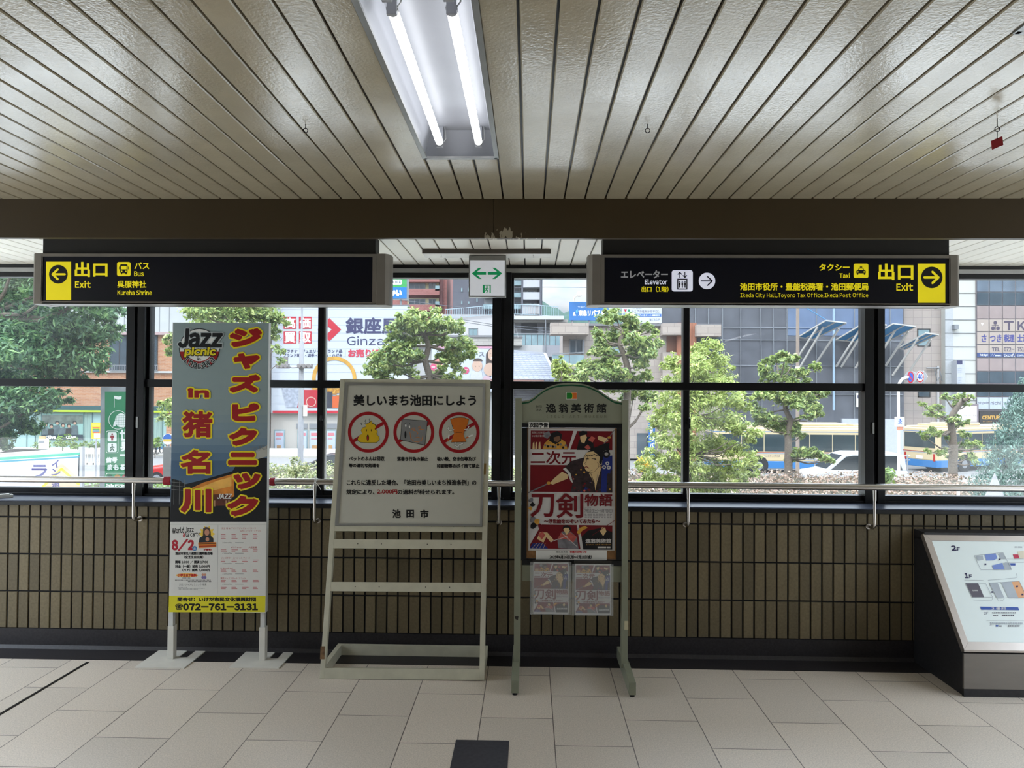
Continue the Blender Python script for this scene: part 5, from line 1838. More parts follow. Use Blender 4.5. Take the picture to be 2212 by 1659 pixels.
t = building('clinic_building', 'pale flat roofed building with a stone parapet and a baby photo billboard', 'building', 893, 1172, 745, YG + 0.5, 12, M('pale_wall', (206, 204, 202), 0.7, var=0.03))
slab(t, 'stone_parapet', 893, 728, 1128, 746, YG + 0.5, 0.5, brick_material('pale_split_stone', (206, 200, 192), (190, 184, 176), (176, 170, 164), 0.9, 0.22, 0.02))
slab(t, 'parapet_cap', 892, 724, 1129, 728.5, YG + 0.5, 0.6, M('cap_grey', (138, 136, 138), 0.6))
bb = thing('billboard', 'pale pink billboard showing a mother with two babies', 'billboard', at(1000, 850, YG))
h = MB(M('billboard_white', (216, 222, 232), 0.5))
a, c = at(932, 790, YG), at(1100, 790, YG)
h.box(a[0], c[0], YG, YG + 0.3, at(1000, 846, YG)[2], at(1000, 748, YG)[2])
pn = h.build('panel', bb)
g = G(Plane((0, YG, 0), (0, -1, 0), 0.012))
g.rect(932, 748, 1100, 752.5, M('billboard_pink', (228, 170, 190), 0.5))
g.poly([(926 + 6, 780), (980, 748), (990, 752), (932, 800)], M('billboard_salmon', (226, 150, 140), 0.5), 2)
for x_, y_ in ((936, 794), (952, 794), (1006, 800)):
    g.disc(x_, y_, 7.5, M('billboard_magenta', (222, 90, 130), 0.5), lift=3, n=20)
    g.rect(x_ - 4, y_ - 2, x_ + 4, y_ - 0.6, MATS['white_print'], 4)
g.text('ス', 1034, 761, 1046, 770, M('billboard_greyink', (110, 104, 116), 0.5), 0, 3)
m_sk, m_hr, m_wc = M('ad_skin', (226, 190, 168), 0.5, var=0.03), M('ad_hair', (84, 68, 62), 0.5), M('ad_white_cloth', (220, 220, 224), 0.5)
g.poly([(1049, 800), (1050, 764), (1058, 753), (1070, 752), (1082, 764), (1084, 800)], m_hr, 3)
g.disc(1063, 766, 9, m_sk, ry=13, lift=4)
g.disc(1064, 773, 3.4, MATS['white_print'], ry=1.2, lift=5, n=12)
g.poly([(1016, 822), (1018, 804), (1026, 798), (1040, 800), (1044, 822)], m_wc, 5)
g.disc(1031, 790, 11, m_sk, ry=12.5, lift=6)
g.disc(1032, 780, 10.5, m_hr, ry=6, lift=7, a0=180, a1=360)
g.disc(1058, 798, 13, m_sk, ry=14, lift=7)
g.poly([(1040, 826), (1046, 812), (1056, 812), (1070, 826)], M('ad_pink_cloth', (230, 196, 206), 0.5), 6)
for x_, y_ in ((1027, 791), (1035, 791), (1059, 763), (1067, 763)):
    g.disc(x_, y_, 0.9, m_hr, lift=8, n=8)
g.build('advertisement', pn)

# --- apartment blocks behind
YA = 120
m_bpink = brick_material('rose_tile_wall', (176, 112, 106), (164, 102, 96), (190, 140, 132), 0.5, 0.25, 0.02)
t = building('apartment_block', 'rose tiled apartment block with balconies behind the white billboard', 'building', 770, 966, 560, YA, 14, m_bpink)
m_yel2 = M('cream_balcony_wall', (206, 196, 152), 0.7)
for y in (613, 647):
    slab(t, 'recess_wall', 880, y - 3, 948, y + 11, YA, 0.3, m_yel2)
    for x0_, x1_ in ((883, 919), (926, 942)):
        window(t, x0_, y - 1, x1_, y + 11, YA - 0.3, m_glz, m_wf, 2 if x1_ - x0_ > 20 else 1)
    slab(t, 'balcony_front', 876, y + 11, 949, y + 24, YA, 1.3, m_bpink)
    slab(t, 'balcony_glass', 940, y + 4, 949, y + 15, YA - 0.4, 0.9, m_glz2)
slab(t, 'balcony_front', 876, 590, 949, 609, YA, 1.3, m_bpink)
slab(t, 'corner_pier', 949, 560, 956, 700, YA, 0.5, M('rose_dark_pier', (138, 90, 88), 0.7))
YD = 112
m_char = M('charcoal_cladding', (104, 104, 114), 0.6, var=0.05, scale=1)
t = building('apartment_tower', 'charcoal apartment tower with white balconies behind the exit sign', 'building', 979, 1172, 560, YD, 14, m_char)
for x0_, x1_, y0_, y1_ in ((996, 999, 622, 630), (996, 999, 650, 657), (1011, 1014, 651, 656), (1029, 1032, 645, 652), (1011, 1014, 622, 630)):
    slab(t, 'narrow_window', x0_, y0_, x1_, y1_, YD, 0.1, m_glz2)
for y in (592, 618, 643):
    slab(t, 'loggia', 1046, y, 1160, y + 26, YD, 0.2, M('loggia_grey', (150, 148, 150), 0.7))
    window(t, 1112, y + 8, 1128, y + 15, YD - 0.2, m_glz, m_wfd, 1)
    window(t, 1131, y + 10, 1154, y + 17, YD - 0.2, m_glz, m_wf, 2)
    slab(t, 'balcony_glass', 1044, y + 14, 1127, y + 24, YD, 1.2, m_glz2)
    slab(t, 'balcony_front', 1129, y + 13, 1166, y + 29, YD, 1.5, M('white_balcony', (208, 208, 212), 0.6))
for x_ in (1126, 1166):
    slab(t, 'pier', x_, 560, x_ + 4, 690, YD, 1.6, m_char)

# --- white house with the roof terrace
YH = 78
m_wh = M('white_house_wall', (218, 214, 214), 0.7, var=0.02)
t = building('terrace_house', 'white house with a railed roof terrace and glass balcony', 'building', 955, 1112, 679, YH, 10, m_wh)
slab(t, 'annex_wall', 1105, 697, 1212, 1000, YH + 0.5, 0.4, M('grey_recess', (150, 148, 150), 0.7))
slab(t, 'roof_edge', 1100, 682, 1218, 690, YH + 0.5, 2.2, M('white_fascia', (222, 220, 220), 0.6))
slab(t, 'eave', 1104, 690, 1226, 696, YH + 0.5, 1.7, M('eave_concrete', (180, 174, 166), 0.7, var=0.1))
window(t, 1012, 709, 1032, 726, YH, m_glz2, m_wf, 1)
slab(t, 'dark_opening', 1126, 697, 1160, 722, YH + 0.1, 0.1, M('dark_recess', (92, 90, 92), 0.8))
slab(t, 'air_vent_box', 1163, 706, 1173, 722, YH + 0.1, 0.5, m_wf)
slab(t, 'balcony_base', 1108, 746, 1214, 770, YH + 0.5, 2.0, M('balcony_grey', (172, 170, 176), 0.7))
for k in range(8):
    slab(t, 'balcony_glass', 1110 + k * 13, 722, 1121.5 + k * 13, 746, YH - 1.4, 0.08, m_glz2)
h = MB(m_wf)
z_ = at(1160, 721, YH - 1.5)[2]
h.box(at(1109, 721, YH - 1.5)[0], at(1214, 721, YH - 1.5)[0], YH - 1.55, YH - 1.45, z_ - 0.06, z_ + 0.06)
q = at(1178.5, 700, YH - 1.6)
h.tube([(q[0], YH - 1.6, at(1178, 760, YH - 1.6)[2]), (q[0], YH - 1.6, at(1178, 690, YH - 1.6)[2])], 0.06)
h.build('balcony_rail', t)
def railing(par, pts, zh, Ya, mat, step=0.25):
    h = MB(mat)
    for (xa, ya), (xb, yb) in zip(pts, pts[1:]):
        p, q_ = at(xa, ya, Ya), at(xb, yb, Ya)
        h.beam(p + [0, 0, zh], q_ + [0, 0, zh], 0.07, 0.07)
        h.beam(p, q_, 0.05, 0.05)
        n_ = max(2, int(np.linalg.norm(q_ - p) / step))
        for k in range(n_ + 1):
            u = p + (q_ - p) * k / n_
            h.beam(u, u + [0, 0, zh], 0.04, 0.04, up=(0, 1, 0))
    return h.build('roof_railing', par)
m_rail = M('pale_blue_rail', (186, 206, 216), 0.5)
railing(t, [(962, 688), (1066, 679), (1100, 679)], 1.0, YH - 0.2, m_rail)
railing(t, [(1108, 678), (1160, 680), (1206, 684)], 1.05, YH - 1.6, m_rail)
slab(t, 'terrace_screen', 1129, 658, 1166, 678, YH - 1.4, 0.1, m_wh)

# --- old house with a tiled roof
YT = 54
t = building('tiled_house', 'old house with a silver tiled roof and black board walls', 'building', 1080, 1192, 838, YT, 5.4, brick_material('black_boards', (92, 88, 88), (80, 78, 80), (56, 54, 56), 1.6, 0.18, 0.02))
m_roof = brick_material('silver_roof_tile', (168, 172, 186), (152, 156, 172), (112, 114, 126), 0.4, 0.16, 0.02)
p = [at(1060, 818, YT - 0.8), at(1204, 820, YT - 0.8), at(1176, 764, YT + 3.2), at(1080, 756, YT + 3.2)]
h = MB(m_roof)
h.prism(p, (0, 0.05, -0.14))
h.build('roof', t)
h = MB(M('ridge_tile', (196, 198, 206), 0.6))
h.beam(p[2], p[1], 0.22, 0.18)
h.beam(p[3], p[2], 0.22, 0.18)
h.build('ridge', t)
h = MB(M('rust_fascia', (168, 128, 118), 0.7))
h.beam(p[0] + [0, 0, -0.15], p[0] * 0.2 + p[1] * 0.8 + [0, 0, -0.15], 0.1, 0.2)
h.build('eave_board', t)

# --- stone clad house
YS = 52
m_stone = brick_material('beige_stone_cladding', (196, 182, 170), (182, 168, 158), (164, 150, 142), 0.95, 0.46, 0.016)
t = building('stone_house', 'beige stone clad three storey house with orange slats', 'building', 1216, 1556, 703, YS, 5.6, m_stone)
slab(t, 'roof_cap', 1200, 699, 1558, 704, YS, 0.3, M('cap_grey', (138, 136, 138), 0.6))
slab(t, 'corner_balcony', 1189, 697, 1272, 722, YS, 1.5, m_stone)
slab(t, 'corner_balcony', 1432, 698, 1478, 723, YS, 1.2, m_stone)
slab(t, 'corner_balcony', 1505, 702, 1558, 726, YS, 1.2, m_stone)
window(t, 1230, 733, 1259, 764, YS, m_glz, m_wf, 1)
window(t, 1311, 742, 1341, 766, YS, m_glz2, m_wf, 1)
slab(t, 'door_recess', 1440, 724, 1463, 760, YS, 0.04, M('brown_door', (150, 100, 76), 0.6))
slab(t, 'window_recess', 1507, 728, 1556, 800, YS, 0.05, m_glz)
slab(t, 'lower_wall_panel', 1431, 761, 1470, 1000, YS, 0.5, m_stone)
slab(t, 'slat_screen', 1463, 697, 1504, 1000, YS, 0.6, M('orange_brown_slats', (178, 116, 88), 0.6, var=0.25, scale=6, stretch=(3, 3, 0.01)))
h = MB(m_wf)
q0, q1 = at(1193, 765, YS - 1.3), at(1262, 761, YS - 1.3)
h.beam(q0, q1, 0.07, 0.07)
q = at(1260, 750, YS - 0.2)
h.tube([(q[0], YS - 0.2, at(1260, 764, YS - 0.2)[2]), (q[0], YS - 0.2, at(1260, 734, YS - 0.2)[2])], 0.09)
h.build('balcony_rail', t)
for x0_, x1_ in ((1192, 1208), (1210, 1229), (1231, 1262)):
    slab(t, 'balcony_glass', x0_, 767, x1_, 788, YS - 1.2, 0.08, m_glz2)
slab(t, 'balcony_base', 1191, 788, 1264, 796, YS, 1.4, m_stone)
slab(t, 'shop_glass', 1376, 936, 1400, 1000, YS, 0.06, m_glz)
fb = slab(t, 'blue_shop_banner', 1401, 914, 1415, 996, YS - 0.5, 0.06, M('banner_blue_cloth', (44, 110, 186), 0.6))
g = G(Plane((0, YS - 0.56, 0), (0, -1, 0), 0.01))
g.poly([(1404, 926), (1410, 918), (1410, 932), (1406, 940)], MATS['white_print'])
for i, ch in enumerate('リバブル'):
    g.text(ch, 1404, 944 + i * 13, 1412, 954 + i * 13, MATS['white_print'], 0.3)
g.build('lettering', fb)

# rooftop billboards of the estate agent
for nm, lb, bx, Yb_, leg in (('billboard', 'blue rooftop billboard with white lettering below the elevator sign', (1230, 652, 1316, 692), 56, 2), ('billboard', 'white rooftop billboard with a red heart and green square', (1344, 650, 1429, 698), 56, 2)):
    t = thing(nm, lb, 'billboard', at((bx[0] + bx[2]) / 2, bx[3], Yb_))
    a, c = at(bx[0], bx[1], Yb_), at(bx[2], bx[3], Yb_)
    h = MB(M('billboard_blue', (56, 124, 196), 0.5) if bx[0] == 1230 else M('billboard_white', (216, 222, 232), 0.5))
    h.box(a[0], c[0], Yb_, Yb_ + 0.3, c[2], a[2])
    pn = h.build('panel', t)
    for k in range(3):
        h = MB(m_wf)
        x_ = a[0] + (c[0] - a[0]) * (0.08 + 0.42 * k)
        h.tube([(x_, Yb_ + 0.15, at(1380, 704, 52)[2] - 0.02), (x_, Yb_ + 0.15, c[2])], 0.08)
        h.build('support', t)
    g = G(Plane((0, Yb_, 0), (0, -1, 0), 0.012))
    if bx[0] == 1230:
        g.text('つなぐ。夢', 1248, 660.5, 1276, 665, MATS['white_print'], 0.2)
        g.text('東急リバブル', 1250, 670, 1305, 682, MATS['white_print'], 0.5)
        g.poly([(1238, 676), (1242, 673), (1242, 679), (1244, 680), (1244, 682), (1238, 682)], MATS['white_print'])
        g.poly([(1244, 671), (1248, 667), (1248, 675), (1244, 676)], M('sky_blue_print', (100, 190, 230), 0.5))
        h = MB(MATS['white_paint'])
        q, q2 = at(1240, 651, Yb_), at(1250, 638, Yb_)
        h.tube([(q[0], Yb_ - 0.2, q[2]), (q[0], Yb_ - 0.4, at(1240, 644, Yb_)[2]), (q2[0], Yb_ - 0.6, q2[2])], 0.07)
        h.ball((q2[0], Yb_ - 0.6, q2[2]), 0.22)
        h.build('flood_lamp', t, smooth=True)
    else:
        g.disc(1349.5, 669, 1.6, b_red, lift=1, n=12)
        g.disc(1352.5, 669, 1.6, b_red, lift=1.3, n=12)
        g.poly([(1348, 669.6), (1354, 669.6), (1351, 674)], b_red, 1.6)
        g.rect(1356, 668, 1361, 673.5, M('square_green', (40, 150, 110), 0.5))
        g.text('リバブル', 1366, 661.5, 1386, 667.5, b_ind)
        g.text('シニアの住みかえサロン', 1364.5, 669.5, 1426, 675.5, b_ind, 0.15)
        g.rect(1345, 678, 1428.5, 684, M('band_blue', (70, 120, 196), 0.5))
        g.text('人生１００年時代の住まいの相談窓口', 1350, 679, 1425, 683, MATS['white_print'], 0.1, 2)
        g.text('池田センター', 1352, 687.5, 1379, 692.5, b_ind, 0.1)
        g.text('当ビル１Ｆ', 1403, 687.5, 1425, 693, b_ind, 0.15)
    g.build('lettering', pn)

# --- sheeted building under repair
YK = 58
m_sheet2 = M('grey_scaffold_sheet', (100, 102, 110), 0.75, var=0.18, scale=0.9, bump=0.6)
t = building('sheeted_building', 'building wrapped in dark grey scaffold sheets with blue canopies', 'building', 1430, 1952, 560, YK, 12, m_sheet2)
m_pole = M('galvanised_pole', (150, 154, 160), 0.5, 0.3)
for i, x_ in enumerate((1502, 1530, 1561, 1600, 1648, 1675, 1700, 1764, 1846, 1923)):
    h = MB(m_pole)
    q = at(x_, 700, YK - 0.1)
    h.tube([(q[0], YK - 0.1, ZG), (q[0] - 0.25 * (i in (4, 5)), YK - 0.1, at(x_, 562, YK)[2])], 0.035, n=6)
    h.build('scaffold_pole', t)
for y in (655, 707, 734, 789, 850):
    h = MB(m_pole)
    p, q = at(1560, y, YK - 0.08), at(1951, y + 3, YK - 0.08)
    h.tube([p, q], 0.028, n=6)
    h.build('scaffold_tube', t)
slab(t, 'blue_sheet', 1702, 560, 1950, 725, YK, 0.04, M('blue_grey_sheet', (116, 134, 164), 0.7, var=0.12, scale=1))
slab(t, 'hoarding', 1820, 905, 1952, 1005, YK, 0.3, M('white_hoarding', (206, 210, 220), 0.6))
q = at(1801, 700, YK - 0.5)
h = MB(M('pale_blue_pole', (170, 196, 216), 0.5))
h.tube([(q[0], YK - 0.5, at(1801, 886, YK - 0.5)[2]), (q[0], YK - 0.5, at(1801, 640, YK - 0.5)[2])], 0.09, n=8)
h.build('down_pipe', t)
m_can = M('blue_canopy_sheet', (40, 140, 206), 0.5, var=0.1, scale=2)
m_canf = M('white_canopy_frame', (214, 210, 204), 0.5)
for inn0, inn1, out1, out0, st in (((1724, 728), (1756, 733), (1828, 697.4), (1783.8, 692.5), [((1766, 707), (1720, 777)), ((1779, 706), (1727, 795)), ((1812, 710), (1763, 784))]),
                                   ((1806, 734), (1846, 738), (1915, 702), (1868, 697), [((1860, 708), (1806, 792)), ((1871, 707), (1817, 793)), ((1896, 714), (1848, 795))]),
                                   ((1866, 736), (1912.6, 740), (1977.7, 705.4), (1930, 699), [((1934, 713), (1880, 800)), ((1962, 716), (1913, 790))]),
                                   ((1941.5, 751), (1953, 755), (2027.4, 723), (2001, 719.3), [((1983, 731), (1928, 811)), ((2011, 732), (1958, 812))])):
    ca = thing('canopy', 'slanting blue sheet canopy propped on white struts over the sheeted building', 'canopy', at(*inn0, YK - 0.2), 'blue scaffold canopies')
    A, B_, C_, D_ = at(*inn0, YK - 0.2), at(*inn1, YK - 0.2), at(*out1, YK - 2.6), at(*out0, YK - 2.6)
    h = MB(m_can)
    h.prism([A, B_, C_, D_], (0, 0.02, 0.05))
    h.build('sheet', ca)
    h = MB(m_canf)
    for u, w in ((A, D_), (D_, C_), (C_, B_), (B_, A), ((A + B_) / 2, (C_ + D_) / 2)):
        h.beam(u, w, 0.10, 0.10)
    h.build('frame', ca)
    for (u, w) in st:
        h = MB(m_canf)
        h.beam(at(*u, YK - 1.9), at(*w, YK - 0.15), 0.12, 0.12)
        h.build('strut', ca)
t = thing('shop_banner', 'white cloth banner with blue and red lettering on the sheeted building', 'banner', at(1858, 879, YK - 0.2))
h = MB(m_sheet)
a, c = at(1850, 849, YK - 0.25), at(1882, 879, YK - 0.25)
h.box(a[0], c[0], YK - 0.25, YK - 0.2, c[2], a[2])
h.build('cloth', t)
g = G(Plane((0, YK - 0.25, 0), (0, -1, 0), 0.01))
g.text('東急リバブル', 1852, 853, 1881, 861, b_ind, 0.3)
g.text('営業中', 1856, 865, 1880, 875, M('banner_rose', (206, 90, 120), 0.5), 0.4)
g.build('lettering', t)

# --- beige building and the glass office at right
YO = 60
m_beige = brick_material('beige_panel_tiles', (194, 180, 170), (188, 174, 166), (166, 152, 146), 0.75, 0.6, 0.02, offs=0.0)
t = building('beige_building', 'beige panelled building beside the sheeted one', 'building', 1951, 2033, 560, YO, 12, m_beige)
window(t, 1982, 710, 2010, 748, YO, m_glz2, m_wfd, 0)
window(t, 1983, 842, 2010, 858, YO, m_glz, m_wfd, 0)
window(t, 1944, 936, 1966, 1000, YO, m_glz, m_wfd, 1)
h = MB(m_pole)
for k, x_ in enumerate((2014, 2025)):
    p = at(x_ - 12, 795, YO - 0.3)
    h.tube([p, at(x_ + 4, 795, YO - 0.5), at(x_ + 8, 812, YO - 0.5), at(x_ + 10, 823, YO - 0.4), at(2029, 815, YO - 0.3)], 0.035, n=6)
h.tube([at(2001, 795, YO - 0.2), at(2028, 795, YO - 0.2)], 0.06, n=6)
h.build('wall_cables', t)
slab(t, 'white_pipe', 2025, 790, 2029, 1000, YO, 0.2, m_wh)
t = building('office_building', 'office building with cream panels and a glass front of lettered windows', 'building', 2042, 2560, 560, YO - 0.6, 12, M('cream_panel', (222, 220, 212), 0.6, var=0.02))
slab(t, 'grey_panel', 2042, 560, 2059, 1000, YO - 0.6, 0.03, M('pale_grey_panel', (200, 202, 204), 0.6))
for y in range(574, 870, 29):
    slab(t, 'panel_joint', 2042, y, 2110, y + 1, YO - 0.6, 0.05, M('joint_grey', (150, 152, 156), 0.7))
slab(t, 'wall_lamp', 2062, 701, 2071, 711, YO - 0.6, 0.4, m_wf)
fs = slab(t, 'hanging_sign', 2067, 779, 2085, 860, YO - 0.6, 0.8, M('pale_sign', (206, 208, 214), 0.6))
g = G(Plane((0, YO - 1.4, 0), (0, -1, 0), 0.01))
g.rect(2067, 779, 2079, 787, b_ind)
for y in (795, 799, 803, 815, 820, 825):
    g.rect(2069, y, 2077, y + 1.6, q_ln)
g.build('lettering', fs)
YOf = YO - 0.6
xs_ = [2110, 2137, 2165.5, 2194, 2222, 2250, 2278, 2306, 2334]
rows = [(605, 630, 'sky'), (631.5, 659, 'dark'), (661, 688, 'tan'), (690, 715.5, 'text0'), (718, 743, 'text1'), (745, 762, 'text2'), (762.5, 771.5, 'url'), (774, 801, 'tan'), (803, 827, 'dark'), (832, 856, 'dark'), (858.5, 884, 'white')]
slab(t, 'curtain_wall', 2109, 560, 2400, 888, YOf, 0.1, M('bronze_mullion', (130, 122, 126), 0.5, 0.2))
m_tan, m_sky = M('bronze_panel_glass', (178, 160, 156), 0.15, var=0.08, scale=1), M('reflective_glass', (110, 124, 140), 0.05, var=0.3, scale=0.8, spec=0.9)
for y0_, y1_, kd in rows:
    for i in range(8):
        mt = {'sky': m_sky, 'dark': m_glz, 'tan': m_tan, 'white': M('frosted_white', (206, 214, 226), 0.4)}.get(kd, M('beige_glass', (200, 184, 172), 0.2, var=0.03))
        if kd == 'url':
            mt = M('url_band', (70, 88, 140), 0.4)
        slab(t, 'window_light', xs_[i] + 1, y0_, xs_[i + 1] - 1.5, y1_, YOf - 0.1, 0.04, mt)
g = G(Plane((0, YOf - 0.14, 0), (0, -1, 0), 0.01))
o_ind = M('office_indigo', (84, 84, 150), 0.5)
g.poly([(2119, 698), (2125, 698), (2122, 703.5)], MATS['white_print'])
o_ink = M('office_mauve_ink', (92, 80, 100), 0.5)
g.disc(2150, 697, 3.8, o_ink, lift=2, n=18)
g.disc(2145, 709, 4, o_ink, lift=2, n=18)
g.disc(2156, 709, 4, o_ink, lift=2, n=18)
g.line([(2143, 702.5), (2157, 702.5)], 1.2, o_ink, 2)
g.line([(2150, 702.5), (2150, 712)], 1.4, o_ink, 2.3)
g.text('T', 2170, 694, 2189, 712.5, o_ink, 0.9)
g.text('K', 2199, 695, 2214, 713, o_ink, 0.9)
g.text('C', 2227, 695, 2244, 713, o_ink, 0.9)
for s_, x0_, x1_ in (('さ', 2120.5, 2131), ('つき', 2139, 2163), ('税理', 2169, 2191), ('士法', 2198, 2220)):
    g.text(s_, x0_, 723, x1_, 738.5, o_ind, 0.55)
g.text('TEL', 2143, 751, 2160, 758.5, o_ink, 0.4)
g.text('072-', 2169, 750, 2191, 759, o_ink, 0.4)
g.text('751', 2198, 750, 2212, 759, o_ink, 0.4)
for s_, x0_, x1_ in (('http:', 2117, 2134), ('//www.', 2140, 2163), ('tkcnf.', 2168, 2192), ('com/', 2197, 2217)):
    g.text(s_, x0_, 764, x1_, 770, MATS['white_print'], 0.2)
for s_, x0_, x1_ in (('hair garden', 2113, 2136), ('nichi', 2140, 2162), ('nichi', 2169, 2191)):
    g.text(s_, x0_, 867, x1_, 874, o_ink, 0.1)
g.build('window_lettering', t)
fs = slab(t, 'white_shop_sign', 2064, 873, 2114, 913, YOf, 0.4, M('mauve_sign_frame', (150, 136, 142), 0.6))
g = G(Plane((0, YOf - 0.4, 0), (0, -1, 0), 0.01))
g.rect(2068, 877, 2110, 911, m_sheet)
g.text('nichi nichi', 2071, 895, 2109, 899.5, o_ink, 0.2, 2)
g.build('lettering', fs)
fs = slab(t, 'black_shop_sign', 2116, 888, 2400, 914, YOf, 0.4, M('charcoal_sign', (62, 58, 56), 0.5))
g = G(Plane((0, YOf - 0.4, 0), (0, -1, 0), 0.01))
g.text('CENTURY', 2122, 898, 2166, 905.5, M('sign_gold', (226, 176, 84), 0.5), 0.5)
g.text('ライフネット', 2123, 909, 2143, 912.5, MATS['sign_gold'], 0)
g.build('lettering', fs)
slab(t, 'shop_front', 2044, 914, 2400, 1000, YOf, 0.05, m_glz)
# ------------------------------------------------------------------ foliage
def leaf_material(name, cols, trans=0.35):
    m = bpy.data.materials.new(name)
    m.use_nodes = True
    n, l = m.node_tree.nodes, m.node_tree.links
    b = n['Principled BSDF']
    b.inputs['Roughness'].default_value = 0.45
    g = n.new('ShaderNodeNewGeometry')
    r = n.new('ShaderNodeValToRGB')
    e = r.color_ramp.elements
    while len(e) < len(cols):
        e.new(0.5)
    for i, c in enumerate(cols):
        e[i].position = i / (len(cols) - 1)
        e[i].color = lin(c) + (1,)
    l.new(g.outputs['Random Per Island'], r.inputs['Fac'])
    l.new(r.outputs['Color'], b.inputs['Base Color'])
    t = n.new('ShaderNodeBsdfTranslucent')
    l.new(r.outputs['Color'], t.inputs['Color'])
    mx = n.new('ShaderNodeMixShader')
    mx.inputs[0].default_value = trans
    l.new(b.outputs[0], mx.inputs[1])
    l.new(t.outputs[0], mx.inputs[2])
    l.new(mx.outputs[0], n['Material Output'].inputs['Surface'])
    return m

def leaf_mesh(name, parent, cen, nor, size, mat, aspect=0.42, tang=None, loc=None):
    """one mesh of many small folded leaves"""
    N = len(cen)
    nor = nor + RNG.normal(0, 0.55, (N, 3))
    nor /= np.linalg.norm(nor, axis=1)[:, None]
    t = tang if tang is not None else RNG.normal(0, 1, (N, 3)) + np.array([0, 0, -0.4])
    t = t - nor * (t * nor).sum(1)[:, None]
    t /= np.linalg.norm(t, axis=1)[:, None] + 1e-9
    s = np.cross(nor, t)
    L = (size * RNG.uniform(0.65, 1.3, N))[:, None]
    W = L * aspect
    p = np.empty((N, 4, 3))
    p[:, 0] = cen - t * L * 0.5
    p[:, 1] = cen + s * W * 0.5 + nor * L * 0.06
    p[:, 2] = cen + t * L * 0.5
    p[:, 3] = cen - s * W * 0.5 + nor * L * 0.06
    org = ORG.get(parent.name, np.zeros(3)) if parent else np.array(loc if loc is not None else (0, 0, 0), float)
    me = bpy.data.meshes.new(name)
    me.vertices.add(N * 4)
    me.vertices.foreach_set('co', (p - org).reshape(-1).astype(np.float32))
    me.loops.add(N * 4)
    me.loops.foreach_set('vertex_index', np.arange(N * 4, dtype=np.int32))
    me.polygons.add(N)
    me.polygons.foreach_set('loop_start', np.arange(0, N * 4, 4, dtype=np.int32))
    me.polygons.foreach_set('loop_total', np.full(N, 4, dtype=np.int32))
    me.materials.append(mat)
    me.update(calc_edges=True)
    o = bpy.data.objects.new(name, me)
    COL.objects.link(o)
    if parent:
        o.parent = parent
    else:
        o.location = tuple(org)
    ORG[o.name] = org
    return o

def blob_points(c, r, n, flat=0.8):
    """leaf positions gathered in many small sprays over a rounded mass"""
    k = max(5, n // 26)
    d = RNG.normal(0, 1, (k, 3))
    d /= np.linalg.norm(d, axis=1)[:, None]
    d[:, 2] = np.where(d[:, 2] < -0.25, d[:, 2] * 0.55, d[:, 2])
    sc_ = r * (0.35 + 0.72 * RNG.random(k) ** 0.7)
    sub = np.array(c) + d * sc_[:, None] * np.array([1, 1, flat])
    w = RNG.random(k) ** 1.2 + 0.15
    idx = RNG.choice(k, n, p=w / w.sum())
    g = RNG.normal(0, 1, (n, 3)) * r * 0.15 * (0.5 + RNG.random(k)[idx])[:, None]
    p = sub[idx] + g * np.array([1, 1, 0.7])
    nn = d[idx] * 0.6 + np.array([0, 0, 0.5])
    return p, nn

m_bark = M('grey_bark', (132, 118, 104), 0.85, var=0.3, scale=30, bump=0.5)
def tree(name, label, cat, base, Y, trunk, blobs, lsize, dens, mat, r0=0.14, dy=0.9, group=None, flat=0.85, aspect=0.42, seed=1, stems=None):
    rs_ = random.Random(seed)
    b0 = at(base[0], base[1], Y)
    root = np.array([b0[0], Y, -1.25])
    t = thing(name, label, cat, root, group)
    tp = [root] + [at(x, y, Y) for x, y in trunk]
    h = MB(m_bark)
    if len(tp) > 1:
        h.tube(tp, [r0 * (1 - 0.55 * k / (len(tp) - 1)) for k in range(len(tp))], n=9)
        h.build('trunk', t, smooth=True)
    C, N_ = [], []
    for i, (x, y, r) in enumerate(blobs):
        Yb_ = Y + rs_.uniform(-dy, dy)
        c = at(x, y, Yb_)
        rm = r * 1.12 * Y / FPX
        p, d = blob_points(c, rm, max(40, int(dens * 1.6 * r * r)), flat)
        C.append(p)
        N_.append(d)
        near = min(tp, key=lambda q: np.linalg.norm(q - c) + (2.0 if q[2] > c[2] + 0.1 else 0))
        md = (near + c) / 2 + np.array([0, 0, -0.12 * np.linalg.norm(c - near)])
        h = MB(m_bark)
        h.tube([near, md, c + np.array([0, 0, -rm * 0.1])], [r0 * 0.24, r0 * 0.17, r0 * 0.07], n=6)
        h.build('branch', t, smooth=True)
    C, N_ = np.concatenate(C), np.concatenate(N_)
    leaf_mesh('foliage', t, C, N_, lsize, mat, aspect)
    return t

lf_mid = leaf_material('mid_green_leaf', [(78, 102, 54), (110, 132, 66), (142, 158, 84), (182, 188, 118)])
lf_dark = leaf_material('deep_green_leaf', [(44, 76, 50), (64, 100, 62), (92, 128, 80), (128, 158, 100)])
lf_lime = leaf_material('lime_green_leaf', [(104, 122, 54), (138, 154, 72), (162, 174, 92), (188, 194, 124)])
lf_blue = leaf_material('blue_green_needle', [(58, 86, 76), (80, 108, 96), (102, 130, 116), (128, 154, 140)])
lf_rose = leaf_material('rosy_cream_leaf', [(60, 52, 34), (112, 88, 66), (142, 114, 96), (186, 160, 142), (84, 84, 48)])
lf_olive = leaf_material('olive_cream_leaf', [(66, 80, 36), (98, 108, 52), (130, 134, 76), (186, 180, 140)])
lf_bush = leaf_material('bush_leaf', [(70, 98, 40), (104, 132, 54), (140, 156, 78)])
lf_yel = leaf_material('yellow_leaf', [(206, 170, 40), (230, 200, 60)])

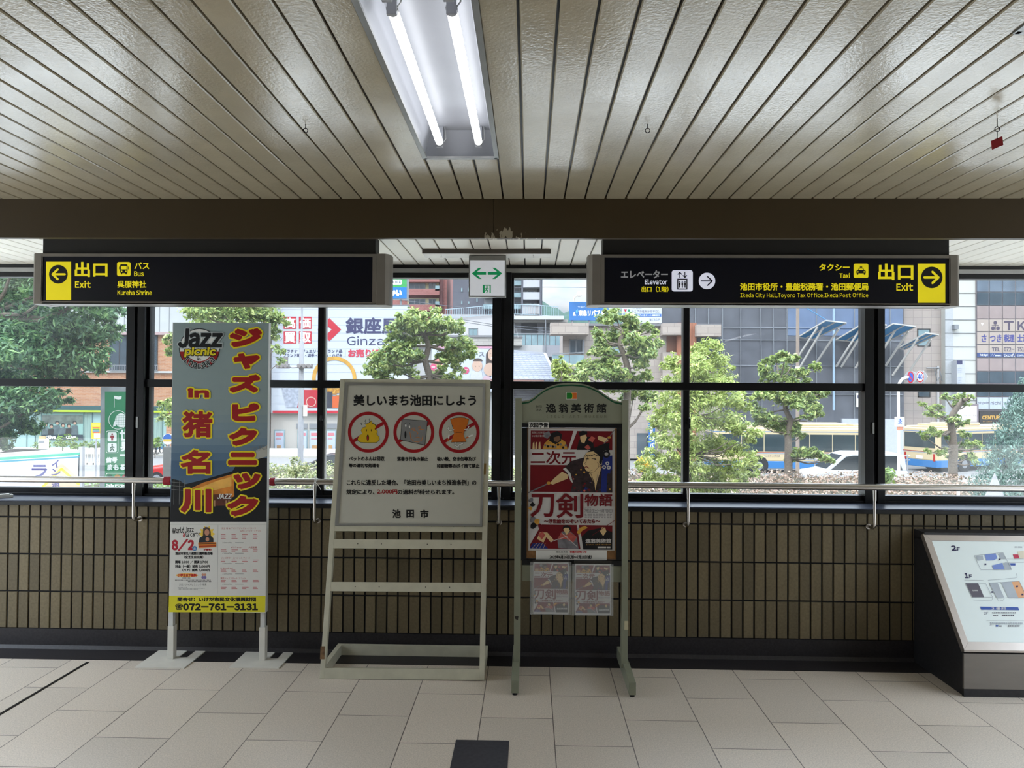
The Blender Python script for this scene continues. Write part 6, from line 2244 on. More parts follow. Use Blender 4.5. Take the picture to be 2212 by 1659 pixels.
tree('zelkova_tree', 'large dark feathery tree filling the leftmost window', 'tree', (-160, 1000), 13,
     [(-150, 950), (-120, 850), (-70, 760), (-20, 680)],
     [(-20, 620, 70), (60, 600, 60), (130, 620, 55), (190, 640, 45), (235, 670, 34), (30, 680, 65), (100, 690, 60), (165, 700, 52), (215, 720, 40), (245, 700, 24), (-30, 750, 70), (50, 760, 62), (120, 765, 55), (175, 770, 42), (205, 790, 26),
      (-40, 820, 60), (30, 815, 45), (95, 815, 40), (150, 812, 26), (-30, 880, 50), (30, 870, 46), (80, 870, 40), (120, 860, 26), (20, 920, 40), (60, 925, 26), (-40, 940, 46), (5, 960, 22), (150, 560, 60), (40, 540, 70), (250, 610, 26)],
     0.13, 0.42, lf_dark, 0.2, 0.8, aspect=0.30, seed=2)
tree('street_tree', 'loose green street tree behind the tall festival signboard', 'tree', (470, 1020), 24, [(470, 960), (478, 850), (490, 760), (500, 700)],
     [(430, 672, 30), (480, 668, 34), (530, 672, 32), (575, 680, 30), (600, 700, 18), (380, 740, 18), (362, 760, 13), (590, 725, 18), (600, 755, 14), (606, 780, 10), (450, 710, 40), (540, 715, 40), (358, 880, 16), (366, 910, 18), (352, 898, 10), (380, 870, 20)],
     0.16, 0.75, lf_mid, 0.16, 1.0, seed=3)
tree('street_tree', 'cloud pruned street tree with a forked trunk left of the central window post', 'tree', (925, 1015), 21, [(924, 930), (922, 860), (928, 812), (918, 780), (926, 748), (918, 722)],
     [(862, 716, 24), (888, 698, 28), (924, 690, 26), (955, 698, 24), (985, 706, 20), (875, 736, 26), (905, 728, 24), (940, 728, 24), (962, 738, 18), (998, 706, 9), (850, 748, 18), (842, 768, 20), (868, 766, 22), (893, 764, 20), (820, 780, 22),
      (845, 792, 24), (806, 802, 18), (872, 800, 18), (830, 815, 22), (1000, 745, 20), (978, 752, 18), (1012, 766, 18), (985, 775, 22), (955, 766, 16), (1018, 752, 9), (958, 790, 14), (990, 796, 14), (945, 815, 18), (980, 816, 15), (900, 812, 9), (915, 840, 20), (960, 850, 24), (880, 850, 20)],
     0.15, 0.95, lf_mid, 0.15, 0.7, seed=4)
tree('street_tree', 'tall cloud pruned street tree in front of the stone clad house', 'tree', (1352, 1015), 20, [(1352, 930), (1356, 830), (1356, 795), (1348, 765), (1338, 745), (1345, 715)],
     [(1312, 688, 20), (1330, 682, 16), (1357, 700, 22), (1368, 712, 16), (1396, 706, 12), (1410, 715, 12), (1294, 718, 13), (1300, 735, 16), (1325, 728, 20), (1345, 722, 16), (1316, 742, 12), (1368, 736, 18), (1385, 745, 18), (1405, 742, 18), (1425, 742, 10),
      (1376, 765, 24), (1398, 765, 18), (1388, 785, 18), (1296, 760, 20), (1318, 766, 17), (1303, 785, 15), (1326, 785, 14), (1268, 790, 17), (1255, 810, 15), (1288, 800, 20), (1312, 806, 22), (1340, 805, 20), (1372, 815, 18), (1395, 812, 14), (1330, 835, 24), (1370, 845, 26), (1400, 856, 18), (1392, 880, 12), (1350, 868, 16)],
     0.14, 1.05, lf_mid, 0.13, 0.6, seed=5)
tree('street_tree', 'short rounded street tree in front of the silver tiled roof', 'tree', (1215, 1015), 22, [(1215, 920), (1214, 840), (1214, 808)],
     [(1208, 786, 16), (1216, 800, 17), (1206, 808, 13), (1228, 820, 13), (1245, 826, 12), (1262, 824, 12), (1205, 836, 14), (1240, 850, 18)], 0.14, 1.1, lf_lime, 0.10, 0.4, seed=6)
tree('maple_tree', 'bright lime green maple right of the museum stand', 'tree', (1490, 1040), 10.5, [(1488, 980), (1492, 900), (1496, 840), (1500, 790)],
     [(1526, 756, 24), (1548, 748, 14), (1495, 770, 24), (1512, 790, 30), (1552, 778, 26), (1572, 800, 18), (1478, 800, 26), (1535, 815, 34), (1562, 830, 26), (1498, 830, 34), (1455, 775, 16), (1448, 790, 18), (1462, 830, 26), (1450, 860, 28), (1488, 868, 36), (1530, 860, 38), (1575, 865, 32), (1600, 858, 20), (1610, 880, 16), (1425, 885, 18),
      (1440, 905, 30), (1480, 915, 36), (1530, 910, 36), (1578, 915, 30), (1608, 930, 24), (1632, 935, 14), (1620, 950, 16), (1420, 930, 20), (1450, 955, 30), (1500, 962, 36), (1550, 965, 34), (1590, 975, 24), (1632, 985, 16), (1612, 1000, 22), (1440, 1000, 28), (1485, 1010, 34), (1535, 1010, 34), (1580, 1020, 26), (1408, 985, 22), (1395, 1010, 20), (1410, 1035, 28), (1460, 1045, 32), (1510, 1050, 34), (1560, 1050, 30), (1600, 1040, 20), (1625, 1022, 16)],
     0.072, 0.6, lf_lime, 0.05, 0.5, aspect=0.28, seed=7, flat=0.75)
tree('street_tree', 'twisted street tree in front of the parked white van', 'tree', (1704, 1018), 19, [(1703, 990), (1703, 955), (1701, 935), (1708, 908), (1697, 885), (1695, 855), (1686, 820)],
     [(1660, 780, 13), (1676, 776, 13), (1694, 776, 14), (1716, 778, 12), (1650, 795, 12), (1656, 812, 13), (1700, 803, 16), (1722, 806, 12), (1757, 792, 10), (1766, 796, 8), (1743, 803, 9), (1652, 825, 11), (1706, 822, 14), (1732, 826, 14), (1680, 818, 9), (1640, 852, 16), (1662, 850, 18), (1688, 862, 18), (1735, 858, 18), (1765, 852, 16), (1784, 846, 10), (1722, 874, 18), (1754, 880, 18), (1772, 892, 12), (1742, 898, 14),
      (1624, 880, 12), (1650, 898, 18), (1672, 912, 18), (1640, 915, 12), (1690, 928, 14), (1712, 935, 14), (1730, 942, 10), (1716, 920, 14), (1718, 982, 12), (1740, 980, 14), (1762, 982, 14), (1782, 990, 12), (1708, 992, 12), (1794, 994, 7)],
     0.13, 1.15, lf_mid, 0.11, 0.45, seed=8)
tree('street_tree', 'gnarled sparse street tree in front of the turning bus', 'tree', (2058, 1020), 20, [(2058, 1000), (2060, 970), (2056, 930), (2052, 905), (2064, 885), (2080, 865), (2094, 855)],
     [(1990, 872, 7), (2005, 882, 7), (2022, 880, 11), (2008, 894, 11), (2030, 896, 9), (2042, 858, 8), (2058, 858, 10), (2078, 852, 9), (2066, 872, 9), (2088, 874, 9), (2098, 858, 6), (2060, 905, 12), (2072, 918, 10), (2088, 912, 8), (2012, 930, 10), (2026, 938, 9), (1992, 938, 6), (2000, 945, 8), (2040, 945, 9), (2082, 940, 12), (2102, 965, 14), (2085, 962, 14), (2120, 962, 10), (2072, 972, 9),
      (2005, 974, 8), (2035, 975, 10), (2050, 988, 9), (2070, 985, 9), (2095, 985, 11), (2108, 1000, 9)],
     0.12, 1.1, lf_mid, 0.13, 0.45, seed=9)
# blue conifer
Yc = 12.5
base = at(2222, 1060, Yc)
t = thing('conifer', 'blue green conifer at the right edge of the rightmost window', 'conifer', (base[0], Yc, -1.25))
h = MB(m_bark)
ztop = at(2222, 815, Yc)[2]
h.tube([(base[0], Yc, -1.25), (base[0], Yc, ztop - 0.15)], [0.1, 0.02], n=8)
h.build('trunk', t, smooth=True)
N = 24000
u = RNG.random(N) ** 0.62
hgt = ztop - (ztop + 1.25) * u
ang = RNG.uniform(0, 2 * math.pi, N)
lump = 1 + 0.16 * np.sin(ang * 9 + hgt * 11) + 0.12 * np.sin(ang * 5 - hgt * 17)
rad = (0.06 + 1.02 * u ** 0.8) * lump * (0.55 + 0.45 * RNG.random(N) ** 0.35)
cen = np.stack([base[0] + rad * np.cos(ang), Yc + rad * np.sin(ang), hgt + RNG.normal(0, 0.03, N)], 1)
out = np.stack([np.cos(ang), np.sin(ang), np.full(N, 0.5)], 1)
leaf_mesh('foliage', t, cen, out, 0.075, lf_blue, 0.28, tang=np.stack([np.cos(ang), np.sin(ang), np.full(N, 1.3)], 1) + RNG.normal(0, 0.35, (N, 3)))

def hedge(name, label, x0, x1, y0, y1, ztop, n, mat, core, size=0.07, zbot=-1.25, lump=0.06):
    g = MB(core)
    nx_, ny_ = max(4, int((x1 - x0) / 0.5)), max(4, int((y1 - y0) / 0.5))
    V, F_ = [], []
    for j in range(ny_ + 1):
        for i in range(nx_ + 1):
            x, y = x0 + (x1 - x0) * i / nx_, y0 + (y1 - y0) * j / ny_
            e = min(1.0, min(i, nx_ - i, j, ny_ - j) / 1.0)
            V.append((x, y, zbot + (ztop - 0.06 - zbot) * e + lump * math.sin(x * 3.1) * math.cos(y * 2.3)))
    for j in range(ny_):
        for i in range(nx_):
            q = j * (nx_ + 1) + i
            F_.append((q, q + 1, q + nx_ + 2, q + nx_ + 1))
    g.mesh(V, F_)
    b_ = len(g.v)
    x = RNG.uniform(x0, x1, n)
    y = y0 + (y1 - y0) * RNG.random(n) ** 0.9
    z = ztop + lump * np.sin(x * 3.1) * np.cos(y * 2.3) + RNG.normal(0, 0.04, n) - 0.01
    cen = np.stack([x, y, z], 1)
    nf = n // 5
    xf = RNG.uniform(x0, x1, nf)
    cf = np.stack([xf, y0 + RNG.uniform(0, 0.35, nf), RNG.uniform(ztop - 0.7, ztop, nf)], 1)
    nor_ = np.concatenate([np.tile([0, -0.2, 1.0], (n, 1)), np.tile([0, -1.0, 0.5], (nf, 1))])
    o = leaf_mesh(name, None, np.concatenate([cen, cf]), nor_, size, mat, 0.5, loc=((x0 + x1) / 2, y0, zbot))
    me = o.data
    c = g.build('hedge_core', o, smooth=True)
    tag(o, label, 'hedge', kind='stuff')
    c['kind'] = 'stuff'
    return o
m_core = M('hedge_twigs', (86, 78, 58), 0.9, var=0.3)
hedge('flowering_hedge', 'low hedge of rosy cream leaves under the right windows', 0.4, 11.5, 7.5, 19.5, -0.60, 26000, lf_rose, m_core, 0.085)
hedge('clipped_hedge', 'low hedge of olive and cream leaves around the foot of the signal pole', -7.4, 0.3, 7.5, 19.8, -0.50, 16000, lf_olive, m_core, 0.085)
hedge('clipped_hedge', 'low green hedge around the foot of the green pillar sign', -12.0, -7.5, 8.8, 17.0, -0.62, 8000, lf_bush, m_core, 0.085)
def bush(name, label, px, py, Y, r, mat, n=700, size=0.07, zb=-1.25, group=None, cat='bush'):
    c = at(px, py, Y)
    t = thing(name, label, cat, (c[0], Y, zb), group)
    h = MB(m_bark)
    rm = r * Y / FPX
    h.tube([(c[0], Y, zb), (c[0], Y, c[2])], [0.03, 0.015], n=6)
    h.build('stem', t)
    p, d = blob_points(c, rm, n, 1.0)
    leaf_mesh('foliage', t, p, d, size, mat, 0.4)
bush('weed_bush', 'fresh green weedy bush in the lower left corner of the rightmost window', 1912, 1030, 10.5, 26, lf_bush, 800, 0.06)
bush('yellow_bush', 'small yellow bush right of the museum stand', 1388, 1006, 15, 20, lf_yel, 600, 0.07)
for i, (px, py, r, lb) in enumerate(((92, 962, 15, 'green bush in front of the bank left of the green pillar, nearest the white kiosk'), (135, 955, 18, 'green bush in front of the bank under the poster of people'), (168, 962, 16, 'green bush in front of the bank right of the poster of people'), (205, 960, 14, 'green bush behind the grey post of the white panel'),
                                      (335, 960, 16, 'green bush behind the parked bicycles'), (640, 1012, 26, 'pale flowering bush at the foot of the signal pole'), (545, 1020, 30, 'pale flowering bush right of the festival signboard'))):
    Y = 51 if i < 5 else 14
    bush('bush', lb, px, py, Y, r, lf_bush if i < 5 else lf_olive, 500, 0.2 if i < 5 else 0.07, ZG if i < 5 else -1.25, None)

# ------------------------------------------------------------------ vehicles
m_tyre = M('tyre_rubber', (34, 34, 36), 0.8)
m_hub = M('wheel_hub', (176, 178, 182), 0.4, 0.5)
def wheel(par, L, w, x, y, r, xf):
    h = MB(m_tyre)
    s = 1 if y > 0 else -1
    h.tube([xf((x, y - s * w, r)), xf((x, y, r))], r, n=20)
    wl = h.build('wheel', par, smooth=True)
    h = MB(m_hub)
    h.tube([xf((x, y - s * 0.02, r)), xf((x, y + s * 0.015, r))], r * 0.55, n=16)
    h.build('hub_cap', wl, smooth=True)

def bus(label, org, rz, L=10.4, Wd=2.4, Hb=2.95):
    ca, sa = math.cos(rz), math.sin(rz)
    o3 = np.array(org, float)
    xf = lambda p: o3 + np.array([p[0] * ca - p[1] * sa, p[0] * sa + p[1] * ca, p[2]])
    t = thing('bus', label, 'bus', org, 'town buses')
    m_cr, m_bl, m_gl = M('bus_cream', (230, 208, 166), 0.35, var=0.02), M('bus_blue', (56, 132, 200), 0.35, var=0.02), M('bus_window', (52, 68, 72), 0.1, var=0.2, scale=1, spec=0.7)
    def bx(x0, x1, y0, y1, z0, z1, m, nm, par=None, bev=0.0):
        h = MB(m)
        P_ = [xf((x, y, z)) for z in (z0, z1) for x, y in ((x0, y0), (x1, y0), (x1, y1), (x0, y1))]
        h.mesh(P_, [(0, 3, 2, 1), (4, 5, 6, 7), (0, 1, 5, 4), (1, 2, 6, 5), (2, 3, 7, 6), (3, 0, 4, 7)])
        return h.build(nm, par or t, bevel=bev)
    y0, y1 = -Wd / 2, Wd / 2
    body = bx(0, L, y0, y1, 0.72, Hb - 0.12, m_cr, 'body', None, 0.10)
    bx(0.02, L - 0.02, y0 + 0.01, y1 - 0.01, 0.32, 0.78, m_bl, 'skirt', None, 0.03)
    bx(0.1, L - 0.1, y0 + 0.15, y1 - 0.15, Hb - 0.14, Hb - 0.03, m_cr, 'roof', None, 0.05)
    bx(L * 0.52, L * 0.8, y0 + 0.4, y1 - 0.4, Hb - 0.04, Hb + 0.16, m_cr, 'roof_unit', None, 0.06)
    bx(L * 0.84, L * 0.93, y0 + 0.5, y1 - 0.5, Hb - 0.04, Hb + 0.08, m_cr, 'roof_vent', None, 0.02)
    n_ = 7
    for k in range(n_):
        xa, xb = 0.35 + (L - 0.7) * k / n_, 0.35 + (L - 0.7) * (k + 1) / n_ - 0.06
        bx(xa, xb, y0 - 0.012, y0 + 0.02, 1.36, 2.42, m_gl, 'side_window')
        bx(xa, xb, y1 - 0.02, y1 + 0.012, 1.36, 2.42, m_gl, 'side_window')
    bx(-0.012, 0.02, y0 + 0.12, y1 - 0.12, 1.35, 2.50, m_gl, 'windscreen')
    bx(L - 0.02, L + 0.012, y0 + 0.12, y1 - 0.12, 1.55, 2.50, m_gl, 'rear_window')
    for z, m_ in ((1.30, M('bus_red_stripe', (176, 44, 52), 0.4)), (1.24, M('bus_grey_stripe', (170, 180, 196), 0.4)), (2.58, M('bus_blue_stripe', (110, 150, 200), 0.4))):
        bx(-0.006, L + 0.006, y0 - 0.008, y1 + 0.008, z - 0.02, z + 0.02, m_, 'stripe')
    for yy in (y0 + 0.12, y1 - 0.24):
        bx(L - 0.01, L + 0.02, yy, yy + 0.12, 0.72, 1.18, M('tail_lamp', (196, 36, 30), 0.3), 'tail_lamp')
    bx(L - 0.01, L + 0.015, -0.22, 0.22, 0.82, 1.02, m_white, 'number_plate')
    for x in (2.75, L - 2.6):
        for yy in (y0 - 0.01, y1 + 0.01):
            h = MB(m_tyre)
            s = -1 if yy < 0 else 1
            h.tube([xf((x, yy - s * 0.02, 0.52)), xf((x, yy + s * 0.004, 0.52))], 0.60, n=24)
            h.build('wheel_arch', t)
            wheel(t, L, 0.28, x, yy + s * 0.012, 0.48, xf)
    return t, xf
Yb1 = 44.0
a = at(1541, 1000, Yb1)
tb_, xf = bus('cream and blue town bus stopped behind the white van', (a[0], Yb1 + 1.2, ZG), 0.0, 10.4)
g = G(Plane((0, Yb1 - 0.012, 0), (0, -1, 0), 0.01))
g.text('ノンステップバス', 1649, 983, 1685, 987.6, m_ind, 0.2)
g.build('lettering', tb_)
a = at(1990, 1000, 46.0)
rz = math.radians(205)
LB, WB = 10.0, 2.35
rc = np.array([a[0], 46.2, 0])
ca, sa = math.cos(rz), math.sin(rz)
org = rc - np.array([LB * ca, LB * sa, 0])
bus('cream and blue town bus turning away behind the gnarled tree', (org[0], org[1], ZG), rz, LB, WB)

def car(label, org, rz, L, Wd, H, paint, van=False):
    ca, sa = math.cos(rz), math.sin(rz)
    o3 = np.array(org, float)
    xf = lambda p: o3 + np.array([p[0] * ca - p[1] * sa, p[0] * sa + p[1] * ca, p[2]])
    t = thing('car', label, 'car', org)
    if van:
        body = [(0, 0.35), (0, 0.85), (0.25, 1.0), (0.95, 1.12), (L - 0.05, 1.12), (L, 0.9), (L, 0.35)]
        cab = [(0.85, 1.10), (1.75, H - 0.12), (2.2, H), (L - 0.5, H), (L - 0.15, H - 0.15), (L - 0.05, 1.10)]
        win = [(1.12, 1.14), (1.85, H - 0.2), (2.2, H - 0.14), (L - 0.55, H - 0.14), (L - 0.28, 1.14)]
    else:
        body = [(0, 0.3), (0, 0.68), (0.3, 0.82), (1.15, 0.92), (L - 0.7, 0.96), (L - 0.05, 0.86), (L, 0.4), (L, 0.3)]
        cab = [(1.05, 0.90), (1.85, H - 0.05), (2.3, H), (L - 1.5, H), (L - 1.0, H - 0.1), (L - 0.45, 0.94)]
        win = [(1.35, 0.95), (1.95, H - 0.12), (2.3, H - 0.09), (L - 1.55, H - 0.09), (L - 0.85, 0.97)]
    h = MB(paint)
    w = Wd / 2
    vec = np.array([-sa, ca, 0])
    h.prism([xf((x, -w, z)) for x, z in body], vec * Wd)
    bd = h.build('body', t, bevel=0.08)
    h = MB(paint)
    h.prism([xf((x, -w + 0.1, z)) for x, z in cab], vec * (Wd - 0.2))
    h.build('cabin', t, bevel=0.06)
    m_gl = M('car_window', (46, 54, 58), 0.08, spec=0.8)
    for s in (-1, 1):
        h = MB(m_gl)
        h.prism([xf((x, s * (w - 0.09) - 0.012, z)) for x, z in win], vec * 0.024)
        h.build('side_window', t)
    h = MB(m_gl)
    (xa, za), (xb, zb2) = cab[0], cab[1]
    dz = 0.03
    h.face([xf((xa + 0.06, -w + 0.22, za + 0.06 + dz)), xf((xa + 0.06, w - 0.22, za + 0.06 + dz)), xf((xb - 0.03, w - 0.26, zb2 - 0.04 + dz)), xf((xb - 0.03, -w + 0.26, zb2 - 0.04 + dz))])
    h.build('windscreen', t)
    for x in (0.85, L - 0.85):
        for s in (-1, 1):
            wheel(t, L, 0.2, x, s * (w + 0.01), 0.32, xf)
    for s in (-1, 1):
        h = MB(MATS['white_paint'])
        h.prism([xf((-0.01, s * (w - 0.38) - 0.15, z)) for z in (0.62, 0.78)] + [xf((0.12, s * (w - 0.38) - 0.15, 0.84)), xf((0.1, s * (w - 0.38) - 0.15, 0.62))], vec * 0.3)
        h.build('head_lamp', t)
    return t
a = at(1733, 1000, 36.5)
car('white van parked in front of the cream and blue bus', (a[0], 36.5, ZG), 0.0, 4.9, 1.8, 1.98, M('van_white', (222, 224, 230), 0.25, var=0.01), True)
a = at(634, 1000, 39)
car('black car passing under the white shop billboard', (a[0], 39, ZG), 0.03, 4.6, 1.75, 1.45, M('car_black', (36, 38, 46), 0.2, var=0.01))
a = at(310, 1000, 37)
car('red car just left of the festival signboard', (a[0], 37, ZG), 0.25, 4.0, 1.7, 1.45, M('car_red', (206, 36, 36), 0.25, var=0.01))

# ------------------------------------------------------------------ poles and signs along the street
m_gpole = M('pale_grey_pole', (176, 176, 180), 0.5, 0.2)
Y = 29
q = at(650, 900, Y)
t = thing('signal_pole', 'grey traffic signal pole with two signal heads before the white billboard', 'traffic signal', (q[0], Y, ZG))
h = MB(m_gpole)
ztp = at(650, 640, Y)[2]
h.tube([(q[0], Y, ZG), (q[0], Y, at(650, 740, Y)[2]), (q[0], Y, at(650, 735, Y)[2]), (q[0], Y, ztp)], [0.13, 0.095, 0.045, 0.035], n=12)
h.build('pole', t, smooth=True)
h = MB(m_gpole)
zz = at(650, 792, Y)[2]
h.tube([at(612, 788, Y), at(632, 794, Y), (q[0], Y, zz)], 0.035, n=8)
h.tube([at(615, 776, Y - 0.1), at(615, 790, Y - 0.1)], 0.03, n=8)
h.build('arm', t, smooth=True)
for c0, c1, nm in (((598, 786), (624, 796), 0), ((644, 786), (675, 796), 1)):
    h = MB(M('signal_housing', (150, 142, 140), 0.5))
    a, c = at(*c0, Y - 0.12), at(*c1, Y - 0.12)
    h.box(a[0], c[0], Y - 0.2, Y, c[2], a[2])
    for k in range(3):
        x = a[0] + (c[0] - a[0]) * (k + 0.5) / 3
        h.tube([(x, Y - 0.2, (a[2] + c[2]) / 2), (x + 0.03, Y - 0.42, (a[2] + c[2]) / 2 + 0.01)], 0.085, n=10)
    h.build('signal_head', t, bevel=0.01)
h = MB(M('signal_housing', (150, 142, 140), 0.5))
a, c = at(611, 771, Y - 0.1), at(621, 787, Y - 0.1)
h.box(a[0], c[0], Y - 0.16, Y - 0.02, c[2], a[2])
h.build('pedestrian_signal', t)
h = MB(m_white)
a, c = at(655, 875, Y - 0.1), at(661, 899, Y - 0.1)
h.box(a[0], c[0], Y - 0.1, Y + 0.05, c[2], a[2])
h.build('name_plate', t)
Y = 27
q = at(1723, 800, Y)
t = thing('lamp_pole', 'slender brown pole in front of the sheeted building', 'pole', (q[0], Y, ZG))
h = MB(M('brown_pole', (168, 150, 136), 0.5))
h.tube([(q[0], Y, ZG), (q[0], Y, at(1723, 560, Y)[2])], [0.075, 0.055], n=12)
h.build('pole', t, smooth=True)
h = MB(m_white)
h.tube([at(1723, 792, Y), at(1723, 799, Y)], 0.082, n=12)
h.build('band', t)
Y = 32
q = at(1943, 900, Y)
t = thing('road_sign_post', 'white post with a no parking sign and a 40 speed limit sign', 'road sign', (q[0], Y, ZG))
h = MB(m_white)
h.tube([(q[0] - 0.03, Y, ZG), (q[0] - 0.05, Y, at(1943, 832, Y)[2]), at(1945, 824, Y), at(1950, 818, Y), at(1958, 815, Y), at(2002, 813, Y)], 0.06, n=10)
h.build('post', t, smooth=True)
r_red, r_blue = M('sign_red', (206, 44, 58), 0.4), M('sign_blue_face', (46, 96, 206), 0.4)
for cx_, cy_, rx, nm in ((1967, 815, 7.6, 'no_parking_sign'), (1987.5, 814, 9.0, 'speed_limit_sign'), (1999, 814, 8.0, 'sign_back')):
    rm = 13.2 * Y / FPX
    c = at(cx_, cy_, Y - 0.1)
    yaw = math.acos(min(1, rx / 13.2))
    nv = np.array([math.sin(yaw) * -1, -math.cos(yaw), 0])
    if nm == 'sign_back':
        nv = np.array([math.sin(yaw), -math.cos(yaw), 0])
        c = c + np.array([0, 0.12, 0])
    h = MB(m_gpole)
    h.tube([c, c - nv * 0.03], rm, n=28)
    d = h.build(nm, t)
    if nm != 'sign_back':
        g = G(Plane(c + nv * 0.002, nv, 0.004))
        if nm == 'no_parking_sign':
            g.disc(cx_, cy_, rx * 0.97, r_red, ry=12.8)
            g.disc(cx_, cy_, rx * 0.72, r_blue, ry=9.6, lift=2)
            g.line([(cx_ - rx * 0.55, cy_ - 7.2), (cx_ + rx * 0.55, cy_ + 7.2)], 2.2, r_red, 3)
        else:
            g.disc(cx_, cy_, rx * 0.97, MATS['white_print'], ry=12.8)
            g.disc(cx_, cy_, rx * 0.93, r_red, ry=12.3, lift=2)
            g.disc(cx_, cy_, rx * 0.72, MATS['white_print'], ry=9.6, lift=3)
            g.text('40', cx_ - 5, cy_ - 6, cx_ + 5, cy_ + 6, r_blue, 0.5, 4)
        g.build('sign_print', d)
a, c = at(1934, 900.5, Y - 0.12), at(1954, 921.5, Y - 0.12)
h = MB(m_white)
h.box(a[0], c[0], Y - 0.12, Y - 0.06, c[2], a[2])
d = h.build('crossing_sign', t)
g = G(Plane((0, Y - 0.12, 0), (0, -1, 0), 0.004))
g.rect(1936, 902.5, 1953, 919.5, M('sign_pale', (224, 228, 234), 0.4))
g.disc(1944.5, 906, 1.5, r_blue, lift=2, n=10)
g.line([(1944.5, 908), (1944, 912), (1941.5, 916)], 1.7, r_blue, 2, [[(1944, 912), (1947, 916)], [(1941.5, 910.5), (1944.5, 908.5), (1947.5, 910.5)]])
g.line([(1937.5, 904), (1951.5, 917.5)], 0.6, q_ln, 3)
g.line([(1951.5, 904), (1937.5, 917.5)], 0.6, q_ln, 3.4)
g.build('sign_print', d)
h = MB(M('sign_orange_plate', (226, 150, 120), 0.5))
a, c = at(1938, 922, Y - 0.1), at(1951, 929, Y - 0.1)
h.box(a[0], c[0], Y - 0.1, Y - 0.06, c[2], a[2])
h.build('small_plate', t)
# guard rail on the far kerb
t = thing('guard_rail', 'low pipe guard rail on the kerb before the white hoarding', 'guard rail', at(1955, 1000, 38))
h = MB(m_gpole)
for y in (985, 994):
    h.tube([at(1700, y - 2, 41), at(1966, y, 41)], 0.035, n=8)
h.build('pipe', t)
for x in (1760, 1840, 1918, 1960):
    q = at(x, 985, 41)
    h = MB(m_gpole)
    h.tube([(q[0], 41, ZG), (q[0], 41, q[2] + 0.05)], 0.04, n=8)
    h.build('post', t)
# triangular sign seen from behind
Y = 7.2
t = thing('triangle_sign', 'back of a grey triangular road sign before the blue conifer', 'road sign', at(2150, 1070, Y))
h = MB(M('sign_back_grey', (176, 174, 176), 0.5, 0.2))
h.prism([at(2150, 1023, Y), at(2172, 1078, Y), at(2166, 1084, Y), at(2134, 1084, Y), at(2128, 1078, Y)], (0, 0.02, 0))
h.build('plate', t)
q = at(2147, 1060, Y)
h = MB(m_white)
h.tube([(q[0], Y + 0.05, 0.25), (q[0], Y + 0.05, q[2])], 0.02, n=10)
h.build('post', t)
Y = 9
q = at(2070, 1075, Y)
t = thing('marker_post', 'thin white marker post in the hedge left of the triangular sign', 'post', (q[0], Y, -1.25))
h = MB(m_white)
h.tube([(q[0], Y, -1.25), (q[0], Y, at(2070, 1056, Y)[2])], 0.018, n=10)
h.build('shaft', t)

# green pillar sign at left
Y = 15
a, c = at(217, 900, Y), at(292, 900, Y)
t = thing('pillar_sign', 'tall green traffic safety pillar sign with white lettering', 'sign', ((a[0] + c[0]) / 2, Y, -1.25))
h = MB(M('weathered_grey_paint', (186, 190, 194), 0.6, var=0.2, scale=3))
h.box(a[0], c[0], Y, Y + 0.35, ZG if False else -1.25, at(250, 836, Y)[2])
pb = h.build('pillar', t)
g = G(VP(Y, 0.002))
s_gr = M('safety_green', (46, 164, 104), 0.45, var=0.03)
s_gd = M('safety_green_dark', (20, 104, 70), 0.45)
wht = MATS['white_print']
g.rect(226.5, 846, 288, 1110, s_gr)
g.line([(247, 855), (247, 880)], 0.8, wht, 2)
g.poly([(247, 855), (256, 856.5), (263, 855.5), (262, 862), (255, 863), (247, 861)], wht, 2)
g.ring(255, 907, 19.5, 20.6, wht, 2)
g.disc(262, 908, 13.5, wht, ry=15, lift=2)
g.poly([(246, 912), (254, 905), (250, 920), (244, 922)], wht, 2.5)
for k in range(-2, 3):
    g.line([(262 + k * 5, 896), (262 + k * 6, 921)], 0.4, s_gr, 3)
    g.line([(249, 908 + k * 5), (275, 907 + k * 5)], 0.4, s_gr, 3.5)
g.rrect(229, 930.5, 255.5, 979, 4, wht, 2)
g.rrect(230, 931.5, 254.5, 978, 3.6, s_gr, 3)
for y0_, m_ in ((934, M('pict_red', (196, 60, 70), 0.5)), (957, s_gd)):
    g.rrect(232.5, y0_, 252, y0_ + 19.5, 3, wht, 4)
    cx_ = 242.3
    g.disc(cx_, y0_ + 4, 2, m_, lift=5, n=12)
    if y0_ < 940:
        g.poly([(cx_ - 4, y0_ + 6.5), (cx_ + 4, y0_ + 6.5), (cx_ + 4, y0_ + 12), (cx_ + 2.4, y0_ + 12), (cx_ + 2.2, y0_ + 17.5), (cx_ - 2.2, y0_ + 17.5), (cx_ - 2.4, y0_ + 12), (cx_ - 4, y0_ + 12)], m_, 5)
    else:
        g.line([(cx_, y0_ + 7), (cx_, y0_ + 11.5), (cx_ - 4, y0_ + 17)], 2.4, m_, 5, [[(cx_, y0_ + 11.5), (cx_ + 4, y0_ + 17)], [(cx_ - 4, y0_ + 11), (cx_, y0_ + 7.5), (cx_ + 4, y0_ + 10)]])
for ch, x0_, y0_, x1_, y1_ in (('世', 259, 928.5, 284, 951), ('界', 261, 955, 284, 974)):
    g.text(ch, x0_, y0_, x1_, y1_, wht, 1.0, 2)
g.rect(259, 981, 284, 985, wht, 2)
g.text('信号', 229, 988, 252, 999, wht, 0.8, 2, shear=0.12)
g.text('まもる町', 232, 1003.5, 284, 1015.5, wht, 0.8, 2, shear=0.12)
g.rrect(228.5, 1022, 285, 1040, 4, wht, 2)
g.rrect(229.5, 1023, 284, 1039, 3.6, s_gr, 3)
for x_, m_ in ((237, s_gd), (253.5, M('pict_amber', (206, 150, 60), 0.5)), (270, MATS['pict_red'])):
    g.disc(x_, 1031, 6.4, m_, lift=4, n=24)
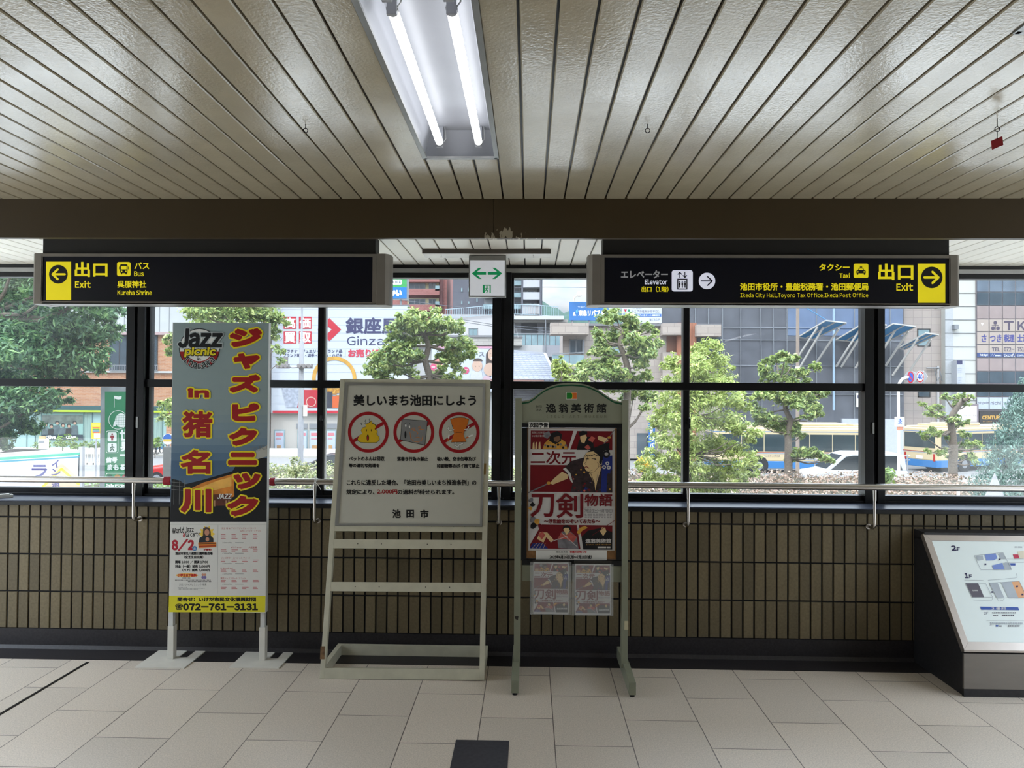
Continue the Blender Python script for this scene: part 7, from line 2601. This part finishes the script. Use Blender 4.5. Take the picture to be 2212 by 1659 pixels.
g.text('池田市', 229, 1046, 284, 1060, wht, 1.0, 2)
g.build('sign_face', pb)

# white shop panel in the lower left corner
Y = 8.5
t = thing('shop_signboard', 'white panel with green stripes and a yellow arrow roof in the lower left corner', 'signboard', at(90, 1075, Y))
h = MB(M('panel_white', (222, 226, 236), 0.45, var=0.02))
h.prism([at(-60, 988, Y), at(172, 972.5, Y), at(170, 1100, Y), at(-60, 1100, Y)], (0, 0.06, 0))
pb = h.build('panel', t)
g = G(VP(Y, 0.001))
pg, pt_ = M('stripe_green', (50, 160, 130), 0.45), M('stripe_teal', (40, 130, 150), 0.45)
g.poly([(-60, 988), (172, 973), (172, 977.5), (-60, 993)], M('panel_grey_edge', (176, 178, 180), 0.5))
g.poly([(-60, 992), (172, 977.5), (172, 983), (-60, 998)], pg, 2)
g.poly([(-60, 999), (172, 985.5), (172, 988.5), (-60, 1003)], pt_, 2)
m_pi = M('panel_indigo', (70, 64, 120), 0.5)
g.text('ラ', 69, 1005, 101, 1031, m_pi, 0.9, 2)
g.text('イ', 112, 995, 128, 1010, m_pi, 0.7, 2, rot=-12)
g.text('ン', 112, 1014, 130, 1028, m_pi, 0.7, 2, rot=8)
g.poly([(133, 1000), (172, 1034), (172, 1066), (98, 1066), (98, 1034)], M('panel_beige', (206, 180, 150), 0.5), 1.6)
g.line([(92, 1052), (133, 1013), (170, 1046)], 5.5, M('panel_yellow', (236, 214, 40), 0.5), 1.8)
g.text('池', 112, 1042, 128, 1052, m_pi, 0.6, 2)
g.build('panel_print', pb)
h = MB(m_gpole)
a, c = at(172, 965, Y + 0.02), at(180.5, 965, Y + 0.02)
h.box(a[0], c[0], Y, Y + 0.05, -1.25, a[2])
h.build('post', t)
h = MB(m_dark)
h.prism([at(-60, 986, Y + 0.2), at(5, 976, Y + 0.2), at(26, 970, Y + 0.2), at(98, 972, Y + 0.2), at(10, 978, Y + 0.2)], (0, 0.1, 0))
h.build('top_cover', t)

# kiosk, notice sign, stop sign, bicycle racks
Y = 49
t = thing('ticket_kiosk', 'small white kiosk machine in front of the bank', 'kiosk', at(90, 972, Y))
h = MB(m_white)
a, c = at(83, 949, Y), at(97.5, 949, Y)
h.box(a[0], c[0], Y, Y + 0.4, ZG, a[2])
bd = h.build('body', t)
h = MB(m_wf)
h.box(a[0] + 0.05, c[0] - 0.05, Y - 0.02, Y, at(90, 957, Y)[2], at(90, 952, Y)[2])
h.build('screen', bd)
h = MB(M('kiosk_head', (226, 200, 150), 0.5))
p, q = at(84, 942, Y), at(97, 948.5, Y)
h.box(p[0], q[0], Y, Y + 0.1, q[2], p[2])
h.build('top_sign', t)
Y = 34
t = thing('notice_sign', 'yellow edged notice sign on a thin post beside the green pillar', 'sign', (at(207, 940, Y)[0], Y, ZG))
h = MB(M('notice_yellow', (236, 206, 40), 0.45))
a, c = at(197, 913, Y), at(218, 948, Y)
h.box(a[0], c[0], Y, Y + 0.05, c[2], a[2])
pb = h.build('board', t)
g = G(VP(Y, 0.004))
g.rect(199, 915, 216, 920, M('notice_yellow_light', (240, 222, 90), 0.45))
for y, m_ in ((923, M('notice_red_row', (220, 80, 70), 0.5)), (926.5, M('notice_green_row', (70, 160, 90), 0.5)), (930, M('notice_blue_row', (70, 140, 200), 0.5)), (933, MATS['notice_red_row'])):
    g.rect(200, y, 215, y + 2, m_, 2)
g.rect(203, 936, 216, 946, wht, 2)
g.build('notice_print', pb)
h = MB(m_gpole)
q = at(207, 948, Y)
h.tube([(q[0], Y + 0.03, ZG), (q[0], Y + 0.03, q[2] + 0.1)], 0.035, n=8)
h.build('post', t)
Y = 22
t = thing('bus_stop_sign', 'round blue and yellow bus stop sign on a grey box left of the festival signboard', 'bus stop', (at(362, 970, Y)[0], Y, ZG))
h = MB(M('stop_grey_box', (120, 120, 116), 0.6))
a, c = at(352, 965, Y), at(376, 965, Y)
h.box(a[0], c[0], Y, Y + 0.2, ZG + 0.3, a[2])
h.build('timetable_box', t, bevel=0.02)
q = at(362.5, 948.5, Y)
h = MB(wht)
h.tube([q, q + [0, 0.04, 0]], 12 * Y / FPX, n=24)
d = h.build('disc', t)
g = G(VP(Y, 0.003))
g.disc(362.5, 948.5, 11, M('stop_blue', (60, 110, 190), 0.5), lift=1, a0=180, a1=360)
g.rect(352.5, 948.5, 372.5, 954, M('stop_yellow', (230, 196, 80), 0.5), 1.5)
g.build('disc_print', d)
h = MB(m_gpole)
h.tube([(q[0], Y + 0.06, ZG), (q[0], Y + 0.06, q[2])], 0.03, n=8)
h.build('post', t)
racks = []
for i, x in enumerate((186, 200, 213)):
    Y = 46
    q = at(x, 996, Y)
    t = thing('bollard', ['white hoop bollard nearest the white panel post', 'middle one of three white hoop bollards before the bank', 'white hoop bollard nearest the green pillar'][i], 'bollard', (q[0], Y, ZG), 'white hoop bollards')
    h = MB(m_white)
    zt_ = at(x, 968, Y)[2]
    h.tube([(q[0] - 0.09, Y, ZG), (q[0] - 0.09, Y, zt_ - 0.1), (q[0] - 0.05, Y, zt_), (q[0] + 0.05, Y, zt_), (q[0] + 0.09, Y, zt_ - 0.1), (q[0] + 0.09, Y, ZG)], 0.028, n=8)
    h.build('hoop', t, smooth=True)
    h = MB(m_white)
    h.box(q[0] - 0.25, q[0] + 0.25, Y - 0.25, Y + 0.25, ZG, ZG + 0.12)
    h.build('base', t)
def bicycle(x, Y, col, label):
    q = at(x, 985, Y)
    t = thing('bicycle', label, 'bicycle', (q[0], Y, ZG + 0.14), 'parked bicycles')
    z = ZG + 0.14
    for y_ in (-0.55, 0.55):
        h = MB(m_tyre)
        h.tube([(q[0], Y + y_ + 0.32 * math.cos(k * math.pi / 8), z + 0.33 + 0.32 * math.sin(k * math.pi / 8)) for k in range(17)], 0.022, n=6, cap=False)
        h.build('wheel', t)
    h = MB(col)
    for p_ in ([(0, -0.55, 0.33), (0, -0.42, 0.92)], [(0, -0.45, 0.8), (0, 0.1, 0.35)], [(0, 0.1, 0.35), (0, 0.25, 0.85)], [(0, 0.55, 0.33), (0, 0.1, 0.35)], [(0, 0.55, 0.33), (0, 0.22, 0.75)], [(0, -0.44, 0.75), (0, 0.22, 0.72)]):
        h.tube([np.array([q[0], Y, z]) + np.array(v) for v in p_], 0.025, n=6)
    h.build('frame', t)
    h = MB(m_gpole)
    h.tube([(q[0] - 0.12, Y - 0.35, z + 0.98), (q[0], Y - 0.42, z + 1.0), (q[0] + 0.12, Y - 0.35, z + 0.98)], 0.02, n=6)
    h.build('handlebar', t)
    h = MB(m_black)
    h.ball((q[0], Y + 0.27, z + 0.9), 0.11, sc=(0.8, 1.2, 0.45))
    h.build('saddle', t)
    h = MB(m_wf)
    h.box(q[0] - 0.12, q[0] + 0.12, Y - 0.85, Y - 0.55, z + 0.7, z + 0.95)
    h.build('basket', t)
for i, (x, c_, lb) in enumerate(((318, m_gpole, 'silver bicycle parked leftmost before the bank, beside the window post'), (325, m_gpole, 'silver bicycle parked second from the window post before the bank'), (333, M('cycle_blue', (60, 140, 200), 0.4), 'blue bicycle parked in the middle of the row before the bank'),
                                 (341, m_gpole, 'silver bicycle parked second from the bus stop sign'), (348, MATS['cycle_blue'], 'blue bicycle parked beside the bus stop sign'))):
    bicycle(x, 52.8, c_, lb)
# overhead cables
m_cab = M('dark_cable', (96, 98, 106), 0.6)
for pts, Y, lb in ((((780, 636), (880, 650), (960, 660), (1110, 676)), 66, 'overhead cable crossing the rose apartment block'), (((990, 689), (1065, 701), (1230, 712)), 70, 'upper overhead cable across the white terrace house'), (((990, 694), (1065, 705), (1230, 720)), 70, 'lower overhead cable across the white terrace house'),
                   (((1100, 622), (1180, 620), (1340, 622)), 90, 'overhead cable high against the sky and hills'), (((1700, 640), (1783, 690), (1790, 697)), 57, 'pale blue rope from the sheeted building to the first canopy')):
    h = MB(m_cab if Y != 57 else M('blue_rope', (90, 170, 220), 0.6))
    h.tube([at(x, y, Y) for x, y in pts], 0.03, n=6)
    tag(h.build('overhead_cable' if Y != 57 else 'rope', loc=at(*pts[0], Y)), lb, 'cable')
